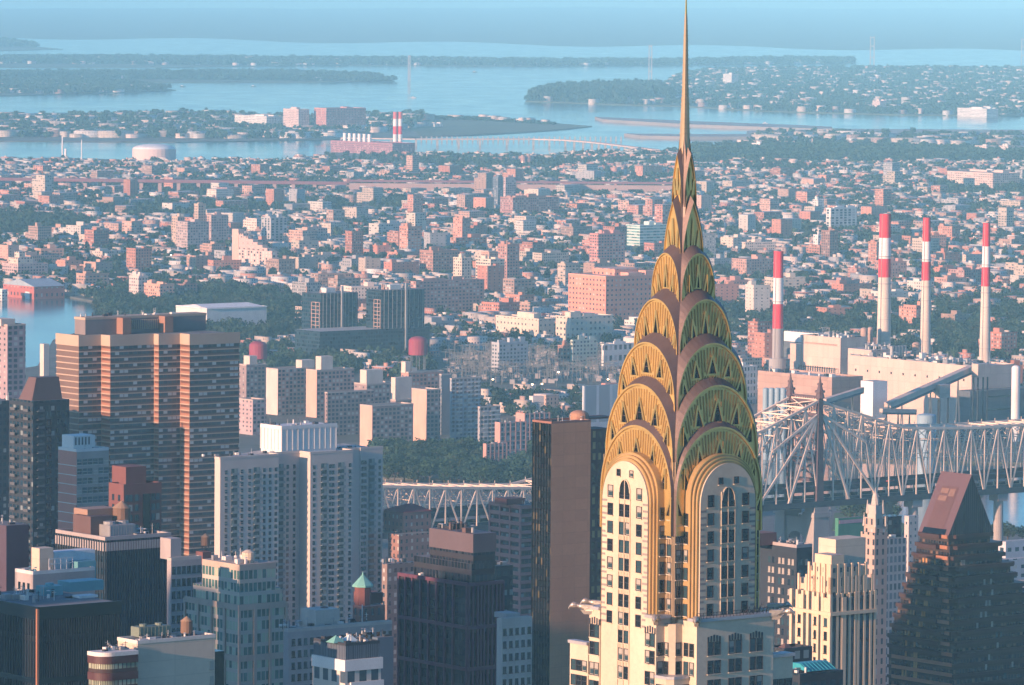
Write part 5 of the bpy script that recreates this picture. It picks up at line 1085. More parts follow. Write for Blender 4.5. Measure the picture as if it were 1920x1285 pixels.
# --- dark tower with sloping cap, far left
M_dk1 = curtain('dark_glass_grid', (.01, .024, .038), (.018, .028, .042), 2.4, 3.0, .6, .55, .12)
b = Bd('dark_tower', 'dark tower with sloping brown cap and ragged balconies', 'tower', 17, 62, 130, 752, 1900, mark='the sloping capped dark tower'); b.body([M_dk1, M_roof]); zc = b.z(75, 707, 5, 5); ua = b.wR * .0; m = MB()
m.prism([(.2, 1), (b.wR * .85, 1), (b.wR * .85, b.wL * .62), (.2, b.wL * .62)], b.H, zc, 0, 0, False, inset=[(2.8, 2.2), (b.wR * .8, 2.2), (b.wR * .8, b.wL * .45), (2.8, b.wL * .45)]); b.part('sloping_cap', m, M_brn); many(b, 'balcony', [q for i in range(28) for z in (b.H - 4 - i * 3,) for q in ((-1.2, -.02, b.wL * .2 - 1.5, b.wL * .2 + 1.5, z, z + 1), (-1.2, -.02, b.wL * .75 - 1.5, b.wL * .75 + 1.5, z, z + 1), (b.wR * .1, b.wR * .28, -1.0, -.02, z, z + .9))], mk('balcony_dark', (.09, .1, .11), .7)); b.windows('R', [b.wR * f for f in (.4, .48, .66, .74, .9)], [b.H - 5 - 3 * i for i in range(18)], .8, 1.7, [M_glass, M_glass2, M_black], limit=90); clutter(b, 1, b.wR - 1, 1, 4, b.H, 5, .8)
b = Bd('navy_block', 'dark navy block at the left edge below the dusky flats', 'building', -70, -4, 24, 752, 2300); b.body([M_dk1, M_roof]); clutter(b, 1, b.wR - 1, 1, b.wL - 1, b.H, 6, 1.2)
# --- pink brick end, gridded windows
b = Bd('apartment_block', 'pink brick block with white lined end wall and pale window grid', 'building', 109, 144, 204, 848, 1750, mark='the pink end walled grid block'); mb = MB(); mb.box(0, b.wR, 0, b.wL, 0, b.H, 0, 1); mb.mi[3] = 2; b.part('wall', mb, [mk('grid_frame', (.36, .33, .30), .8), M_roofpale, mk('dusky_pink_brick', (.50, .22, .17), .85, 0, .2, .2)])
zs = [b.H - 3.4 - 3.15 * i for i in range(16)]; b.windows('R', [b.wR * (i + .5) / 6 for i in range(6)], zs, 1.75, 1.9, [M_glass2, M_glass2, M_blind, M_glass], limit=96, sill=M_pale); m = MB()
for z in zs: m.box(-.08, -.01, 0, b.wL, z - 1.4, z - 1.15)
b.part('white_course', m, M_pale); m = MB(); u0, u1 = b.u(138, 3), b.u(178, 3); zq = b.z(158, 817, 4, 3); m.box(max(u0, .5), u1, 3, 10, b.H, zq); b.part('roof_house', m, M_white); m = MB()
for i in range(5): x = max(u0, .5) + .6 + i * 1.3; m.box(x, x + .5, 2.9, 2.99, b.H + 2, zq - .5)
b.part('louvre', m, M_dark); b.parapet(M_white, .5, 1.); clutter(b, 1, b.wR - 1, 1, b.wL - 1, b.H, 6, 1.)
# --- stepped red brick
b = Bd('brick_tower', 'dark red brick stepped building in front of the striped tower', 'building', 204, 232, 303, 914, 1690, mark='the red stepped building'); mb = MB(); mb.box(0, b.wR, 0, b.wL, 0, b.H, 0, 1); b.part('wall', mb, [M_redb, M_roof]); zs = [b.H - 3.5 - 3.2 * i for i in range(9)]; b.windows('R', [b.wR * f for f in (.08, .18, .34, .78, .9)], zs, 1.3, 1.9, [M_glass2, M_blind, M_glass], limit=60); b.windows('L', [b.wL * f for f in (.3, .7)], zs, 1.2, 1.8, [M_glass, M_glass2], limit=78); m = MB(); u0, u1 = b.u(236, 4), b.u(274, 4); m.box(u0, u1, 4, 12, b.H, b.z(255, 876, 5, 4)); b.part('upper_stage', m, [M_redb, M_roof]); m = MB(); m.box(b.wR * .5, b.wR * .68, -.25, -.02, 0, b.H - 2.5); b.part('recess_shade_strip', m, M_black); b.parapet(M_redb, .5, .9)  # black strip on the wall stands in for the dark of a recess
# --- dark blue office with roof plant
M_dk2 = curtain('dark_office_glass', (.008, .028, .05), (.014, .03, .048), 1.9, 3.5, .72, .5, .1, (.05, .08, .1))
b = Bd('office_block', 'dark blue glass office slab with grey roof plant and dish', 'office', 104, 197, 321, 1014, 1480, mark='the dark blue office slab'); b.body([M_dk2, M_roof]); m = MB()
for i in range(26): x = (i + .5) * b.wR / 26; m.box(x - .12, x + .12, -.25, -.02, 0, b.H)
for i in range(20): y = (i + .5) * b.wL / 20; m.box(-.25, -.02, y - .12, y + .12, 0, b.H)
b.part('mullions', m, mk('mullion_blue', (.03, .04, .05), .4, .3)); m = MB()
for i in range(26): x = (i + .5) * b.wR / 26; m.box(x - .3, x + .3, -.3, -.02, b.H - 3, b.H - .6)
for i in range(20): y = (i + .5) * b.wL / 20; m.box(-.3, -.02, y - .3, y + .3, b.H - 3, b.H - .6)
b.part('top_fins', m, M_gstone); b.parapet(M_gstone, .6, 1.)
def roofbox(b, px0, px1, ptop, y, dep, mat, name='roof_house', z0=None):
    u0, u1 = b.u(px0, y), b.u(px1, y); m = MB(); m.box(u0, u1, y, y + dep, z0 or b.H, b.z((px0 + px1) / 2, ptop, (u0 + u1) / 2, y)); return b.part(name, m, mat), u0, u1, b.z((px0 + px1) / 2, ptop, (u0 + u1) / 2, y)
roofbox(b, 170, 210, 968, b.wL * .45, 9, M_brn); roofbox(b, 164, 220, 954, b.wL * .62, 7, [mk('tan_plant', (.3, .2, .15), .8), M_roof]); cooler(b, b.u(206, 6), b.u(254, 6), 6, 13, b.H, 4.2, M_metal); tank(b, b.u(228, b.wL * .5), b.wL * .5, b.H, 2.6, 4.2, 3.2); m = MB(); m.cyl(0, 0, 0, .25, .1, .9, 14); o = b.part('dish', m, M_white); o.location = (b.u(164, b.wL * .7), b.wL * .7, b.H + 1.6); o.rotation_euler = (R(75), 0, R(20)); clutter(b, b.u(262, 4), b.wR - 2, 3, b.wL * .5, b.H, 9, 1.2)
# --- far left purple block
b = Bd('purple_block', 'dark purple windowless block at the left edge', 'building', -40, 12, 54, 986, 1500, mark='the purple edge block'); b.body([mk('dusky_purple', (.075, .055, .08), .8, 0, .2, .1), M_roof]); m = MB()
for z in (b.H - 21, b.H - 24.5, b.H - 28): m.box(-.4, b.wR * .1, -.5, -.02, z, z + 1.4)
b.part('red_band', m, M_redb); clutter(b, 1, b.wR - 1, 1, b.wL - 1, b.H, 4, 1)
# --- pale plant roof block
b = Bd('plant_block', 'stone block with stacked white and teal roof plant rooms', 'building', 28, 62, 178, 1078, 1260, mark='the white and teal plant rooms'); b.body([M_gstone, M_roofpale]); b.windows('L', [b.wL * f for f in (.25, .5, .75)], [b.H - 3, b.H - 6.2], 1., 1.6, [M_black]); b.parapet(M_pale, .4, .8)
roofbox(b, 74, 100, 1028, b.wL * .35, 3.5, [M_cbeige, M_roof]); m = MB(); u0 = b.u(101, 5); z = b.H; m.box(u0, b.u(178, 5), 5, 9, z, b.z(140, 1034, u0 + 4, 5)); b.part('plant_room', m, [mk('sky_white', (.55, .6, .62), .7), M_roofpale]); m = MB(); m.box(b.u(146, 1.5), b.u(180, 1.5), 1.5, 5, z - 3, b.z(160, 1056, 10, 1.5)); b.part('teal_plant', m, [M_tealm, M_roofpale]); m = MB()
for i in range(5): x = b.u(92 + i * 11, .5); m.bar((x, .5, z), (x, .5, z + 3.4), .16); m.bar((x, 4, z), (x, 4, z + 3.4), .16)
for q in (2.2, 3.4): m.bar((b.u(92, .5), .5, z + q), (b.u(138, .5), .5, z + q), .2)
b.part('pipe_frame', m, M_white); clutter(b, 1, 7, 1, b.wL - 1, b.H, 8, .9, [M_pale, M_tealm, M_metal])
# --- big black glass box, bottom left
M_blk = facade('black_curtain', (.005, .012, .02), 1.1, 60, .7, .98, glass=(.006, .009, .014), blind=(.012, .018, .024), share=.3, v0=.01, rough=.5)
b = Bd('black_office', 'black glass office box with flat roof and one corner edge painted sunlit orange', 'office', -75, 72, 226, 1142, 1130, mark='the black office box'); b.body([M_blk, M_roof]); m = MB()
for i in range(34): x = (i + .5) * b.wR / 34; m.box(x - .07, x + .07, -.18, -.02, 0, b.H - 2.4)
for i in range(30): y = (i + .5) * b.wL / 30; m.box(-.18, -.02, y - .07, y + .07, 0, b.H - 2.4)
b.part('mullions', m, M_dark); m = MB(); m.box(-.5, 0, -.3, .25, 0, b.H); b.part('corner_strip', m, M_sunlit_edge); m = MB(); m.box(-.2, b.wR + .2, -.2, -.01, b.H - 2.4, b.H + .4); m.box(-.2, -.01, -.2, b.wL + .2, b.H - 2.4, b.H + .4); b.part('fascia', m, M_black)  # corner strip's orange is sunlight put into the colour
for z in (b.H - 16.2,): m = MB(); m.box(0, b.wR, -.2, -.01, z, z + 1.2); m.box(-.2, -.01, 0, b.wL, z, z + 1.2); b.part('belt_band', m, M_black)
roofbox(b, 150, 184, 1117, b.wL * .35, 3, [M_white, M_roof]); roofbox(b, 130, 152, 1122, b.wL * .4, 3, [M_pale, M_roof]); m = MB(); u0 = b.u(130, b.wL * .7); m.box(u0, u0 + 9, b.wL * .7, b.wL * .85, b.H, b.H + 2.2); b.part('teal_plant', m, M_tealm); cooler(b, b.u(82, b.wL * .6), b.u(82, b.wL * .6) + 5, b.wL * .6, b.wL * .7, b.H, 2.6, M_tealm); clutter(b, 2, b.wR * .7, b.wL * .3, b.wL - 3, b.H, 16, 1.0)
# --- tan blank wall with water tank, bottom
b = Bd('tan_block', 'tan rendered block with blank wall, rooftop water tank and green cooler', 'building', 221, 258, 403, 1208, 1050, mark='the tan blank walled block'); b.body([M_cbeige, M_roof]); b.parapet(mk('tan_coping', (.6, .56, .5), .8), .4, .7, out=.1); tank(b, b.u(350, b.wL * .6), b.wL * .6, b.H, 1.25, 2.4, .8); cooler(b, b.u(261, b.wL * .7), b.u(320, b.wL * .7), b.wL * .7, b.wL * .7 + 3, b.H + .6, 2.4, mk('cooler_green', (.16, .2, .16), .7)); clutter(b, 1, b.wR - 1, 1.5, b.wL * .6, b.H, 12, .7); b.windows('R', [b.wR * .96], [b.H - 5.5, b.H - 8.5], .9, 1.6, [M_blind]); m = MB(); m.box(b.wR + .1, b.wR + 3, 1, 6, 0, b.H - 3); b.part('dark_wing', m, M_black)
b2 = Bd('curved_block', 'low block with rounded dark red bands and lit windows below the tan wall', 'building', 166, 190, 258, 1228, 1042); nq = 10; rad = 3.0
poly = [(0, b2.wL), *[(rad - rad * math.cos(math.pi / 2 * i / nq), rad - rad * math.sin(math.pi / 2 * i / nq)) for i in range(nq + 1)], (b2.wR, 0), (b2.wR, b2.wL)]
grow = lambda e: [(x - e if x < rad else x, y - e if y < rad else y) for x, y in poly]
mb = MB(); mb.prism(poly, 0, b2.H - .3, 0, 1, False); b2.part('wall', mb, [facade('lit_ribbon', (.05, .03, .03), 1.0, 3.3, .75, .5, glass=(.12, .14, .1), blind=(.33, .36, .26), share=.5, v0=.1), M_roof]); m = MB()
for i in range(6): m.prism(grow(.25), b2.H - 2 - i * 3.3, b2.H - .5 - i * 3.3)
b2.part('red_band', m, mk('maroon_band', (.075, .03, .032), .6)); m = MB(); m.prism(grow(.3), b2.H - .5, b2.H + .3); b2.part('pale_coping', m, M_pale); clutter(b2, 2, b2.wR - 1, 2, b2.wL - 1, b2.H + .3, 10, .6)
# --- green glass tower with setbacks
M_gg = facade('green_glass_grid', (.42, .39, .33), 1.35, 3.15, .78, .68, glass=(.045, .10, .09), blind=(.36, .42, .3), share=.35, v0=.16, rough=.6)
b = Bd('glass_tower', 'greenish glass tower with stone grid and two setbacks', 'tower', 348, 448, 536, 1138, 1300, mark='the greenish glass tower'); b.body([M_gg, M_roofpale])
def stage(b, xL, xC, xR, yt, mats, name='upper_stage', z0=None):
    """A narrower stage standing on the roof, its near corner at column xC."""
    best = None
    for k in range(60):
        y = k * b.wL / 60; x = b.u(xC, y)
        if 0 <= x <= b.wR and best is None: best = (x, y)
    x, y = best or (0, 0); 
    for k in range(60):
        x2 = k * b.wR / 60; y2 = b.v(xC, x2)
        if x2 > .4 and y2 > .4: x, y = x2, y2; break
    z = b.z(xC, yt, x, y); u1 = b.u(xR, y); v1 = b.v(xL, x); m = MB(); m.box(x, u1, y, v1, z0 or b.H, z, 0, 1); o = b.part(name, m, mats); return x, u1, y, v1, z, o
m = MB()
for z in (b.H, b.H - 3.15 * 4): m.box(-.35, b.wR, -.35, -.02, z - 1, z + .5); m.box(-.35, -.02, 0, b.wL, z - 1, z + .5)
for x in (0, b.wR * .33, b.wR * .66, b.wR): m.box(x - .35, x + .35, -.4, -.02, 0, b.H)
for y in (b.wL * .25, b.wL * .5, b.wL * .75, b.wL): m.box(-.4, -.02, y - .35, y + .35, 0, b.H)
b.part('stone_frame', m, mk('warm_stone', (.40, .33, .27), .8, 0, .2, .15)); s1 = stage(b, 362, 449, 529, 1108, [M_gg, M_roofpale]); s2 = stage(b, 379, 449, 517, 1064, [M_gg, M_roofpale], z0=s1[4]); m = MB(); m.box(s2[0] - .05, s2[1], s2[2] - .05, s2[3], s2[4] - .9, s2[4] + .6); b.part('top_band', m, MATS['warm_stone']); roofbox(b, 459, 516, 1063, s2[2] + .5, 7, [M_gstone, M_roofpale], z0=s2[4] - 4); clutter(b, s2[0] + .5, s2[1] - 1, s2[2] + 1, s2[3] - 1, s2[4] + .6, 12, .9, [M_pale, M_cbeige, M_metal]); m = MB(); x = (s2[0] + s2[1]) / 2; m.cyl(x, s2[2] + 4, s2[4], s2[4] + 3, 1.7, n=14); m.cyl(x, s2[2] + 4, s2[4] + 3, s2[4] + 3.6, 1.8, .6, 14); b.part('water_tank', m, M_cbeige)
# --- grey stone with windows between slabs
b = Bd('stone_block', 'narrow pale stone block with dark windows beside the dark blue slab', 'building', 318, 321, 378, 1052, 1420, mark='the narrow pale stone block'); b.body([M_gstone, M_roof]); zs = [b.H - 2.6 - 3.3 * i for i in range(10)]; b.windows('R', [b.wR * (i + .5) / 6 for i in range(6)], zs, 1.1, 1.9, [M_glass, M_black]); roofbox(b, 320, 340, 1010, 2, 5, [M_gstone, M_roof]); b.parapet(M_stone, .4, .8)
b = Bd('brick_block', 'dusky block with pinkish roof houses and a small water tank', 'building', 355, 372, 412, 1062, 1750); b.body([fac((.2, .16, .17), 2.8, 3.2, .4, .5), M_roof]); roofbox(b, 380, 396, 1035, 4, 4, M_redb); tank(b, b.u(385, 9), 9, b.H + 3, 1.6, 2.8, 2.6)
# --- beige block, bottom centre
b = Bd('stone_block', 'grey beige block of many dark windows with big stone roof house', 'building', 538, 541, 735, 1186, 1230, mark='the grey beige windowed block'); b.body([M_gstone, M_roof]); zs = [b.H - 2.4 - 2.75 * i for i in range(5)]; b.windows('R', [1.4 + 1.75 * i for i in range(int(b.wR / 1.75))], zs, .95, 1.5, [M_glass, M_black, M_glass2], limit=100); b.parapet(M_stone, .4, .7)
roofbox(b, 592, 637, 1143, 5, 6, [M_stone, M_roof]); m = MB(); x = b.u(608, 8); m.dome(x, 8, b.z(608, 1143, x, 8), 1.2, .8, 14, 4); b.part('dome_vent', m, M_brn); clutter(b, 2, b.wR - 2, 2, 12, b.H, 22, .8); m = MB(); x = b.u(679, 4); m.bar((x, 4, b.H), (x, 4, b.H + 4.5), .14); b.part('flag_pole', m, M_white)
b = Bd('corner_office', 'white banded block with dark ribbed top and teal roof tents', 'office', 588, 648, 712, 1212, 1080, mark='the white banded ribbed top block'); zA, zB, zC = b.z(648, 1238), b.z(648, 1259), b.z(648, 1285); b.body([facade('ribbed_top', (.09, .11, .14), .55, 40, .45, .98, glass=(.05, .065, .085), blind=(.06, .075, .1), share=.3, v0=.01), M_roof], 'ribbed_top', z0=zA); m = MB(); m.box(-.5, b.wR + .5, -.5, b.wL, zB, zA); b.part('white_band', m, M_white); m = MB(); m.box(-.2, b.wR + .2, -.2, b.wL, 0, zB); b.part('wall', m, [facade('big_square_windows', (.5, .47, .42), 3.0, 5.2, .6, .72, glass=(.03, .045, .06), blind=(.08, .1, .12), share=.4, v0=.2)]); m = MB(); m.box(1, b.wR + .7, -.6, -.2, zC - 1, zC + .5); b.part('lower_band', m, M_white)
for px in (630, 655): x = b.u(px, 4); m = MB(); m.prism([(x - 1.6, 2.6), (x + 1.6, 2.6), (x + 1.6, 5.4), (x - 1.6, 5.4)], b.H + .4, b.H + 1.8, inset=[(x - .05, 3.95), (x + .05, 3.95), (x + .05, 4.05), (x - .05, 4.05)]); b.part('roof_tent', m, M_teal if px < 640 else mk('tent_white', (.5, .62, .62), .7))
clutter(b, 1, b.wR - 1, 1, b.wL - 1, b.H, 12, .7); b.parapet(M_dark, .3, .6)
b = Bd('blue_side_block', 'plain dark blue grey block between the ribbed top block and the purple pier tower', 'building', 706, 708, 738, 1196, 1160); b.body([mk('slate_wall', (.09, .13, .17), .8, 0, .15, .1), M_roof]); clutter(b, 1, b.wR - 1, 1, 8, b.H, 5, .7)
# --- brick turret with copper pyramid
b = Bd('turret_building', 'old brick building with green copper pyramid roofed turret', 'building', 662, 680, 722, 1138, 1420, mark='the green copper turret'); b.body([fac((.2, .1, .085), 2.2, 3.4, .35, .55), M_roof]); x = b.u(680, 3.5); r = 1.95; zt1 = b.z(680, 1100, x, 3.5); zt2 = b.z(680, 1078, x, 3.5); m = MB(); m.cyl(x, 3.5, b.H - 6, zt1, r * 1.15, n=8, ph=.39); b.part('turret', m, M_redb); m = MB(); m.cyl(x, 3.5, zt1, zt1 + .5, r * 1.5, n=8, ph=.39); m.cyl(x, 3.5, zt1 + .5, zt2, r * 1.45, .25, 8, ph=.39); m.cyl(x, 3.5, zt2, zt2 + .9, .3, .05, 8); b.part('pyramid_roof', m, M_teal); roofbox(b, 688, 718, 1112, 4, 6, [M_redb, M_roof])
# --- purple pier tower
M_pg = curtain('purple_dark_glass', (.01, .016, .026), (.02, .022, .032), 1.3, 3.6, .8, .62, .12, (.025, .04, .055))
b = Bd('office_tower', 'tall dark glass tower with purple granite piers and black stepped top', 'tower', 750, 878, 942, 1095, 1330, mark='the purple pier tower'); b.body([M_pg, M_roof]); m = MB()
for f in (0, .115, .25, .345, .44, .56, .68, .80, .905, 1.0): x = f * b.wR; m.box(x - .27, x + .27, -.6, -.02, 0, b.H)
for f in (.0, .2, .32, .44, .56, .68, .8, .9, 1.0): y = f * b.wL; m.box(-.6, -.02, y - .27, y + .27, 0, b.H)
for z in (b.H - .6, b.H - 11.5, b.H - 22): m.box(-.75, b.wR, -.75, -.03, z, z + .9); m.box(-.75, -.03, 0, b.wL, z, z + .9)
b.part('granite_piers', m, M_purp); s1 = stage(b, 776, 884, 928, 1058, [M_pg, M_roof]); s2 = stage(b, 806, 887, 928, 1003, [M_pg, M_roof], z0=s1[4]); m = MB(); z = b.z(887, 1037, s2[0], s2[2]); m.box(s2[0] - .3, s2[1] + .1, s2[2] - .3, s2[3], z, s2[4] + .2); b.part('plant_screen', m, mk('plum_screen', (.11, .085, .095), .6, 0, .2, .1)); clutter(b, s2[0] + 1, s2[1] - 1, s2[2] + 1, s2[3] - 1, s2[4], 10, 1.2, [M_dark, M_brn, M_metal]); clutter(b, .5, 5, 3, b.wL - 2, b.H, 8, .9)
b = Bd('dark_block', 'plain dark blue block right of the purple pier tower', 'building', 925, 930, 962, 1062, 1600); b.body([M_dk1, M_roof]); clutter(b, 1, b.wR - 1, 1, 6, b.H, 5, 1)
b = Bd('brick_block', 'brick building under a dark red hipped roof tower', 'building', 728, 748, 812, 1003, 2250, mark='the dark red hipped roof'); b.body([fac((.26, .15, .13), 2.8, 3.1, .35, .5), M_roof]); z = b.z(782, 962, 6, 6); u0, u1 = b.u(757, 6), b.u(808, 6); m = MB(); m.box(u0, u1, 6, 6 + (u1 - u0), b.H, z); b.part('tower', m, [fac((.26, .15, .13), 2.8, 3.1, .3, .5)]); m = MB(); c = (u0 + u1) / 2; m.prism([(u0 - .5, 5.5), (u1 + .5, 5.5), (u1 + .5, 6.5 + u1 - u0), (u0 - .5, 6.5 + u1 - u0)], z, z + 3, inset=[(c - 1.5, 10), (c + 1.5, 10), (c + 1.5, 12), (c - 1.5, 12)]); b.part('hipped_roof', m, mk('oxblood_tile', (.2, .05, .055), .8))
b = Bd('brick_block', 'lower brick building with lit cream window front left of the purple tower', 'building', 716, 726, 780, 1058, 2000); b.body([fac((.22, .16, .14), 2.6, 3.1, .45, .5, share=.3), M_roof]); clutter(b, 1, b.wR - 1, 1, 8, b.H, 6, 1.2)
b = Bd('stone_block', 'pale stone block with punched windows right of the purple pier tower', 'building', 936, 941, 998, 1166, 1290, mark='the pale punched stone block'); b.body([M_stone, M_roof]); b.windows('R', [b.wR * (i + .5) / 5 for i in range(5)], [b.H - 2.6 - 3.1 * i for i in range(6)], 1.0, 1.6, [M_glass, M_black]); b.parapet(M_stone, .4, .7); roofbox(b, 950, 975, 1150, 4, 5, [M_gstone, M_roof])
# --- pink banded tower left of the black and brick slab
b = Bd('apartment_tower', 'pink banded tower with dark window strips left of the black and brick slab', 'tower', 920, 977, 1012, 948, 1900, mark='the pink banded tower'); b.body([curtain('strip_glass', (.02, .025, .035), (.05, .03, .035), 1.8, 3.0, .8, .6, .2), M_roof]); m = MB()
for i in range(32):
    z = b.H - .8 - i * 3.0; m.box(-.5, -.02, 0, b.wL, z - .5, z + .9); m.box(0, b.wR, -.4, -.02, z - .5, z + .7)
for y in (0, b.wL * .33, b.wL * .66, b.wL): m.box(-.6, -.02, y - .4, y + .4, 0, b.H)
b.part('pink_bands', m, mk('dusky_pink', (.34, .16, .15), .8, 0, .2, .1)); roofbox(b, 950, 985, 935, 4, 7, [M_redb, M_roof]); clutter(b, 1, b.wR - 1, 1, b.wL - 1, b.H, 6, 1)
# --- black glass and brick slab
M_bkg = facade('amber_black_glass', (.012, .013, .016), 1.1, 3.3, .86, .62, glass=(.012, .014, .018), blind=(.12, .1, .055), share=.16, v0=.15, rough=.4)
b = Bd('brick_slab', 'tall slab with black glass side and huge blank brown brick wall', 'tower', 998, 1034, 1108, 795, 1560, mark='the black and brick slab'); M_slabb = panels('brown_brick_wall', (.55, .255, .135), 4.6, 3.3, .82, .05); mb = MB(); mb.box(0, b.wR, 0, b.wL, 0, b.H, 0, 1); mb.mi[3] = 2; b.part('wall', mb, [M_slabb, M_roof, M_bkg]); m = MB()
for i in range(7): y = b.wL * (i + .5) / 7; m.box(-.35, -.02, y - .12, y + .12, 0, b.H)
b.part('black_mullions', m, M_black); m = MB(); zr_ = b.z(1130, 805, b.wR + 5, 0); m.box(b.wR, b.u(1152), 2.5, b.wL, 0, zr_, 0, 1); b.part('recessed_wing', m, [facade('wing_strips', (.15, .06, .05), 2.2, 3.3, .5, .6, glass=(.1, .05, .03), blind=(.5, .26, .1), share=.35), M_roof])
roofbox(b, 1102, 1149, 782, 6, 6, [mk('roof_brown', (.2, .1, .08), .8), M_roof]); m = MB(); x = b.u(1086, 8); m.cyl(x, 8, b.H, b.H + 1.2, 2.9, n=20); m.dome(x, 8, b.H + 1.2, 2.9, 1.6, 20, 5); b.part('roof_dome', m, mk('copper_brown', (.36, .2, .13), .7)); b.parapet(mk('brown_coping', (.26, .13, .1), .8), .4, .6); clutter(b, 1, b.wR - 1, 2, b.wL - 1, b.H, 5, .8)
# ---------------------------------------------------------------- right side
b = Bd('office_block', 'dark block with grid of pale lit windows right of the spire tower', 'building', 1404, 1494, 1523, 1028, 1640, mark='the pale windowed dark block'); b.body([mk('blue_black_wall', (.02, .03, .045), .7, 0, .2, .1), M_roof]); zs = [b.H - 4.5 - 3.15 * i for i in range(14)]; b.windows('L', [b.v(px) for px in (1443, 1450, 1462, 1469, 1480, 1487)], zs, 1.0, 1.7, [M_blind, M_glass2, M_blind, M_glass], limit=70); b.windows('R', [b.wR * f for f in (.2, .35, .65, .8)], zs, 1.0, 1.7, [M_glass2, M_blind, M_glass], limit=100); b.parapet(M_gstone, .5, 1.0); clutter(b, 1, b.wR - 1, 2, b.wL * .6, b.H, 8, 1.2); roofbox(b, 1412, 1456, 1000, b.wL * .5, 6, [M_redb, M_roof])
b = Bd('low_office', 'low dark office roof just right of the lower eagle', 'building', 1438, 1470, 1523, 1222, 1080); b.body([M_dk1, M_roof]); m = MB(); m.prism([(1, 1), (4, 1), (4, 4), (1, 4)], b.H, b.H + 1.3, inset=[(2.4, 2.4), (2.6, 2.4), (2.6, 2.6), (2.4, 2.6)]); b.part('skylight', m, M_brn); b.parapet(M_dark, .3, .6)
b = Bd('teal_roof_block', 'small dark block with bright teal ribbed roof', 'building', 1484, 1500, 1581, 1264, 1010, mark='the teal roofed block'); b.body([M_dk1, M_dark]); m = MB(); m.prism([(2.5, .4), (b.wR - 1.5, .4), (b.wR - 1.5, 5), (2.5, 5)], b.H + .2, b.H + 1.5, inset=[(2.5, 3), (b.wR - 1.5, 3), (b.wR - 1.5, 5), (2.5, 5)])
for i in range(8): x = 2.8 + i * (b.wR - 4.4) / 7; m.bar((x, .4, b.H + .3), (x, 3, b.H + 1.6), .1)
b.part('teal_roof', m, mk('bright_teal', (.03, .28, .34), .5)); clutter(b, .5, 2.4, .5, 4, b.H, 3, .6)
b = Bd('grey_shed', 'grey windowed penthouse low beside the eagle ledge', 'building', 1449, 1452, 1484, 1243, 960); b.body([fac((.42, .42, .42), 1.2, 2.4, .55, .5), M_roofpale]); b.parapet(M_pale, .3, .5)
# --- cream deco apartment tower
M_cr = mk('cream_stone', (.60, .47, .33), .85, 0, .15, .12); M_bgl = curtain('blue_bay_glass', (.025, .05, .075), (.05, .06, .07), 1.2, 3.1, .85, .78, .2, (.07, .1, .12))
b = Bd('deco_apartments', 'cream stone apartment tower with blue glass bays and stepped crown', 'tower', 1486, 1558, 1640, 1122, 1210, mark='the cream stepped tower'); b.body([M_bgl, M_roofpale]); m = MB(); pl = [0, .14, .24, .42, .55, .62, .76, .9, 1.0]
for f in pl: x = f * b.wR; m.box(x - .32, x + .32, -.32, -.02, 0, b.H + 1)
for f in (0, .18, .3, .42, .56, .7, .84, 1.0): y = f * b.wL; m.box(-.56, -.02, y - .4, y + .4, 0, b.H + 1)
for f0, f1 in ((.0, .18), (.3, .42), (.7, .84)):
    m.box(-.5, -.03, f0 * b.wL, f1 * b.wL, 0, b.H)
m.box(.24 * b.wR, .42 * b.wR * .0 + .24 * b.wR + 1.2, -.4, -.03, 0, b.H)
for z in (b.H - 4, b.H - 22): m.box(-.9, b.wR, -.9, -.03, z, z + .8); m.box(-.9, -.03, 0, b.wL, z, z + .8)
b.part('cream_piers', m, M_cr); zs = [b.H - 5.6 - 3.1 * i for i in range(14)]
for f0, f1 in ((.0, .18), (.3, .42), (.7, .84)): b.windows('L', [b.wL * (f0 + (f1 - f0) * .5)], zs, 1.1, 1.9, [M_glass, M_glass2], base=-.5, limit=60)
s0 = stage(b, 1499, 1557, 1634, 1090, [facade('crown_stone', (.58, .45, .32), 2.0, 3.2, .5, .6, glass=(.03, .05, .07)), M_roofpale]); s1 = stage(b, 1518, 1557, 1622, 1066, [MATS['crown_stone'], M_roofpale], z0=s0[4]); s2 = stage(b, 1527, 1558, 1582, 1042, [M_cr, M_roofpale], z0=s1[4]); roofbox(b, 1566, 1622, 1010, s1[2] + 3, 6, [M_cbeige, M_roofpale], z0=s1[4]); m = MB()
for s in (s0, s1):
    for i in range(6): x = s[0] + (s[1] - s[0]) * i / 5; m.box(x - .3, x + .3, s[2] - .4, s[2] - .01, s[4] - 6, s[4] + .9)
    for i in range(5): y = s[2] + (s[3] - s[2]) * i / 4; m.box(s[0] - .4, s[0] - .01, y - .3, y + .3, s[4] - 6, s[4] + .9)
b.part('crown_fins', m, M_cr); m = MB()
for i in range(7): x = b.wR * .3 + i * .5; m.cyl(x, .8 + (i % 2) * .3, b.H, b.H + .9 + .4 * (i % 3), .5, .15, 7)
b.part('terrace_shrubs', m, mk('shrub_green', (.03, .07, .03), .9)); clutter(b, s1[0] + .5, s1[1] - 1, s1[2] + .5, s1[3] - 1, s1[4], 5, .7)
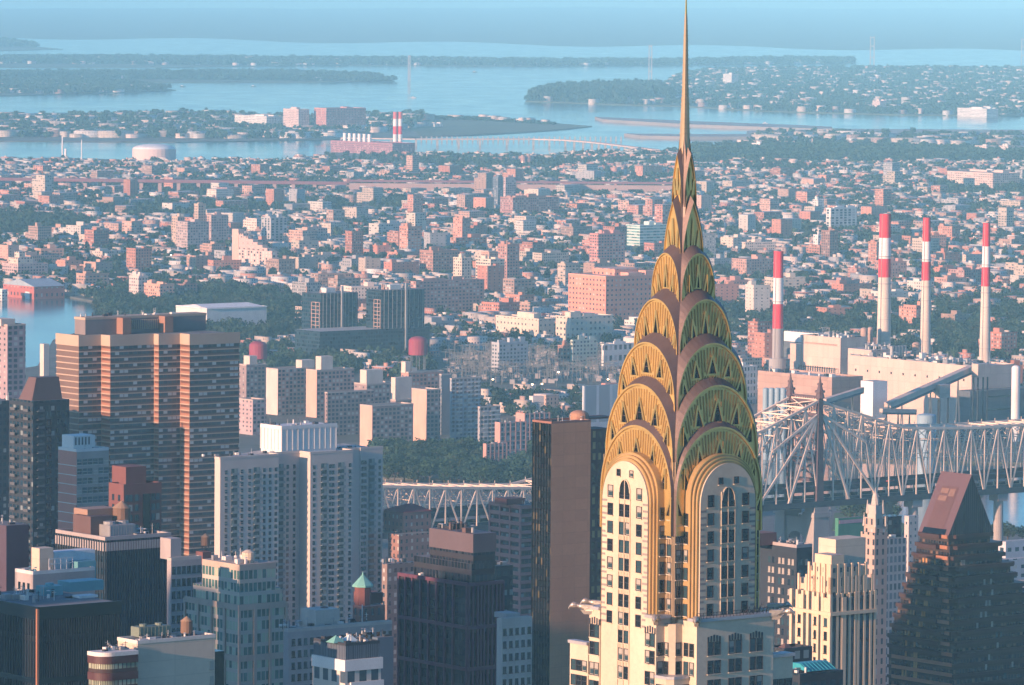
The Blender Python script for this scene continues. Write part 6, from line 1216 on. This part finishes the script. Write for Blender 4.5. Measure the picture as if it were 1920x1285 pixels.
# --- older crowned tower behind
b = Bd('crowned_tower', 'slender old stone tower with stepped crown lantern behind the cream tower', 'tower', 1614, 1640, 1664, 1000, 1800, mark='the old crowned tower'); M_os = facade('old_stone', (.46, .34, .28), 2.6, 3.4, .35, .6, glass=(.03, .035, .045)); b.body([M_os, M_roof]); s1 = stage(b, 1620, 1641, 1660, 972, [M_os, M_roof]); s2 = stage(b, 1626, 1641, 1655, 948, [M_stone, M_roof], z0=s1[4]); x, y = (s2[0] + s2[1]) / 2, (s2[2] + s2[3]) / 2; m = MB(); r = (s2[1] - s2[0]) * .42; m.cyl(x, y, s2[4], s2[4] + 2.2, r, r * .8, 8); m.dome(x, y, s2[4] + 2.2, r * .75, 2, 10, 4); m.cyl(x, y, s2[4] + 4, s2[4] + 6, .25, .05, 6); b.part('lantern', m, M_stone); m = MB()
for s in (s1, s2):
    for (cx, cy) in ((s[0], s[2]), (s[1], s[2]), (s[0], s[3])): m.cyl(cx, cy, s[4] - 3, s[4] + 1.6, .6, .1, 6)
b.part('crown_pinnacles', m, M_stone)
b = Bd('glass_block', 'grey glass tower of pale strips right of the old crowned tower', 'tower', 1655, 1660, 1700, 1012, 1900); b.body([facade('grey_strip_glass', (.4, .38, .37), 2.0, 3.3, .6, .9, glass=(.05, .07, .09), blind=(.12, .15, .17)), M_roof]); roofbox(b, 1664, 1690, 968, 4, 6, [M_dk1, M_roof]); clutter(b, 1, b.wR - 1, 1, 8, b.H, 5, 1)
b = Bd('pale_block', 'pale square house on the bank left of the gabled tower', 'building', 1696, 1704, 1722, 968, 2600); b.body([fac((.5, .44, .4), 3, 3.2, .3, .4), M_roofpale])
# --- gabled brown tower with terraces
Yp = 1700; b = Bd('gabled_tower', 'dark brown terraced tower under a steep gabled roof', 'tower', 1721, 1778, 1863, 1006, Yp, mark='the gabled brown tower'); M_gw = curtain('bronze_glass', (.012, .014, .02), (.035, .022, .02), 1.3, 3.25, .75, .6, .14, (.16, .1, .07)); zt_ = b.H; wR, wL = b.wR, b.wL
ridge_z = b.z(1822, 890, wR / 2, 0); m = MB(); m.face([(0, 0, zt_), (wR / 2, 0, ridge_z), (wR / 2, wL, ridge_z), (0, wL, zt_)][::-1]); m.face([(wR, 0, zt_), (wR, wL, zt_), (wR / 2, wL, ridge_z), (wR / 2, 0, ridge_z)][::-1]); b.part('gable_roof', m, mk('plum_roof', (.13, .08, .085), .5, .1, .12, .1)); m = MB(); m.face([(0, .02, zt_), (wR, .02, zt_), (wR / 2, .02, ridge_z)]); m.face([(0, wL - .02, zt_), (wR / 2, wL - .02, ridge_z), (wR, wL - .02, zt_)]); b.part('gable_end', m, curtain('gable_black', (.01, .012, .018), (.02, .02, .026), .9, 60, .8, .98, .2, (.014, .016, .022)))
sl = (ridge_z - zt_) / (wR / 2); m = MB()
def onslope(f0, f1, y0, y1, e): return [(wR / 2 * f0 - e, y0, zt_ + sl * wR / 2 * f0 + e * .5), (wR / 2 * f0 - e, y1, zt_ + sl * wR / 2 * f0 + e * .5), (wR / 2 * f1 - e, y1, zt_ + sl * wR / 2 * f1 + e * .5), (wR / 2 * f1 - e, y0, zt_ + sl * wR / 2 * f1 + e * .5)]
m.face(onslope(.02, .78, wL * .25, wL * .8, .08)[::-1]); b.part('roof_panel', m, mk('bronze_panel', (.14, .08, .07), .35, .2, .2, .15)); m = MB()
m.face(onslope(.62, .74, wL * .3, wL * .48, .16)[::-1]); m.face(onslope(.66, .74, wL * .52, wL * .76, .16)[::-1]); m.face(onslope(.54, .62, wL * .5, wL * .76, .16)[::-1]); b.part('roof_hatch', m, mk('hatch_brown', (.19, .115, .09), .6, 0, .3, .4)); m = MB(); m.face(onslope(.0, .1, wL * .12, wL * .86, .2)[::-1]); b.part('roof_louvre', m, M_black)
fl = 3.25; terr = MB(); gl = MB(); n_ = int(zt_ / fl)
for i in range(n_):
    z1 = zt_ - i * fl; z0 = z1 - fl; k = min(i, 11); jog = (i % 2) * .5
    xl = -1.05 * min(i, 10) - 0 * jog; yr = -1.3 * min(i, 11) - jog; xr = wR + 1.5 * min(i, 11) + jog; yl = wL + .3 * min(i, 8)
    yr_mid = -1.5 * min(i, 13)
    gl.box(xl + .8, xr - .8, yr + .8, yl, z0, z1 - .1); terr.box(xl, xr, yr, yl, z1 - .95, z1 + (.35 if i < 12 else 0))
    # notched front corner with little terraces
    if i < 12: terr.box(xl + 2.2 - (i % 3) * .7, xl + 6 + (i % 3), yr - 1.4 - (i % 2) * .7, yr - .02, z1 - .9, z1 + .3); terr.box(xl - 1.3 - (i % 2) * .6, xl - .02, yr + 3 + (i % 3) * 1.4, yl - 2 - (i % 2) * 2, z1 - .9, z1 + .3)
    if i < 12: terr.box(xr + .02, xr + 1.2 + (i % 2), yr + 2, yl - 3, z1 - .9, z1 + .3)
b.part('wall', gl, [M_gw]); b.part('terrace_bands', terr, mk('shaded_bronze_terrace', (.05, .026, .024), .55, .1, .2, .2)); m = MB()  # terrace bronze darkened to carry its shaded tone
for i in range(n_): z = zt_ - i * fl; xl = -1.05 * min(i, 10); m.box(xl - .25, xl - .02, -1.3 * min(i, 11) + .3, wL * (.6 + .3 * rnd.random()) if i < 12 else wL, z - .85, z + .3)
b.part('painted_sunlit_bands', m, M_sunlit_edge)  # sun on the left terrace edges, painted as brighter bronze bands
zs = [zt_ - 2 - i * fl for i in range(2, 14)]
for i, z in enumerate(zs):
    ii = i + 2; b.windows('R', [wR * rnd.uniform(.2, .9) for _ in range(2)], [z], .8, 1.7, [M_blind, M_glass2], base=-1.3 * min(ii, 11) + .75 - (ii % 2) * .5, limit=60); b.windows('L', [wL * f for f in (.25, .32, .6, .7)], [z], .8, 1.7, [mk('amber_blind', (.42, .22, .08), .5), M_black], base=-1.05 * min(ii, 10) + .75, limit=90)
b = Bd('dark_edge_tower', 'dark tower slice at the right edge behind the gabled tower', 'tower', 1893, 1900, 1960, 1104, 1950); b.body([M_dk1, M_roof])
b = Bd('pier_shed', 'long pale shed roofs on the bank at the right edge', 'building', 1872, 1886, 1950, 1016, 2560); b.body([fac((.5, .5, .52), 5, 5, .5, .4), M_roofpale]); b = Bd('pier_shed', 'lower pale ramp shed below the long one at the right edge', 'building', 1868, 1880, 1950, 1050, 2350); b.body([fac((.42, .45, .48), 5, 4, .5, .4), M_roofpale])
b = Bd('scoreboard', 'long low green building with pink strip at the sports field', 'building', 1566, 1572, 1618, 972, 2740); b.body([mk('field_green', (.05, .2, .12), .8), M_roof]); m = MB(); m.box(.5, b.wR - .5, -.2, -.02, b.H - 3, b.H - 1.2); b.part('pink_strip', m, mk('pink_sign', (.45, .25, .3), .7))
# ================================================================== the carpet of the far city, trees, near infill
def vnoise(x, y, s, seed=0):
    def h(i, j): return ((np.sin(i * 127.1 + j * 311.7 + seed * 74.7) * 43758.5453) % 1.0)
    x, y = x / s, y / s; i, j = np.floor(x), np.floor(y); fx, fy = x - i, y - j; fx = fx * fx * (3 - 2 * fx); fy = fy * fy * (3 - 2 * fy)
    return (h(i, j) * (1 - fx) + h(i + 1, j) * fx) * (1 - fy) + (h(i, j + 1) * (1 - fx) + h(i + 1, j + 1) * fx) * fy
def free_mask(P, pad=3.):
    ok = np.ones(len(P), bool)
    for p, c, s, x0, x1, y0, y1 in TAKEN:
        d = P[:, :2] - p; x = d[:, 0] * c + d[:, 1] * s; y = -d[:, 0] * s + d[:, 1] * c
        ok &= ~((x > x0 - pad) & (x < x1 + pad) & (y > y0 - pad) & (y < y1 + pad))
    return ok
HILL = [(178, 566), (250, 545), (330, 548), (420, 552), (560, 566), (560, 640), (440, 660), (190, 610)]
WOODL = [(-100, 408), (90, 408), (180, 424), (150, 446), (30, 452), (-100, 450)]
PARK = [(690, 868), (1010, 862), (1010, 928), (690, 914)]
GREENR = [(1330, 585), (1490, 592), (1640, 590), (1930, 560), (1930, 690), (1330, 660)]
WOODR = [(1300, 279), (1930, 282), (1930, 309), (1300, 309)]
YARD = [(826, 664), (1168, 664), (1172, 726), (830, 728)]
QL = [(x, y) for x, y in QUEENS if y < 600 or x > 1000]
QL = [(-450, 309), (330, 308), (530, 308), (610, 298), (780, 296), (1000, 301), (1150, 292), (1280, 288), (1300, 310), (2370, 312), (2370, 800), (1700, 800), (1400, 760), (1000, 800), (860, 760), (700, 700), (440, 660), (190, 605), (185, 566), (120, 552), (0, 548), (-450, 546)]
# --- mid-rise blocks, each its own object
AUTO = []
M_mwall = [facade('block_wall_%s' % n_, (1, 1, 1), pu, 3.1, ww, wh, attr=True, share=sh, glass=(.035, .045, .055)) for n_, pu, ww, wh, sh in (('punched', 3.4, .42, .48, .3), ('wide', 4.4, .6, .45, .35), ('paired', 2.6, .5, .5, .2), ('plain', 6, .25, .3, .2))]
M_mroof = mk('block_roof', (1, 1, 1), .85, 0, .35, .08, attr=True)
CN = ['salmon brick', 'red brick', 'pink brick', 'tan', 'cream', 'white', 'sandy', 'dark brick', 'beige', 'grey']
def block(P, wx, wy, h, rz, ci, extra=True, name='apartment_block', kindw='block'):
    m = MB(); c = tuple(np.clip(WALLC[ci] * rnd.uniform(.8, 1.12), 0, .8)); rc = tuple(ROOFC[rnd.randrange(6)])
    m.box(0, wx, 0, wy, 0, h, 0, 1, False, c); m.col[4] = rc; 
    if rnd.random() < .35 and wx > 16: m.box(wx * .25, wx * .75, wy, wy + wy * .7, 0, h * rnd.uniform(.7, 1.0), 0, 1, False, c); m.col[9] = rc
    o = m.build(name, [rnd.choice(M_mwall), M_mroof], None, (P[0], P[1], 0), rz); m = MB()
    if extra:
        a, b_ = wx * rnd.uniform(.15, .4), wy * rnd.uniform(.2, .5); x, y = rnd.uniform(0, wx - a), rnd.uniform(0, wy - b_); m.box(x, x + a, y, y + b_, h, h + rnd.uniform(2, 5), col=c); m.build('roof_house', M_mroof, o)
        m = MB(); m.box(-.2, wx + .2, -.25, .1, h - .1, h + .8, col=c); m.box(-.25, .1, .1, wy, h - .1, h + .8, col=c); m.build('parapet', M_mroof, o)
    o['category'] = 'building'; o['group'] = 'flat roofed blocks of the low city'; AUTO.append((o, P, CN[ci], wx, h, kindw)); take(P, 0, wx, 0, wy, rz); return o
cand = sample([(min(max(x, -60), 1980), y) for x, y in QL], 1500); cnt = 0
px_, py_ = projv(cand); wood = inpoly(px_, py_, HILL) | inpoly(px_, py_, WOODL) | inpoly(px_, py_, YARD) | inpoly(px_, py_, GREENR) & (nr.random(1500) < .75)
for i in np.argsort(cand[:, 1]):
    if cnt >= 290: break
    if wood[i]: continue
    P = cand[i]; far = (P[1] - 4000) / 5000
    if rnd.random() > .42 * (1.25 - far): continue
    t = rnd.random(); rz = ROT if P[1] < 6200 else R(50); rz += R(rnd.choice((0, 0, 0, 8, -10)))
    ind = P[1] < 4900 and px_[i] > 600 and px_[i] < 1330
    if ind: wx, wy, h = rnd.uniform(24, 60), rnd.uniform(18, 34), rnd.uniform(6, 13)
    elif t < .5: wx, wy, h = rnd.uniform(20, 46), rnd.uniform(14, 20), rnd.uniform(13, 22)
    elif t < .8: wx, wy, h = rnd.uniform(16, 30), rnd.uniform(15, 24), rnd.uniform(16, 27)
    else: wx, wy, h = rnd.uniform(14, 22), rnd.uniform(12, 18), rnd.uniform(22, 38)
    corners = np.array([P[:2] + a * wx * np.array([math.cos(rz), math.sin(rz)]) + b_ * wy * np.array([-math.sin(rz), math.cos(rz)]) for a in (0, .5, 1) for b_ in (0, .5, 1)])
    if not is_free(corners): continue
    block(P, wx, wy, h, rz, rnd.choice((4, 5, 5, 9, 8, 0)) if ind else rnd.choice((0, 0, 0, 1, 1, 1, 2, 2, 3, 3, 4, 6, 7, 7, 9, 8)), extra=P[1] < 6500, name='factory_shed' if ind else 'apartment_block', kindw='shed' if ind else ('tower' if h > 26 else 'block')); cnt += 1
# --- rows of small houses
def rows(rz, Y0, Y1, bu, bv, street):
    out = []; c, s = math.cos(rz), math.sin(rz); X1 = .13 * Y1 + 80
    pts = np.array([(x * c + y * s, -x * s + y * c) for x in (-X1, X1) for y in (Y0, Y1)]); u0, u1 = pts[:, 0].min(), pts[:, 0].max(); v0, v1 = pts[:, 1].min(), pts[:, 1].max()
    for iu in range(int(u0 // bu), int(u1 // bu) + 1):
        for iv in range(int(v0 // bv), int(v1 // bv) + 1):
            uc, vc = (iu + .5) * bu, (iv + .5) * bv; x, y = uc * c - vc * s, uc * s + vc * c
            if not (Y0 - 150 < y < Y1 + 150) or abs(x) > .13 * y + 160: continue
            for side in (0, 1):
                u = iu * bu + street / 2
                while u < (iu + 1) * bu - street / 2 - 6:
                    w_ = rnd.choice((6.5, 7, 8, 13, 16, 21)); d_ = rnd.uniform(11, 17); v = iv * bv + street / 2 + d_ / 2 if side == 0 else (iv + 1) * bv - street / 2 - d_ / 2
                    if rnd.random() < .86: out.append((u + w_ / 2, v, w_, d_))
                    u += w_ + rnd.choice((.2, .2, 1.5, 3.5))
    a = np.array(out); P = np.stack([a[:, 0] * c - a[:, 1] * s, a[:, 0] * s + a[:, 1] * c, np.zeros(len(a))], 1)
    return P, a[:, 2], a[:, 3]
for rz, Y0, Y1 in ((ROT, 3700, 6200), (R(50), 6200, 9700)):
    P, wx, wy = rows(rz, Y0, Y1, 190, 66, 15); x, y = projv(P); ok = (P[:, 1] >= Y0) & (P[:, 1] < Y1) & (x > -330) & (x < 2250) & inpoly(x, y, QL) & free_mask(P, 5)
    ok &= ~(inpoly(x, y, HILL) | inpoly(x, y, WOODL) | inpoly(x, y, YARD) | inpoly(x, y, WOODR)); ok &= ~(inpoly(x, y, GREENR) & (nr.random(len(x)) < .8)); ok &= vnoise(P[:, 0], P[:, 1], 240, 3) > .2
    P, wx, wy = P[ok], wx[ok], wy[ok]; n_ = len(P); ind = (P[:, 1] < 4900); h = nr.choice([6.5, 7.5, 9.5, 10.5, 13], n_) + nr.uniform(-.6, .8, n_)
    blockid = vnoise(P[:, 0], P[:, 1], 60, 9); ci = np.clip((blockid * 10 + nr.normal(0, 2.2, n_)).astype(int), 0, 9)
    house_mass('houses', P, wx, wy, h, np.full(n_, rz) , np.clip(WALLC[ci] * nr.uniform(.8, 1.15, (n_, 1)), 0, .78), 'dense rows of low brick and pale houses across the far city', [M_hwall, M_hroof], ROOFC[nr.integers(0, 6, n_)])
    k = nr.random(n_) < .3; m_ = k.sum(); Q_ = P[k].copy(); Q_[:, 2] = h[k] - .1; house_mass('roof_sheds', Q_, nr.uniform(2, 4, m_), nr.uniform(2, 5, m_), nr.uniform(1.5, 3, m_), np.full(m_, rz), WALLC[nr.integers(0, 10, m_)], 'small stair sheds on the far roofs', [M_hroof, M_hroof], ROOFC[nr.integers(0, 6, m_)])
# --- trees of the far city as one mass
n_ = 33000; P = sample(QL, n_); x, y = projv(P); g = vnoise(P[:, 0], P[:, 1], 210, 5) * .6 + vnoise(P[:, 0], P[:, 1], 70, 6) * .4
dense = inpoly(x, y, HILL) | inpoly(x, y, WOODL) | inpoly(x, y, GREENR); ok = free_mask(P, 2) & ~inpoly(x, y, YARD) & ((g > .49) | dense & (nr.random(n_) < .6) | (nr.random(n_) < .2)); P = P[ok]
nearm = P[:, 1] < 5400
for q, blobs in ((nearm, TB_MID), (~nearm, TB_FAR)):
    k = P[q]; tree_mass('trees', k, nr.uniform(4.2, 8.2, len(k)), nr.uniform(8, 15, len(k)), 'street and garden trees between the far houses', blobs)
def wood(poly, n_, r0, r1, h0, h1, label, blobs=TB_MID):
    k = sample(poly, n_); k = k[free_mask(k, 1)]; tree_mass('trees', k, nr.uniform(r0, r1, len(k)), nr.uniform(h0, h1, len(k)), label, blobs)
wood(HILL, 420, 6, 9, 11, 17, 'dense green wood on the hill by the water'); wood(WOODL, 190, 5, 9, 9, 15, 'dark trees on the left of the far city', TB_FAR); wood(GREENR, 620, 5, 8, 9, 15, 'green park trees round the brick estate')
wood([(380, 650), (760, 675), (760, 720), (440, 700)], 160, 5, 8, 9, 14, 'trees along the island shore'); wood([(1420, 700), (1940, 690), (1940, 800), (1420, 800)], 120, 4, 7, 7, 12, 'trees round the power station')
# --- trees one can tell apart
def tree_proto(seed):
    rng = np.random.default_rng(seed); H = 1.0; m = MB(); m.cyl(0, 0, 0, .34, .035, .025, 7)
    for k in range(6):
        a = k * 1.05 + rng.uniform(0, .6); b_ = np.array([.28 * math.cos(a), .28 * math.sin(a), rng.uniform(.5, .75)]); m.bar((0, 0, rng.uniform(.2, .33)), b_, .022, .022)
    tm = m.mesh('trunk', M_bark); V, sh = tree_blob(520, 11, .085, rng); V = V.copy(); V[..., 0] *= .5; V[..., 1] *= .5; V[..., 2] = np.maximum(V[..., 2] * .42 + .6, .12); base = LEAFC[seed % 5] * 1.1
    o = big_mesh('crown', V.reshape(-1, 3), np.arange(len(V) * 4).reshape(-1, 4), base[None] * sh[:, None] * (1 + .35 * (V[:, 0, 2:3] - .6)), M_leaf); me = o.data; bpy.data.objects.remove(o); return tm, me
PROTO = [tree_proto(40 + i) for i in range(7)]
def single_trees(poly, n_, h0, h1, label, group, pad=1.5):
    k = sample(poly, n_ * 2); k = k[free_mask(k, pad)][:n_]
    for p in k:
        tm, cm = PROTO[rnd.randrange(7)]; h = rnd.uniform(h0, h1); o = bpy.data.objects.new('tree', None); C.objects.link(o); o.location = (p[0], p[1], 1.4); o.rotation_euler = (0, 0, rnd.uniform(0, 6.28)); s = h * rnd.uniform(.9, 1.25); o.scale = (s, s, h); tag(o, label, 'tree', group)
        for nm, me in (('trunk', tm), ('crown', cm)): c = bpy.data.objects.new(nm, me); C.objects.link(c); c.parent = o
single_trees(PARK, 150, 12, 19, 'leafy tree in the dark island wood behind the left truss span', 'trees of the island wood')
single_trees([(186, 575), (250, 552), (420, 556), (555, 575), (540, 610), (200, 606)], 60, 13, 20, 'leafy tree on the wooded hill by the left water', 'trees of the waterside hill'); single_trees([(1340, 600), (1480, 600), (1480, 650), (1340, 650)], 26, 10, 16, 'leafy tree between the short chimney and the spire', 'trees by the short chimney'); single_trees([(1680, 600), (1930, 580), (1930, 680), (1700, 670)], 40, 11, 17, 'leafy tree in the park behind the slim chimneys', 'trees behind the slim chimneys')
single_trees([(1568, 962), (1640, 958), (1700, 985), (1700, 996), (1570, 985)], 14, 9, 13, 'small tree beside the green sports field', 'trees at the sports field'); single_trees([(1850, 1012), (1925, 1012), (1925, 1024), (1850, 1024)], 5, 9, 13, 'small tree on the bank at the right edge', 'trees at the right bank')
# --- near infill down in the street canyons
LIM = ([-50, 110, 200, 320, 345, 410, 530, 600, 720, 760, 950, 1000, 1420, 1480, 1660, 1720, 1880, 1980], [1060, 1040, 1085, 1080, 1150, 1120, 1160, 1150, 1030, 1040, 1075, 1090, 1080, 1055, 1040, 1060, 1085, 1080])
cnt = 0
for _ in range(2500):
    if cnt >= 95: break
    Y = rnd.uniform(1250, 2750); px = rnd.uniform(-20, 1940); pt = float(np.interp(px, *LIM)) + rnd.uniform(0, 70) + (12 if Y < 1900 else 0); p = at(px, pt, Y)
    if p[2] < 12: continue
    h = min(p[2], rnd.uniform(40, 110)); wx, wy = rnd.uniform(14, 30), rnd.uniform(12, 24)
    if Y > 2500 and h > 60: h = rnd.uniform(20, 50)
    cs = np.array([p[:2] + a * wx * DR + b_ * wy * DL for a in (0, .5, 1) for b_ in (0, .5, 1)])
    if not is_free(cs) or cs[:, 1].max() > 2780 or (px > 1540 and Y > 2500): continue
    ci = rnd.choice((0, 1, 3, 4, 6, 7, 7, 9, 9)); o = block(np.array([p[0], p[1], 0]), wx, wy, h, ROT, ci, True, 'city_block', 'mid rise'); o['group'] = 'infill blocks of the near city'; cnt += 1
    bb = MB()
    for k in range(7): x, y = rnd.uniform(1, wx - 2), rnd.uniform(1, wy - 2); bb.box(x, x + rnd.uniform(.6, 2), y, y + rnd.uniform(.6, 2), h, h + rnd.uniform(.6, 2.2), col=(.4, .4, .4))
    bb.build('roof_units', M_mroof, o)['kind'] = 'stuff'
# --- unseen slabs added left of the view to put the near blocks in shade
for x, y, wx, wy, h, lab in ((-345, 925, 98, 44, 255, 'unseen slab added left of the view to shade near blocks, nearest of four'), (-439, 987, 98, 40, 250, 'unseen slab added left of the view to shade near blocks, second of four'), (-482, 1087, 46, 36, 245, 'unseen slab added left of the view to shade near blocks, third of four'), (-470, 1440, 82, 36, 245, 'unseen slab added left of the view to shade near blocks, farthest of four')):
    o = block(np.array([x, y, 0]), wy, wx, h, ROT, 9, True, 'shade_slab', 'tower'); AUTO.pop(); tag(o, lab, 'tower', 'shade slabs added beyond the left edge')
# --- small boats, street lamps
for px, py, lab in ((775, 184, 'small white boat on the open water right of the tapering neck'), (475, 163, 'low dark barge on the sound below the tapering neck'), (342, 163, 'small dark boat off the low left island'), (1435, 232, 'pale ferry beside the runway strips'), (890, 136, 'tiny dark barge far out on the sound')):
    p = gnd(px, py); s = p[1] / F; o = empty('boat', (p[0], p[1], 0), R(15), lab, 'boat'); m = MB(); m.prism([(-5 * s, -1.2 * s), (4 * s, -1.2 * s), (6 * s, 0), (4 * s, 1.2 * s), (-5 * s, 1.2 * s)], 0, 1.4 * s); m.build('hull', M_white if 'white' in lab or 'pale' in lab else M_dark, o); m = MB(); m.box(-3 * s, 1 * s, -.8 * s, .8 * s, 1.4 * s, 3 * s); m.build('cabin', M_white, o)
M_lamp = bpy.data.materials.new('lamp_glow'); M_lamp.use_nodes = True; q = _pr(M_lamp); q.inputs['Emission Color'].default_value = (1, .62, .3, 1); q.inputs['Emission Strength'].default_value = 6
m = MB(); m.cyl(0, 0, 0, 11, .16, .1, 6); m.bar((0, 0, 11), (1.6, 0, 11.4), .16); lp = m.mesh('pole', M_metal); m = MB(); m.dome(1.6, 0, 11.1, .8, .5, 10, 3); m.cyl(1.6, 0, 10.6, 11.1, .5, .8, 10); lh = m.mesh('lamp_head', M_lamp)
for px, py in ((920, 742), (994, 752), (1012, 751), (1043, 728), (1136, 742), (1150, 598), (1183, 599), (318, 500)):
    p = gnd(px, py); o = bpy.data.objects.new('street_lamp', None); C.objects.link(o); o.location = (p[0], p[1], 1.5); tag(o, 'lit street lamp on a tall pole in the low city', 'street lamp', 'lit street lamps')
    for nm, me in (('pole', lp), ('lamp_head', lh)): c = bpy.data.objects.new(nm, me); C.objects.link(c); c.parent = o
# ================================================================== labels for everything placed by the hundred
def size_word(px_w): return 'tiny' if px_w < 10 else ('small' if px_w < 20 else ('medium' if px_w < 36 else 'large'))
base = {}
items = AUTO + [(o, np.array(o.location), 'brick', 20, 40, 'estate tower') for o in C.objects if o.get('auto')]
for o, P, cn, wx, h, kw in items:
    x, y = proj((P[0], P[1], h)); k = F / P[1]
    d = [(math.hypot(a - x, (b_ - y) * 1.5), a - x, b_ - y, t) for a, b_, t in LANDMARKS]; _, dx, dy, t = min(d)
    rel = ('just ' if math.hypot(dx, dy) < 90 else '') + (('left of' if dx > 0 else 'right of') if abs(dx) > abs(dy) else ('behind' if dy > 0 else 'in front of'))
    kind = '%s %s' % (cn, kw) if kw != 'mid rise' else '%s infill block' % cn
    base.setdefault((kind, rel, t), []).append((x, y, o))
ORD = ['leftmost', 'second from left', 'third from left', 'fourth from left', 'fifth from left', 'sixth from left', 'seventh from left', 'eighth from left', 'ninth from left', 'tenth from left', 'eleventh from left', 'twelfth from left', 'thirteenth from left', 'fourteenth from left', 'fifteenth from left', 'sixteenth from left', 'seventeenth from left']
for (kind, rel, t), L in base.items():
    L.sort(key=lambda q: q[0])
    for i, (x, y, o) in enumerate(L):
        o['label'] = '%s%s %s %s' % ('flat roofed ' if kind.startswith('tan') else '', kind, rel, t) if len(L) == 1 else ('%s %s %s %s' % (ORD[min(i, 16)] if len(L) > 2 or i == 0 else 'rightmost', kind, rel, t))
        if 'auto' in o: del o['auto']
# ================================================================== the air
hz = MB(); hz.box(-7600, 7600, -1200, 50600, -1.5, 331)
m, n, l = _new('haze'); n.remove(_pr(m)); pv = n.new('ShaderNodeVolumePrincipled'); out = [q for q in n if q.type == 'OUTPUT_MATERIAL'][0]
pv.inputs['Color'].default_value = (.28, .72, 1.0, 1); pv.inputs['Density'].default_value = 5.0e-5; pv.inputs['Anisotropy'].default_value = -0.38
l.new(pv.outputs[0], out.inputs['Volume']); tag(hz.build('haze', m), 'thin blue evening haze over the whole view', 'haze', kind='stuff')
